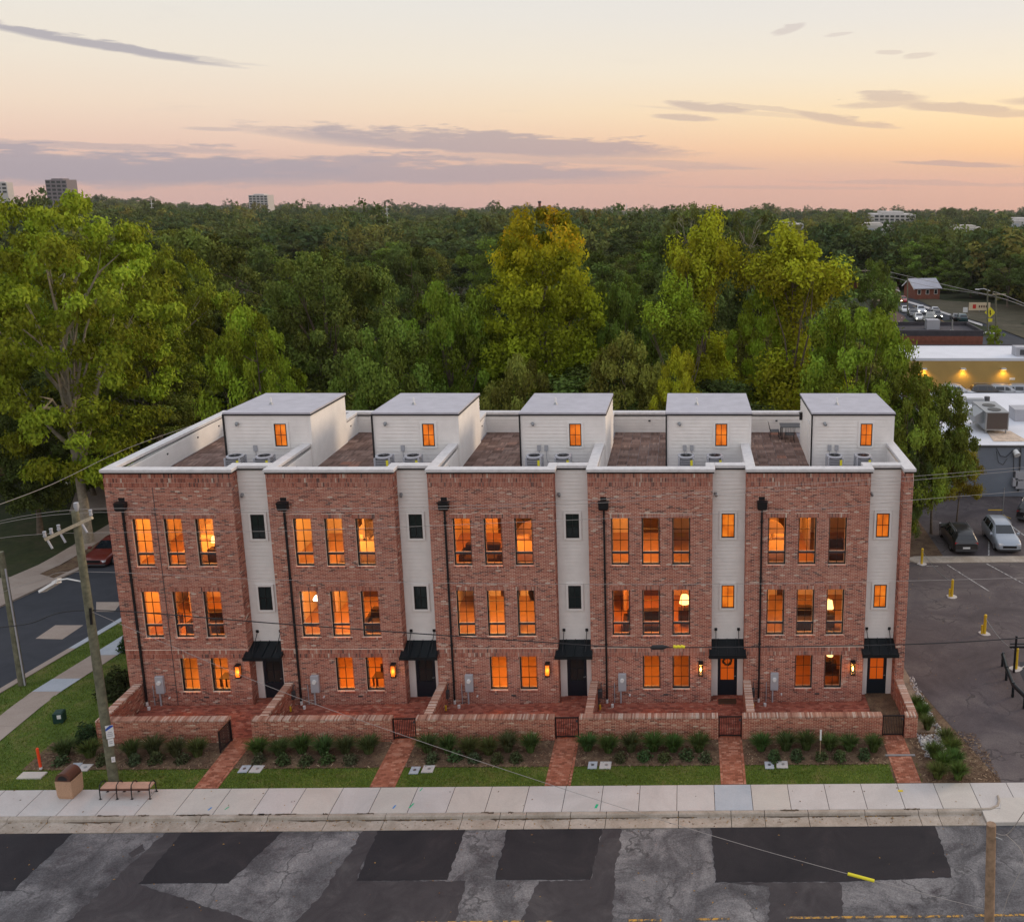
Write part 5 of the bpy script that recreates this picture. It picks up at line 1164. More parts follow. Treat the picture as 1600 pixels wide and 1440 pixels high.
# ------------------------------------------------------------------ trees
def limbs(b, H, base, R_, g, n, r0, lean=(0, 0), pts=None, droop=.25):
    tr = [Vector((lean[0] * z * z / H + .12 * math.sin(z * .7), lean[1] * z * z / H + .12 * math.cos(z * .6), z)) for z in np.linspace(0, H * .86, 9)]
    b.tube(tr, [r0 * (1.25 if k == 0 else 1) * (1 - .9 * k / 8) for k in range(9)], 8)
    for k in range(n):
        if pts is not None: e = Vector(pts[g.integers(len(pts))])
        else: e = None
        f = g.uniform(base, .8); i = f * 8 / .86; i = min(i, 7.9); s = tr[int(i)].lerp(tr[int(i) + 1], i - int(i))
        if e is None or e.z < s.z - 1: continue
        mid = s.lerp(e, .5) + Vector((g.uniform(-.7, .7), g.uniform(-.7, .7), g.uniform(.2, 1.3))); rr = r0 * (1 - f) * .5 + .03
        b.tube([s, s.lerp(mid, .5) + Vector((0, 0, -.1)), mid, e], [rr, rr * .7, rr * .5, .015], 5)
        e2 = mid.lerp(e, .6) + Vector((g.uniform(-1, 1), g.uniform(-1, 1), g.uniform(0, .8))); b.tube([mid, e2], [rr * .4, .012], 4)
def crown_pts(profile, H, base, R_, n, g, shell=.55, squash=1.0):
    out = []
    tries = 0
    while len(out) < n and tries < n * 60:
        tries += 1; f = g.random(); r = profile(f) * R_
        if g.random() > (profile(f)) ** 1.3 + .05: continue
        a = g.uniform(0, 6.283); q = g.random() ** .5; q = shell + (1 - shell) * q if g.random() < .75 else q
        lob = 1 + (.22 * math.sin(3 * a + f * 7 + H) + .12 * math.sin(5 * a - f * 11)) * (.3 if profile is dome else 1)
        p = np.array([math.cos(a) * r * q * lob, math.sin(a) * r * q * lob, H * (base + (1 - base) * f)])
        if all(np.sum((p - o) ** 2) > (R_ * .16) ** 2 for o in out[-60:]): out.append(p)
    return np.array(out)
def tree_proto(key, H, R_, base, profile, ncl, nleaf, leaf, crad, seed, nl=22, r0=.28, pale=False, flat=.7, shell=.55, lean=(0, 0), colz=None):
    g = np.random.default_rng(seed); P_ = crown_pts(profile, H - crad * .6, base, R_, ncl, g, shell)
    b = MB(); limbs(b, H, max(base - .02, .12), R_, g, nl, r0, lean, P_); tm = b.mesh('trunk', M['paletrunk'] if pale else M['trunk'])
    ps, ns, A = [], [], []
    for c in P_:
        cr = crad * g.uniform(.65, 1.3); m_ = int(nleaf * g.uniform(.7, 1.3)); d = g.normal(size=(m_, 3)); d /= np.linalg.norm(d, axis=1)[:, None]
        rad = cr * g.random(m_) ** .38; wob = 1 + .35 * np.sin(d[:, 0] * 4 + c[0] * 3) * np.cos(d[:, 1] * 5 + c[1] * 2)
        q = c + d * (rad * wob)[:, None] * np.array([1, 1, flat]); hue = g.random()
        ps.append(q); ns.append(d + np.array([c[0], c[1], 0]) / (R_ + 1e-6) * .5); A.append(np.clip(hue * .68 + g.random(m_) * .32, 0, 1))
    ps, ns, A = np.concatenate(ps), np.concatenate(ns), np.concatenate(A); ps[:, 0] += lean[0] * ps[:, 2] ** 2 / H; ps[:, 1] += lean[1] * ps[:, 2] ** 2 / H
    cm = leafquads(ps, ns, leaf, g, 'crown', A)
    return (tm, cm, H, R_)
round_ = lambda f: math.sqrt(max(0, 1 - (2 * f - .85) ** 2 / 1.35)) 
dome = lambda f: math.sqrt(max(.012, 1 - ((f - .40) / (.44 if f < .4 else .615)) ** 2))
oval = lambda f: math.sqrt(max(.02, 1 - ((f - .40) / .615) ** 2))
spire = lambda f: max(.08, (1 - f) ** .62 * min(1, (f + .12) * 4))
column = lambda f: .55 + .45 * math.sin(f * 9) if f < .85 else .35
vase = lambda f: max(.15, min(1, .35 + f * .9) * math.sqrt(max(0, 1 - max(0, f - .6) ** 2 / .17)))
tops = lambda f: max(.1, math.sin(math.pi * f) ** .5)
PR = {
    'oak': tree_proto('oak', 16, 6.4, .16, round_, 130, 330, .165, 1.1, 1, 24, .34),
    'oak2': tree_proto('oak2', 17, 7.2, .18, vase, 135, 330, .17, 1.18, 2, 26, .36),
    'egg': tree_proto('egg', 19, 5.6, .10, oval, 155, 330, .16, 1.0, 4, 24, .30),
    'dome': tree_proto('dome', 21, 5.6, .08, dome, 300, 240, .155, .92, 8, 24, .32),
    'shade': tree_proto('shade', 12, 5.0, .40, round_, 75, 330, .16, 1.05, 9, 26, .2),
    'tall': tree_proto('tall', 23, 4.0, .30, column, 120, 300, .155, .98, 5, 30, .30, shell=.25, flat=1.1),
    'wide': tree_proto('wide', 20, 9.5, .18, vase, 235, 310, .15, 1.15, 6, 34, .42, pale=True, flat=.5, shell=.35),
    'open': tree_proto('open', 20, 5.0, .62, tops, 48, 110, .17, .9, 7, 40, .24, pale=True, flat=.45),
}
def mid_proto(seed, H, R_, prof, base, ncl=76, nleaf=170, leaf=.26, crad=1.35): return tree_proto('m', H, R_, base, prof, ncl, nleaf, leaf, crad, seed, 10, .3)
MP = [mid_proto(21, 16, 6.5, round_, .14), mid_proto(22, 18, 6.0, oval, .12), mid_proto(23, 17, 7.5, vase, .2), mid_proto(24, 18, 6.2, oval, .1), mid_proto(25, 15, 6.8, round_, .12)]
G_DARK, G_MID, G_OLIVE, G_BRIGHT, G_YEL = (.095, .125, .036), (.13, .18, .032), (.185, .195, .04), (.215, .28, .026), (.30, .31, .022)
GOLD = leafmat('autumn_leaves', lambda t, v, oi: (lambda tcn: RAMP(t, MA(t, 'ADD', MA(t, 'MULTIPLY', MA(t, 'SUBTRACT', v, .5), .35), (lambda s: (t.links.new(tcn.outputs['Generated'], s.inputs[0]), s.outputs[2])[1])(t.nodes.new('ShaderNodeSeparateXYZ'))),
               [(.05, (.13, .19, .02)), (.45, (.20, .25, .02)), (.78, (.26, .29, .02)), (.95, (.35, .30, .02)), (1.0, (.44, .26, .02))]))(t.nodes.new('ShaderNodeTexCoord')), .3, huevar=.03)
def tree(kind, px, pytop, Y, wpx, lab, col, rz=None, group=None, gold=None, zg=None, hmin=None):
    tm, cm, H, R_ = PR[kind] if isinstance(kind, str) else MP[kind]
    tp = at(px, pytop, Y); g0 = gz(Y); h = tp.z - g0; sc = FPX / ((tp - Vector((0, 0, HCAM))).dot(FWD)); w = wpx / sc
    t = thing('tree', lab, 'tree', (tp.x, Y, g0 - .1), rng.uniform(0, 6.28) if rz is None else rz, group)
    t.scale = (w / (2 * R_ * 1.12), w / (2 * R_ * 1.12), h / (H * 1.0))
    obj('trunk', tm, t); o = obj('crown', cm, t); o.color = (*col, 1)
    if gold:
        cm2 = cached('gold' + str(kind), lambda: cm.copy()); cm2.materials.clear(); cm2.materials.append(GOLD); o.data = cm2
    return t
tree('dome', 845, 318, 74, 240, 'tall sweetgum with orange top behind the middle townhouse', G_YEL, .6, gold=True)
tree('oak', 815, 545, 66, 130, 'olive lower tree under the orange sweetgum, behind the middle roof penthouse', G_OLIVE, 1.6)
tree('tall', 1102, 330, 78, 135, 'tall narrow yellow green tree behind the fourth townhouse', G_YEL, .4)
tree('tall', 1060, 430, 72, 120, 'leaning green tree just left of the tall narrow yellow green tree', G_BRIGHT, 2.2)
tree('tall', 1245, 352, 74, 190, 'tall yellow green tree with bare trunk right of the fourth penthouse', G_YEL, 3.4)
tree('egg', 1195, 430, 77, 120, 'green tree between the two tall yellow green trees', G_BRIGHT, .2)
tree('oak', 393, 468, 66, 165, 'rounded bright green tree above the leftmost penthouse', G_BRIGHT, .9)
tree('oak', 600, 487, 66, 185, 'rounded green tree above the second penthouse', G_MID, 2.9)
tree('oak2', 700, 432, 72, 170, 'mid green tree left of the orange sweetgum', (0.156, 0.221, 0.027), 1.2)
tree('oak2', 965, 425, 76, 130, 'darker green tree right of the orange sweetgum', G_MID, 4.1)
tree('oak', 975, 515, 64, 160, 'low olive tree behind the gap between third and fourth penthouses', G_OLIVE, 5.1)
tree('egg', 1060, 530, 62, 95, 'small yellowish tree above the fourth penthouse roof', G_YEL, .3)
tree('oak2', 1345, 470, 68, 205, 'broad green tree above the rightmost penthouse', (0.182, 0.247, 0.027), 2.0)
tree('oak', 1420, 545, 67, 150, 'green tree sloping down beside the white roofed building', (0.169, 0.215, 0.032), .5)
tree('shade', 1468, 592, 69.5, 122, 'shade tree standing at the edge of the parking lot', (0.130, 0.163, 0.029), 3.3)
tree('shade', 1503, 695, 71.5, 82, 'small yellow brown tree in front of the blue grey wall', (0.234, 0.195, 0.029), 1.3)
tree('oak', 1418, 650, 66.5, 72, 'dark bushy tree at the right end of the row of townhouses', G_DARK, 1.9)
tree('wide', 60, 283, 68, 420, 'big spreading willow oak with pale limbs at the left edge', (0.221, 0.267, 0.025), .8)
tree('wide', 215, 368, 80, 250, 'second spreading oak beside the big willow oak', (0.195, 0.234, 0.025), 3.9)
tree('wide', 215, 560, 78, 250, 'lower tree with bare pale branches left of the leftmost penthouse', (0.143, 0.169, 0.032), 2.4)
tree('oak2', 30, 600, 70, 190, 'dark full tree over the far sidewalk at the left edge', (.085, .11, .03), 1.4)
tree('wide', 205, 585, 86, 190, 'olive tree with pale limbs rising behind the left roof parapet', (.12, .135, .03), 2.9)
tree('oak', 128, 640, 79, 150, 'dark olive tree between the far sidewalk and the brown house', (.095, .115, .03), 4.4)
tree('oak', 262, 560, 92, 130, 'shaded green tree close behind the left end of the rear parapet', (.10, .13, .03), .7)
tree('wide', 30, 575, 80, 240, 'lower dark tree over the side street at the left edge', G_DARK, 5.2)
tree('oak2', 500, 388, 92, 215, 'dark oak with forked trunk behind the second penthouse', (0.130, 0.163, 0.036), .6)
tree('oak', 300, 350, 105, 220, 'large dull green oak right of the willow oaks', (0.124, 0.150, 0.036), 2.2)
tree('oak', 640, 372, 118, 150, 'dark rounded tree in the middle distance left of the orange sweetgum', G_DARK, 1.1)
tree('open', 1075, 306, 108, 75, 'tall open topped tree breaking the skyline, first of three', (.125, .145, .038), .2)
tree('open', 1125, 315, 110, 70, 'tall open topped tree breaking the skyline, second of three', (.125, .145, .038), 2.2)
tree('open', 1170, 310, 112, 75, 'tall open topped tree breaking the skyline, third of three', (.125, .145, .038), 4.2)
tree('oak2', 1090, 345, 112, 190, 'broad dark tree beneath the open topped skyline trees', G_DARK, 2.4)
tree('oak', 1180, 350, 116, 150, 'broad dark tree behind the tall yellow green trees', G_DARK, .4)
for x, yt, Y, w, lab, col in ((1372, 400, 150, 70, 'green tree left of the avenue houses', G_MID), (1385, 428, 190, 44, 'small dark tree beside the cream shop on the avenue', G_DARK), (1470, 405, 255, 60, 'rounded green tree behind the avenue traffic', G_MID), (1520, 400, 240, 80, 'broad dark tree beyond the avenue verge', G_DARK),
                               (1580, 395, 215, 95, 'big dark tree beyond the verge at the right edge', G_DARK), (1436, 415, 275, 56, 'tree behind the brick house on the avenue', G_OLIVE), (1556, 505, 150, 26, 'small round bush by the avenue corner', G_BRIGHT)):
    tree(rng.randrange(5), x, yt, Y, w, lab, col)
# the wood behind, tree by tree
fill = []
rows = [(63, 9.5), (74, 10.5), (86, 11.5), (99, 12.5), (113, 13.5), (128, 14.5), (145, 15.5), (164, 16.5), (186, 17.5), (210, 19), (238, 21), (270, 23), (306, 25), (350, 28), (400, 32)]
def blocked(px, py, x, Y):
    # keep the avenue, the shops and their lots on the right free of trees
    if Y < 100 and x > 18: return True
    if 100 <= Y < 260 and x > 20 + (Y - 100) * .12: return True
    return False
for Y, sp in rows:
    x0, x1 = at(-90, 500, Y).x, at(1690, 500, Y).x
    n = int((x1 - x0) / sp)
    for k in range(n):
        x = x0 + (k + rng.uniform(.1, .9)) * sp; yy = Y + rng.uniform(-.45, .45) * sp * .6
        if blocked(0, 0, x, yy): continue
        if yy < 100 and -41 > x * 1.0 > -56 - 0 and yy < 58: continue
        if yy < 90 and -43 < x < -31 : continue
        if yy < 66 and -30 < x < 12: yy += 3
        if yy < 84 and x > 9: continue
        if yy < 76 and x < -38: continue
        fill.append((x, yy))
print('fill trees', len(fill))
fill = fill[:268]
near_h = lambda Y: rng.uniform(9.5, 14.5) if Y < 130 else rng.uniform(9.5, 17)
for x, Y in fill:
    k = rng.randrange(5); tm, cm, H, R_ = MP[k] if Y > 104 else PR[['oak', 'egg', 'oak2', 'egg', 'oak'][k]]; h = near_h(Y); w = rng.uniform(4.6, 7.4) * (1 if Y < 200 else 1.12)
    ci_ = rng.randrange(8); c = [G_DARK, (.11, .15, .036), (.11, .15, .036), G_MID, (.145, .16, .042), G_OLIVE, (.115, .15, .044), (.20, .235, .034)][ci_]
    v_ = Vector((x, Y, gz(Y) + h)) - Vector((0, 0, HCAM)); px_ = CX + FPX * v_.dot(RIGHT) / v_.dot(FWD)
    where = 'at the left edge' if px_ < 190 else 'at the right edge' if px_ > 1420 else 'above the ' + WORDS[min(4, max(0, int((px_ - 190) / 246)))] + ' townhouse'
    band = 'in the nearest row' if Y < 80 else 'in the near wood' if Y < 110 else 'in the middle wood' if Y < 155 else 'in the far wood' if Y < 230 else 'in the farthest wood'
    t = thing('tree', f"{['dark green', 'green', 'green', 'mid green', 'dull olive', 'olive', 'greyish green', 'bright yellow green'][ci_]} {['rounded', 'oval', 'spreading', 'egg-shaped', 'broad'][k]} tree {band} {where}", 'tree', (x, Y, gz(Y) - .2), rng.uniform(0, 6.28), 'trees of the wood behind the townhouses')
    t.scale = (w / R_, w / R_, h / H); obj('trunk', tm, t); o = obj('crown', cm, t)
    f = rng.uniform(.55, 1.05); o.color = (*[q * f for q in c], 1)
# the woods beyond, to the skyline: one mass
def merge_proto(seed, H, R_, prof, ncl, nleaf, leaf, crad):
    g = np.random.default_rng(seed); P_ = crown_pts(prof, H - crad, .1, R_, ncl, g, .6); ps, ns, A = [], [], []
    for c in P_:
        d = g.normal(size=(nleaf, 3)); d /= np.linalg.norm(d, axis=1)[:, None]; ps.append(c + d * (crad * g.uniform(.6, 1.2) * g.random(nleaf) ** .4)[:, None] * np.array([1, 1, .75])); ns.append(d); A.append(np.clip(g.random() * .55 + g.random(nleaf) * .45, 0, 1))
    return leafquads(np.concatenate(ps), np.concatenate(ns), leaf, g, 'far_crown', np.concatenate(A), [FARLEAF])
FARLEAF = leafmat('far_leaves', lambda t, v, oi: RAMP(t, oi.outputs['Random'], [(0, (.058, .088, .038)), (.4, (.085, .115, .042)), (.7, (.115, .135, .046)), (.9, (.15, .165, .048)), (1, (.19, .17, .052))]), .25)
fcol = bpy.data.collections.new('far_tree_kinds')
for k, (H, R_, pf) in enumerate(((15, 7, round_), (17, 6, oval), (16, 7.5, vase), (18, 6.5, round_))):
    fo = bpy.data.objects.new('far_tree', merge_proto(40 + k, H, R_, pf, 46, 26, .62, 1.9)); fcol.objects.link(fo)
pts = []
Y = 300.0
lastY = fill[-1][1] if fill else 300
while Y < 2600:
    sp = max(15, Y * .034); x0, x1 = at(-60, 400, Y).x, at(1660, 400, Y).x; n = int((x1 - x0) / sp)
    for k in range(n):
        x = x0 + (k + rng.random()) * sp; y = Y + rng.uniform(-.5, .5) * sp
        if blocked(0, 0, x, y): continue
        pts.append((x, y, gz(y) + ridge(x, y) - .5))
    Y += sp * (1.0 if Y < 900 else 1.35)
# second stand on the right, behind the avenue
for k in range(60):
    y = rng.uniform(262, 340); pts.append((rng.uniform(38, 115), y, gz(y) - .5))
pts += [(x, y, gz(y) - .5) for x, y in [(rng.uniform(75, 125), rng.uniform(190, 265)) for _ in range(34)]]
SEEN = [(1340, 1396, 350, 905), (1360, 1434, 700, 1305), (1484, 1545, 330, 805), (1212, 1258, 330, 705), (1576, 1640, 420, 1005), (920, 1008, 850, 1360), (384, 422, 1300, 1705), (66, 112, 1200, 1505)]
def open_view(x, y):
    v = Vector((x, y, gz(y) + 8 - HCAM)); px = CX + FPX * v.dot(RIGHT) / v.dot(FWD); w = 7 * FPX / v.dot(FWD)
    return any(a - w * .6 < px < b_ + w * .6 and y0 < y < y1 for a, b_, y0, y1 in SEEN)
pts = [p for p in pts if not open_view(p[0], p[1])]
pm_ = bpy.data.meshes.new('distant_woods'); pm_.from_pydata(pts, [], [])
s_ = pm_.attributes.new('sc', 'FLOAT_VECTOR', 'POINT')
sv = []
for x, y, z in pts:
    lump = 1 + .16 * math.sin(x * .021 + y * .004) + .12 * math.sin(x * .047 + 1.3)
    q = rng.uniform(.9, 1.5) * (1 + max(0, y - 700) / 2600); e = rng.uniform(.85, 1.2) * (1 + max(0, y - 900) / 4500) * lump * (1.28 if rng.random() < .07 else 1); sv += [q, q, e]
s_.data.foreach_set('vector', sv)
dw = obj('distant_woods', pm_, None, kind='stuff'); dw['label'] = 'woods stretching to the skyline'
gn = bpy.data.node_groups.new('woods', 'GeometryNodeTree'); gn.interface.new_socket('Geometry', in_out='INPUT', socket_type='NodeSocketGeometry'); gn.interface.new_socket('Geometry', in_out='OUTPUT', socket_type='NodeSocketGeometry')
gi, go = gn.nodes.new('NodeGroupInput'), gn.nodes.new('NodeGroupOutput'); ip = gn.nodes.new('GeometryNodeInstanceOnPoints'); ci = gn.nodes.new('GeometryNodeCollectionInfo')
ci.inputs['Collection'].default_value = fcol; ci.inputs['Separate Children'].default_value = True; ci.inputs['Reset Children'].default_value = True
m2p = gn.nodes.new('GeometryNodeMeshToPoints'); rv = gn.nodes.new('FunctionNodeRandomValue'); rv.data_type = 'FLOAT_VECTOR'; rv.inputs['Max'].default_value = (0, 0, 6.283)
na = gn.nodes.new('GeometryNodeInputNamedAttribute'); na.data_type = 'FLOAT_VECTOR'; na.inputs['Name'].default_value = 'sc'
gn.links.new(gi.outputs[0], m2p.inputs[0]); gn.links.new(m2p.outputs[0], ip.inputs['Points']); gn.links.new(ci.outputs[0], ip.inputs['Instance']); ip.inputs['Pick Instance'].default_value = True
gn.links.new(rv.outputs[0], ip.inputs['Rotation']); gn.links.new(na.outputs[0], ip.inputs['Scale']); gn.links.new(ip.outputs[0], go.inputs[0])
md = dw.modifiers.new('woods', 'NODES'); md.node_group = gn
print('far trees', len(pts))

# ------------------------------------------------------------------ vehicles
PAINT = {}
def paint(c):
    if c not in PAINT: PAINT[c] = mat('car_paint', c, .32, metal=.15, spec=.6, coat=.6)
    return PAINT[c]
def car(lab, p, rz, col, kind='suv', lights=False, group=None, cat='car', small=False):
    t = thing('car' if kind != 'suv' else 'suv', lab, cat, tuple(p), rz, group)
    if kind == 'suv':
        Lc, st = 4.6, [(0, .74, .42, .66, .70, .70), (.1, .86, .28, .80, .86, .80), (.7, .91, .24, .94, 1.02, .80), (1.2, .92, .24, 1.0, 1.10, .78), (1.95, .92, .24, 1.04, 1.60, .62), (2.6, .93, .24, 1.05, 1.68, .64), (3.7, .93, .24, 1.07, 1.65, .63), (4.25, .91, .26, 1.06, 1.52, .60), (4.5, .88, .34, 1.0, 1.10, .76), (4.6, .80, .42, .86, .92, .74)]
        wf, wr, wb = .88, 3.6, .36
    else:
        Lc, st = 4.6, [(0, .72, .36, .56, .60, .68), (.1, .84, .24, .68, .74, .76), (.8, .89, .2, .82, .88, .76), (1.35, .90, .2, .88, .95, .74), (2.1, .90, .2, .92, 1.38, .58), (2.7, .90, .2, .93, 1.44, .58), (3.4, .90, .2, .94, 1.36, .57), (4.1, .88, .22, .92, 1.02, .70), (4.5, .86, .3, .86, .95, .72), (4.6, .78, .4, .72, .80, .68)]
        wf, wr, wb = .90, 3.55, .33
    off = -Lc / 2; mir = lambda w, y, z: [(-w, y, z), (w, y, z)]
    def body():
        b = MB(); secs = []
        for y, w, zb, zl, zt, wt in st:
            y += off; secs.append([(-w * .9, y, zb), (-w, y, zb + .12), (-w, y, (zb + zl) / 2 + .1), (-w * .97, y, zl), (-wt, y, zt - .03), (-wt * .8, y, zt), (wt * .8, y, zt), (wt, y, zt - .03), (w * .97, y, zl), (w, y, (zb + zl) / 2 + .1), (w, y, zb + .12), (w * .9, y, zb)])
        b.loft(secs); return b.mesh('body', paint(col))
    obj('body', cached(('body', kind, col), body), t)
    def glassm():
        b = MB(); e = .012
        def P_(i, k, f): y, w, zb, zl, zt, wt = st[i]; z = zl + (zt - .05 - zl) * f; return Vector((k * ((w * .97) + (wt - w * .97) * f + e), y + off, z))
        i0, i1 = (3, 7) if kind == 'suv' else (3, 7)
        for k in (-1, 1):
            for i in range(4, 6 if kind != 'suv' else 7):
                j = i + 1
                if j >= len(st) - 1: continue
                b.quad(P_(i, k, .12) + Vector((0, .05, 0)), P_(j, k, .12) - Vector((0, .05, 0)), P_(j, k, .88) - Vector((0, .05, 0)), P_(i, k, .88) + Vector((0, .05, 0)))
            b.add([tuple(P_(3, k, .5) + Vector((0, .3, .0))), tuple(P_(4, k, .12)), tuple(P_(4, k, .85))], [(0, 1, 2)])
        def cross(i, j, f0, f1):
            a_, c_ = st[i], st[j]; r_ = []
            for f in (f0, f1):
                y = a_[0] + (c_[0] - a_[0]) * f; z = a_[4] + (c_[4] - a_[4]) * f; w = a_[5] + (c_[5] - a_[5]) * f; r_.append((w * .9, y + off, z + .014))
            b.quad((-r_[0][0], r_[0][1], r_[0][2]), (r_[0][0], r_[0][1], r_[0][2]), (r_[1][0], r_[1][1], r_[1][2]), (-r_[1][0], r_[1][1], r_[1][2]))
        cross(3, 4, .08, .93); cross(7, 8, .12, .85) if kind == 'suv' else cross(6, 7, .08, .9)
        return b.mesh('window', M['carglass'])
    obj('window', cached(('gl', kind), glassm), t)
    def wheel():
        b = MB(); b.tube([(-.11, 0, 0), (.11, 0, 0)], [wb, wb], 16); return b.mesh('wheel', M['rubber'])
    def rim():
        b = MB(); b.tube([(-.118, 0, 0), (.118, 0, 0)], [wb * .62, wb * .62], 12); return b.mesh('rim', M['alloy'])
    for x in (-.80, .80):
        for y in (wf, wr): w_ = obj('wheel', cached(('wheel', kind), wheel), t, (x, y + off, wb)); obj('rim', cached(('rim', kind), rim), w_)
    zl, zt = (.78, .98) if kind == 'suv' else (.62, .82)
    hd = cached(('hl', kind, lights), lambda: (lambda b: (b.obox((0, 0, 0), (1, 0, 0), (0, 1, 0), Z, .19, .09, .065), b.mesh('headlight', M['headon'] if lights else M['headl']))[1])(MB()))
    for x in (-.62, .62): obj('headlight', hd, t, (x, off + .10, zl - .02), .35 if x < 0 else -.35)
    tl = cached(('tl', kind), lambda: (lambda b: (b.obox((0, 0, 0), (1, 0, 0), (0, 1, 0), Z, .14, .05, .08), b.mesh('tail_light', M['taill']))[1])(MB()))
    for x in (-.70, .70): obj('tail_light', tl, t, (x, off + Lc - .09, zt - .06))
    if not small:
        b = MB(); b.box(-.5, .5, off - .012, off + .1, .5, .68); obj('grille', cached(('gr', kind), lambda: b.mesh('grille', M['black'])), t)
        b = MB(); b.box(-.82, .82, off - .02, off + .15, .30, .42); obj('bumper', cached(('bu', kind), lambda: b.mesh('bumper', M['dgrey'])), t)
        b = MB(); b.box(-.78, .78, off + Lc - .12, off + Lc + .015, .34, .52); obj('rear_bumper', cached(('rb', kind), lambda: b.mesh('rear_bumper', M['dgrey'])), t)
        b = MB(); b.box(-.26, .26, off + Lc + .0, off + Lc + .02, .55, .68); obj('number_plate', cached(('np', kind), lambda: b.mesh('number_plate', M['whitep'])), t)
        b = MB(); b.bevbox(-.1, .1, off + 1.35, off + 1.5, 1.0, 1.16, .03)
        for k in (-1, 1): obj('mirror', cached(('mi', kind, col), lambda: b.mesh('mirror', paint(col))), t, (k * 1.0, 0, 0))
        if kind == 'suv':
            b = MB(); b.tube([(0, off + 1.95, 1.66), (0, off + 2.1, 1.73), (0, off + 3.8, 1.71), (0, off + 4.0, 1.64)], .022, 6)
            for k in (-1, 1): obj('roof_rail', cached('rr', lambda: b.mesh('roof_rail', M['alloy'])), t, (k * .60, 0, 0))
    return t
# rz=0: front towards -y (towards the camera)
p = gr(1580, 862); car('silver suv parked facing the street, beside the yellow-based post', (23.6, 67.4, gz(67.4)), R(-2), (.36, .40, .46))
car('dark suv seen from behind, parked under the shade tree', (20.3, 67.2, gz(67.2)), R(180), (.02, .02, .022))
p = gr(1600, 815); car('black suv parked near the blue grey wall at the right edge', (p.x + 1.2, p.y + 1.5, gz(p.y + 1.5)), R(150), (.008, .008, .010))
car('dark red car parked at the far kerb of the side street', (-41.0, 65.4, gz(65.4) - .1), R(0), (.16, .022, .016), 'sedan')
yz = 116.0; zroof = 1.7
for px, col, lab, kd in ((1545, (.05, .04, .032), 'brown suv in front of the mustard wall, beyond the white roof', 'suv'), (1572, (.45, .46, .48), 'white suv in front of the mustard wall, beyond the white roof', 'suv'), (1602, (.40, .42, .46), 'pale suv in front of the mustard wall at the right edge', 'suv'), (1497, (.6, .6, .6), 'white van in front of the mustard wall, behind the tree', 'suv')):
    pp = at(px, 603, 114.0); car(lab, (pp.x, 114.0, at(px, 600.5, 114.0).z - 1.70), R(84), col, kd, small=False)
road_dir = None
g0, g1 = gr(1420, 470), gr(1530, 545); rd = math.atan2(g1.x - g0.x, -(g1.y - g0.y))     # avenue heading
FC = [(1411, 472, 'red car with lit lights far up the avenue', (.35, .01, .02), 'sedan', 0, True), (1414, 488, 'white car waiting by the kerb, left of the avenue', (.6, .6, .6), 'sedan', 0, False), (1438, 489, 'white suv with lit headlights driving towards the crossing', (.5, .52, .56), 'suv', 0, True),
      (1426, 494, 'dark car behind the white car on the avenue', (.03, .03, .035), 'sedan', 0, False), (1435, 500, 'white sedan with lit headlights beside the pole sign', (.6, .6, .6), 'sedan', 0, True), (1460, 489, 'silver car in the middle of the avenue', (.4, .41, .43), 'sedan', 1, False), (1463, 497, 'dark car with lit headlights behind the pole sign', (.02, .02, .025), 'suv', 0, True),
      (1450, 505, 'black car at the near side of the pole sign', (.012, .012, .014), 'sedan', 0, False), (1502, 502, 'teal dark car driving away down the avenue', (.015, .05, .06), 'suv', 1, False), (1493, 500, 'dark car just ahead of the teal car', (.02, .02, .024), 'sedan', 1, False)]
for x, y, lab, col, kd, away, li in FC:
    p = gr(x, y); car(lab, tuple(p), rd + (math.pi if away else 0), col, kd, lights=li, small=True, group='cars on the avenue')

# ------------------------------------------------------------------ avenue on the right, with its crossing and signs
def px_sheet(name, pxs, z, m, parent=None, kind='structure'):
    q = [gr(*p) for p in pxs]; b = MB(); b.add([(p.x, p.y, p.z + z) for p in q], [tuple(range(len(q)))]); o = b.build(name, m, parent)
    if kind: o['kind'] = kind
    return o
av = px_sheet('avenue', [(1398, 462), (1418, 462), (1470, 487), (1535, 505), (1640, 545), (1640, 580), (1560, 580), (1500, 545), (1440, 520), (1405, 490)], .05, M['street'])
px_sheet('avenue_verge', [(1418, 461), (1470, 486), (1535, 504), (1640, 543), (1640, 480), (1480, 470)], .03, M['verge'])
px_sheet('avenue_verge', [(1398, 462), (1404, 490), (1425, 506), (1444, 512), (1450, 520), (1380, 520), (1380, 462)], .03, M['lawn'])
px_sheet('sidewalk_far', [(1418, 470), (1470, 486), (1535, 507), (1535, 510), (1470, 489), (1418, 473)], .07, M['slab'], av, None)
for a_ in range(9):
    x = 1505 + a_ * 5.6; px_sheet('crossing_bar', [(x, 519), (x + 3.6, 519), (x + 4.6, 522), (x + 1.0, 522)], .09, M['line_white'], av, None)
px_sheet('centre_line', [(1425, 478), (1426.5, 478), (1520, 526), (1517, 526)], .08, M['line_yellow'], av, None)
def post_thing(name, lab, cat, px, pyb, pyt, Y=None, r=.1, m='pole'):
    p = gr(px, pyb); tp = at(px, pyt, p.y); t = thing(name, lab, cat, tuple(p)); b = MB(); b.tube([(0, 0, -.2), (tp.x - p.x, 0, tp.z - p.z)], [r, r * .8], 7); b.build('pole', M[m], t); return t, p, tp
t, p, tp = post_thing('utility_pole', 'utility pole with street lamp beside the yellow pedestrian sign', 'utility pole', 1543, 517, 452, r=.16); b = MB(); b.tube([(0, 0, tp.z - p.z - .3), (-1.2, 0, tp.z - p.z + .1), (-2.2, 0, tp.z - p.z)], .06, 5); b.obox((-2.4, 0, tp.z - p.z - .02), (1, 0, 0), Y_, Z, .35, .15, .07); b.build('lamp_arm', M['whitep'], t)
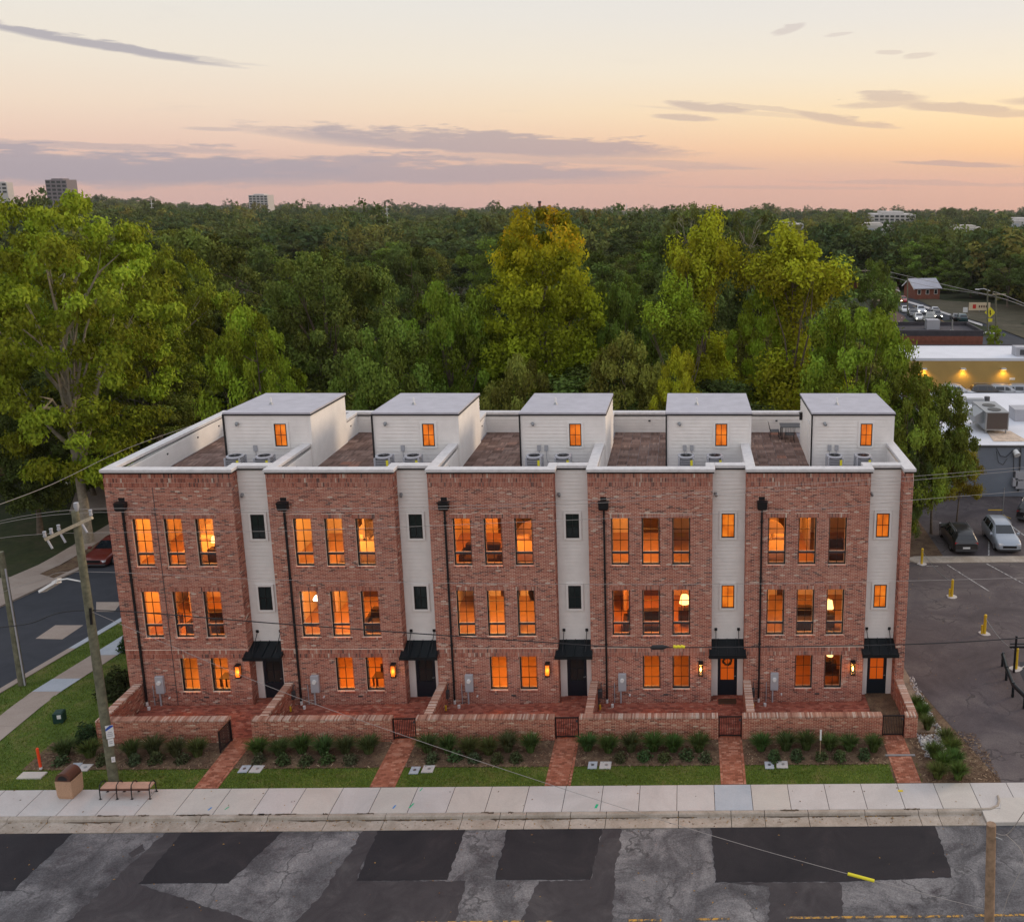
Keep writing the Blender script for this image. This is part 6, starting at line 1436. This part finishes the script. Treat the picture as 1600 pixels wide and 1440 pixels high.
t, p, tp = post_thing('utility_pole', 'nearest utility pole of the avenue, with crossarm, right of the yellow sign', 'utility pole', 1556, 531, 456, r=.18); b = MB(); b.box(-1.1, 1.2, -.08, .08, tp.z - p.z - .5, tp.z - p.z - .35); b.build('crossarm', M['arm'], t)
t, p, tp = post_thing('utility_pole', 'grey utility pole standing left of the avenue traffic', 'utility pole', 1418, 492, 430, r=.15)
t, p, tp = post_thing('utility_pole', 'utility pole with transformers at the left of the avenue houses', 'utility pole', 1352, 470, 420, r=.16); b = MB(); b.cyl(.5, 0, 4.2, 5.4, .3, 8); b.build('transformer', M['mgrey'], t)
b = MB(); b.box(-1.2, 1.2, -.08, .08, tp.z - p.z - .5, tp.z - p.z - .35); b.build('crossarm', M['arm'], t)
t, p, tp = post_thing('utility_pole', 'lone utility pole before the dark wood above the avenue', 'utility pole', 1407, 440, 393, r=.2)
t, p, tp = post_thing('pedestrian_sign', 'yellow diamond pedestrian crossing sign at the avenue', 'road sign', 1545, 515, 488, r=.05, m='mgrey'); h = tp.z - p.z
b = MB(); b.obox((0, -.08, h), Vector((1, 0, 1)).normalized(), Vector((-1, 0, 1)).normalized(), (0, 1, 0), .72, .72, .02); b.build('sign_plate', M['label_yellow'], t); b = MB(); b.obox((0, -.08, h - 1.45), X, Z, Y_, .5, .3, .02); b.build('lower_plate', M['label_yellow'], t)
b = MB(); b.cyl(0, -.13, h + .25, h + .42, .1, 6); b.obox((0, -.13, h), X, Z, Y_, .1, .26, .01); b.obox((.1, -.13, h - .36), Vector((.4, 0, 1)).normalized(), Vector((1, 0, -.4)).normalized(), Y_, .22, .06, .01); b.build('walker_symbol', M['black'], t)
t, p, tp = post_thing('pole_sign', 'white board sign on a pole above the avenue traffic', 'sign', 1453, 508, 490, r=.08, m='mgrey'); h = tp.z - p.z; b = MB(); b.box(-.85, .85, -.12, .12, h - .75, h + .35); b.build('board', M['whitep'], t); b = MB(); [b.box(-.65, .6 - k * .15, -.13, -.12, h - .6 + k * .3, h - .45 + k * .3) for k in range(3)]; b.build('faded_print', M['slab_new'], t)
t, p, tp = post_thing('ground_sign', 'cream roadside sign with red mark before the far trees', 'sign', 1530, 487, 484, r=.1, m='mgrey'); b = MB(); b.box(-2.3, 2.3, -.1, .1, .3, 2.0); b.build('board', mat('cream_board', (.7, .56, .38), .6), t); b = MB(); b.box(-1.5, -.8, -.12, -.1, .7, 1.6); b.build('red_mark', mat('sign_red', (.6, .03, .02), .6), t)
b = MB(); [b.box(-.2 + k * .5, .1 + k * .5, -.12, -.1, .9, 1.4) for k in range(4)]; b.build('lettering', M['brown'], t)
t, p, tp = post_thing('road_sign', 'small white sign at the avenue verge', 'road sign', 1508, 489, 483, r=.05, m='mgrey'); b = MB(); b.box(-.5, .5, -.06, -.02, tp.z - p.z - .7, tp.z - p.z + .4); b.build('sign_plate', M['whitep'], t)

# ------------------------------------------------------------------ commercial buildings on the right
def shop(lab, x0, x1, y0, y1, z0, z1, wall, roof, par=.35, name='shop_building', edge=None):
    t = thing(name, lab, 'building', (x0, y0, z0)); W, D, h = x1 - x0, y1 - y0, z1 - z0
    b = MB(); b.box(0, W, 0, D, 0, h - .05); b.build('wall', wall, t)
    b = MB(); b.box(.25, W - .25, .25, D - .25, h - .2, h); b.build('roof', roof, t)
    b = MB(); e = .25
    for q in ((-.03, W + .03, -.03, e), (-.03, W + .03, D - e, D + .03), (-.03, e, e + .002, D - e - .002), (W - e, W + .03, e + .002, D - e - .002)): b.box(q[0], q[1], q[2], q[3], h - .3, h + par)
    b.build('parapet', edge or wall, t); return t, W, D, h
M['bluegrey'] = mat('blue_grey_paint', (.20, .225, .27), .7, var=.08, vscale=.6)
M['mustard'] = mat('mustard_paint', (.50, .33, .11), .8, var=.06, vscale=.7)
M['white_roof'] = mat('white_roof_coating', (.74, .75, .80), .6, var=.06, vscale=.4)
M['redbrick'] = mat('dull_red_brick', (.24, .085, .055), .9, var=.2, vscale=2)
M['darkroof'] = mat('dark_roofing', (.06, .055, .065), .9, var=.2, vscale=1)
t, W, D, h = shop('blue grey block building with white flat roof at the right edge', 22.3, 48, 78.4, 98.6, gz(80), 1.69, M['bluegrey'], M['white_roof'], .02, edge=M['bluegrey'])
b = MB(); b.box(0, W, -.08, .2, h - .12, h + .04); b.build('roof_edge', M['dgrey'], t)
B0 = Vector((22.3, 78.4, gz(80)))
lp = lambda px, py, dy=-.1: at(px, py, 78.4 + dy) - B0
b = MB(); b.tube([lp(1595, 700), lp(1593, 740), lp(1591, 768)], .06, 6); b.tube([lp(1584, 705), lp(1584, 750)], .03, 5); b.build('conduit', M['dgrey'], t)
b = MB(); q = lp(1586, 704); b.tube([q, q + Vector((.1, -.4, -.3))], [.22, .3], 8); b.build('wall_light', M['whitep'], t)
for a_ in ((1593, 742, 12), (1593, 756, 11), (1585, 752, 6)):
    q = lp(a_[0], a_[1]); b = MB(); b.box(q.x - .35 * a_[2] / 10, q.x + .35 * a_[2] / 10, q.y - .25, q.y + .1, q.z - .35, q.z + .35); b.build('meter_box', M['grey'], t)
b = MB(); pp = [lp(1557, 700), lp(1563, 712), lp(1572, 714), lp(1582, 704)]; b.tube(pp, .025, 5); pp = [lp(1557, 705), lp(1560, 722), lp(1567, 726), lp(1574, 716)]; b.tube(pp, .02, 5); b.build('loose_cable', M['cable'], t)
t = thing('condenser', 'large grey rooftop air conditioner on the white roof', 'air conditioner', tuple(on(1552, 677, 1.69)))
b = MB(); b.box(-.85, 1.25, -.2, 4.0, .35, 2.0); b.build('cabinet', M['mgrey'], t); b = MB(); b.box(-.7, 1.15, -.22, -.2, .45, 1.9); b.build('coil', mat('coil_brown', (.10, .075, .065), .6), t)
for y in (.8, 2.4): b = MB(); b.cyl(.2, y, 2.0, 2.04, .6, 14); b.build('fan_grille', M['black'], t)
b = MB(); b.loft([[(-.85, .6, 1.9), (-.85, 3, 1.9), (-.85, 3, .8), (-.85, .6, .8)], [(-1.6, .6, 1.4), (-1.6, 3, 1.4), (-1.6, 3, .8), (-1.6, .6, .8)]], sm=False); b.build('hood', M['mgrey'], t)
for x in (-.7, 1.1):
    for y in (0, 3.8): b = MB(); b.box(x - .05, x + .05, y - .05, y + .05, .0, .36); b.build('leg', M['mgrey'], t)
p = on(1574, 684, 1.69); b = MB(); b.quad((-1.6, -1.2, .03), (1.5, -1.2, .03), (1.0, 2.2, .03), (-1.2, 2.2, .03)); 
for k in range(7): b.box(rng.uniform(-1.4, 1.2), rng.uniform(-1.2, 1.4), rng.uniform(-1.2, 0), rng.uniform(.2, 1.8), .03, .06) if k == 99 else None
tag(b.build('tarp', mat('tan_tarp', (.6, .48, .38), .9, var=.3, vscale=2), None, tuple(p)), 'tan tarp lying on the white roof beside the large air conditioner', 'tarp')
for px, py, lab in ((1542, 627, 'small dark vent on the white roof'), (1523, 630, 'low grey duct on the white roof beside the tree')):
    p = on(px, py, 1.69); b = MB(); b.cyl(0, 0, 0, .5, .3, 8) if 'vent' in lab else b.box(-.9, .9, -.3, .3, 0, .5); tag(b.build('roof_vent', M['dgrey' if 'vent' in lab else 'mgrey'], None, tuple(p)), lab, 'roof vent')
p = on(1600, 657, 1.69); b = MB(); b.bevbox(-1.0, 1.4, -.3, 1.5, 0, 1.1, .05); b.box(-1.02, 1.42, -.32, 1.52, 1.0, 1.14); tag(b.build('roof_hatch', M['grey'], None, tuple(p)), 'grey boxed hatch at the right edge of the white roof', 'roof hatch')
# mustard building
t, W, D, h = shop('long mustard yellow building with white roof and lit wall lamps', 27.5, 62, 118.4, 127.3, gz(118), 1.56, M['mustard'], M['white_roof'], .05, edge=M['white_roof'])
for px in (1444, 1505, 1568):
    q = at(px, 577, 118.3) - Vector((27.5, 118.4, gz(118))); b = MB(); b.box(q.x - .3, q.x + .3, -.45, 0, q.z - .02, q.z + .16); lm = b.build('wall_lamp', M['whitep'], t)
    b = MB(); b.quad((q.x - .25, -.42, q.z - .03), (q.x - .25, -.05, q.z - .03), (q.x + .25, -.05, q.z - .03), (q.x + .25, -.42, q.z - .03)); b.build('lamp_glass', M['floodlamp'], lm)
    L = bpy.data.lights.new('wall_lamp_light', 'SPOT'); L.energy = 160; L.color = (1, .60, .12); L.spot_size = R(150); L.spot_blend = .8; L.shadow_soft_size = .15
    lo = bpy.data.objects.new('wall_lamp_light', L); C.objects.link(lo); lo.parent = t; lo.location = (q.x, -.5, q.z - .1)
q = at(1582, 592, 118.3) - Vector((27.5, 118.4, gz(118))); b = MB(); b.box(q.x - .35, q.x + .35, -.04, -.01, q.z - .15, q.z + .15); b.build('wall_sign', M['whitep'], t)
p = on(1596, 556, 1.56); b = MB(); b.bevbox(-.9, 1.6, -.5, 1.2, 0, 1.2, .05); b.box(-.4, .6, -.52, -.5, .2, .9, mi=1); tag(b.build('condenser', [M['grey'], M['dgrey']], None, tuple(p)), 'grey air conditioner on the mustard building roof', 'air conditioner')
# brick building with dark flat roof
t, W, D, h = shop('low red brick building with dark flat roof, sloping parapet and rooftop unit', 31.5, 44.5, 141, 149.5, gz(141) - .3, .9, M['redbrick'], M['darkroof'], .55, edge=M['darkroof'])
b = MB(); b.box(0, W, -.06, -.0, h - 1.1, h - .3); b.build('fascia', M['redbrick'], t)
p = at(1456, 520, 146); b = MB(); b.bevbox(-1, 1, -.7, .7, 0, 1.5, .06); tag(b.build('rooftop_unit', M['grey'], None, (p.x, 146, .9)), 'pale square unit on the dark flat roof', 'air conditioner')
p = at(1488, 530, 142); b = MB(); b.cyl(0, 0, 0, 1.9, .12, 8); b.cyl(0, 0, 0, .4, .25, 8); tag(b.build('vent_pipe', M['mgrey'], None, (p.x, 142.5, .9)), 'white vent pipe on the dark flat roof', 'vent pipe')
t, W, D, h = shop('dark roofed low building between the white roof and the brick building', 33, 52.5, 129.5, 138, gz(132), -.35, M['darkroof'], M['darkroof'], .2)
# houses
def house(lab, x, y, z, W, D, hw, hr, wall, roof, rz=0, porch=False):
    t = thing('house', lab, 'house', (x, y, z), rz); b = MB(); b.box(-W / 2, W / 2, -D / 2, D / 2, -.5, hw)
    b.add([(-W / 2, -D / 2, hw), (-W / 2, D / 2, hw), (-W / 2, 0, hw + hr), (W / 2, -D / 2, hw), (W / 2, D / 2, hw), (W / 2, 0, hw + hr)], [(0, 1, 2), (3, 5, 4)]); b.build('wall', wall, t)
    b = MB(); o = .4
    for s in (-1, 1):
        y0 = s * (D / 2 + o); z0_ = hw - hr * o / (D / 2); th = .12
        b.quad((-W / 2 - o, y0, z0_), (W / 2 + o, y0, z0_), (W / 2 + o, 0, hw + hr), (-W / 2 - o, 0, hw + hr)); b.quad((-W / 2 - o, y0, z0_ + th), (W / 2 + o, y0, z0_ + th), (W / 2 + o, 0, hw + hr + th), (-W / 2 - o, 0, hw + hr + th)); b.quad((-W / 2 - o, y0, z0_), (W / 2 + o, y0, z0_), (W / 2 + o, y0, z0_ + th), (-W / 2 - o, y0, z0_ + th))
        for e in (-W / 2 - o, W / 2 + o): b.quad((e, y0, z0_), (e, y0, z0_ + th), (e, 0, hw + hr + th), (e, 0, hw + hr))
    b.build('roof', roof, t)
    for e in (-W / 2 - .43, W / 2 + .41):
        for s in (-1, 1): b = MB(); b.obox((e, s * (D / 4 + .2), hw + hr / 2 - .1 - hr * .2 / (D / 2)), X, Vector((0, s * D / 2, -hr)).normalized(), Vector((0, s * hr, D / 2)).normalized(), .02, math.hypot(D / 2 + .4, hr) / 2 * 1.02, .14); b.build('barge_board', M['trim'], t)
    for k in range(3):
        for s in (-1, 1): b = MB(); xx = (-W / 3 + k * W / 3); b.box(xx - .45, xx + .45, s * (D / 2 + .02) - .02, s * (D / 2 + .02) + .02, 1.0, 2.2); fw = b.build('window', M['trim'], t); b = MB(); b.box(xx - .36, xx + .36, s * (D / 2 + .045) - .01, s * (D / 2 + .045) + .01, 1.08, 2.12); b.build('pane', M['glassdk'], fw)
    if porch:
        b = MB(); b.box(-W / 2, W / 2, -D / 2 - 2, -D / 2, 0, .3); b.box(-W / 2, W / 2, -D / 2 - 2.1, -D / 2, 2.5, 2.65); b.build('porch', M['trim'], t)
        for k in range(6): b = MB(); xx = -W / 2 + .1 + k * (W - .2) / 5; b.box(xx - .08, xx + .08, -D / 2 - 1.95, -D / 2 - 1.8, .3, 2.5); b.build('post', M['trim'], t)
    return t
cream, brownw = mat('cream_house_paint', (.55, .42, .28), .8), mat('brown_house_siding', (.16, .075, .05), .8)
greyroof, purproof = mat('grey_shingle', (.12, .11, .125), .9, var=.2, vscale=3), mat('brown_shingle', (.10, .062, .058), .9, var=.2, vscale=3)
p = gr(130, 640); house('cream house with dark roof glimpsed through the willow oaks', p.x, p.y + 3, gz(p.y), 9, 7, 3.0, 2.4, cream, M['darkroof'], R(62))
p = gr(85, 742); house('brown house with grey roof and porch behind the side street trees', p.x - 1, p.y + 4, gz(p.y), 10, 8, 2.8, 2.4, brownw, greyroof, R(70), True)
p = gr(880, 640); house('grey roofed house behind the orange sweetgum', p.x, p.y, gz(p.y), 14, 9, 3.2, 3.4, brownw, greyroof, R(20))
p = gr(522, 610); house('house with white porch glimpsed behind the second penthouse', p.x, p.y, gz(p.y), 9, 8, 3.2, 2.8, M['white'], greyroof, R(15), True)
p = gr(1452, 470); house('brick house with grey metal roof at the end of the avenue', p.x, p.y + 8, gz(p.y), 6.5, 7, 2.6, 1.9, M['redbrick'], M['membrane'], R(10))
p = gr(1445, 452); house('long dark roofed brick house behind the grey metal roof', p.x - 1, p.y + 20, gz(p.y), 11, 9, 3.0, 2.8, M['redbrick'], purproof, R(4))
p = gr(1394, 470); house('cream shop with brown hipped roof beside the avenue traffic', p.x - 1, p.y + 4, gz(p.y), 6, 6, 2.6, 1.6, cream, purproof, R(80))
p = gr(1412, 500); house('long brown shed roof with white eave left of the avenue', p.x - 5, p.y - 9, gz(p.y) - 1, 16, 4, 2.0, 1.2, brownw, purproof, R(72))
p = gr(1345, 452); house('dull brick house beside the transformer pole', p.x, p.y + 8, gz(p.y), 7, 7, 3.0, 2.6, M['redbrick'], purproof, R(40))

# ------------------------------------------------------------------ far skyline
def tower(lab, x0, x1, yt, yb, Y, wall, floors, bays, strip, cat='tower'):
    p0, p1 = at(x0, yt, Y), at(x1, yb, Y); W, h = p1.x - p0.x, p0.z - gz(Y); t = thing('tower_block', lab, cat, (p0.x, Y, gz(Y))); D = W * .8
    b = MB(); b.box(0, W, 0, D, 0, h); b.box(W * .2, W * .75, D * .2, D * .8, h, h + W * .06); b.build('wall', wall, t)
    fh = (p0.z - p1.z) * 1.15 / floors
    for k in range(floors):
        for q in range(bays): b = MB(); xx = W * (q + .5) / bays; b.box(xx - W / bays * .34, xx + W / bays * .34, -.3, .0, h - (k + .85) * fh, h - (k + .3) * fh); b.build('window', strip, t)
    return t
tower('grey stepped apartment tower on the skyline at the left', 70, 108, 281, 318, 1500, mat('tower_grey', (.20, .17, .18), .8), 7, 4, M['glassdk'])
tower('white office block on the skyline left of the middle', 388, 419, 305, 322, 1700, M['slab'], 5, 5, M['glassdk'])
tower('pale block at the left edge of the skyline', -8, 12, 285, 300, 1500, M['slab'], 3, 2, M['glassdk'])
tower('long white apartment building on the skyline at the right', 1366, 1430, 335, 349, 1300, M['slab'], 3, 8, M['glassdk'])
tower('low white warehouse among the trees at the right', 1343, 1392, 352, 366, 900, M['slab_b'], 1, 4, M['slab_new'])
tower('pale flat building among the trees at the far right', 1488, 1540, 356, 366, 800, M['slab_b'], 1, 4, M['slab_new'])
tower('white building half hidden behind trees right of the skyline oaks', 1215, 1255, 350, 372, 700, M['slab'], 2, 4, M['slab_new'])
tower('white building at the right edge of the skyline', 1580, 1640, 345, 358, 1000, M['slab'], 1, 4, M['slab_new'])
tower('row of pale houses on the skyline behind the orange sweetgum', 925, 945, 341, 352, 1300, M['slab'], 1, 3, M['slab_new'])
tower('second row of pale houses on the skyline', 965, 1005, 342, 352, 1350, M['slab'], 1, 5, M['slab_new'])
def mast(lab, x, yt, Y, r, m, name='mast', cat='mast', yb=None):
    p = at(x, yt, Y); t = thing(name, lab, cat, (p.x, Y, gz(Y))); b = MB(); b.tube([(0, 0, 0), (0, 0, p.z - gz(Y))], [r, r * .75], 8); b.build('shaft', m, t); return t, p.z - gz(Y)
t, h = mast('brick chimney stack above the orange sweetgum', 843, 315, 700, 1.2, M['redbrick'], 'chimney_stack', 'chimney'); b = MB(); b.cyl(0, 0, h - 1, h + .3, 1.25, 8); b.build('cap', M['darkroof'], t)
for x, yt, Y, lab in ((236, 312, 600, 'pale lattice mast above the woods at the left'), (604, 320, 500, 'white mast above the woods left of the middle'), (905, 340, 320, 'white flagpole mast right of the orange sweetgum'), (956, 322, 900, 'thin skyline mast right of the chimney'), (979, 318, 1100, 'thinnest skyline mast near the pale houses'), (1308, 350, 500, 'thin pole above the woods at the right')):
    t, h = mast(lab, x, yt, Y, Y * .00035, M['whitep']); b = MB()
    for q in (.8, .9): b.box(-Y * .0018, Y * .0018, -.1, .1, h * q, h * q + .25)
    b.build('crosspiece', M['whitep'], t)
bi = at(1311, 156, 300); b = MB(); b.loft([[(-.5, 0, 0), (-.25, .0, .12), (0, 0, .02), (.25, 0, .12), (.5, 0, 0)], [(-.5, .15, 0), (-.25, .3, .12), (0, .5, .0), (.25, .3, .12), (.5, .15, 0)]], cap=False, sm=False); b.tube([(0, -.1, 0), (0, .3, .02), (0, .6, 0)], [.02, .09, .02], 6); tag(b.build('bird', M['black'], None, tuple(bi)), 'tiny dark bird flying above the clouds at the right', 'bird')

# ------------------------------------------------------------------ evening haze
b = MB(); b.box(-3200, 3200, -60, 4200, -260, 60)
hz = b.build('haze', None if False else bpy.data.materials.new('haze'), None, kind='stuff'); hm = hz.data.materials[0]; hm.use_nodes = True; t = hm.node_tree; t.nodes.clear()
pv = N(t, 'ShaderNodeVolumePrincipled'); pv.inputs['Color'].default_value = (.80, .80, .86, 1); pv.inputs['Density'].default_value = .00006; pv.inputs['Anisotropy'].default_value = .2
o = N(t, 'ShaderNodeOutputMaterial'); t.links.new(pv.outputs[0], o.inputs['Volume'])
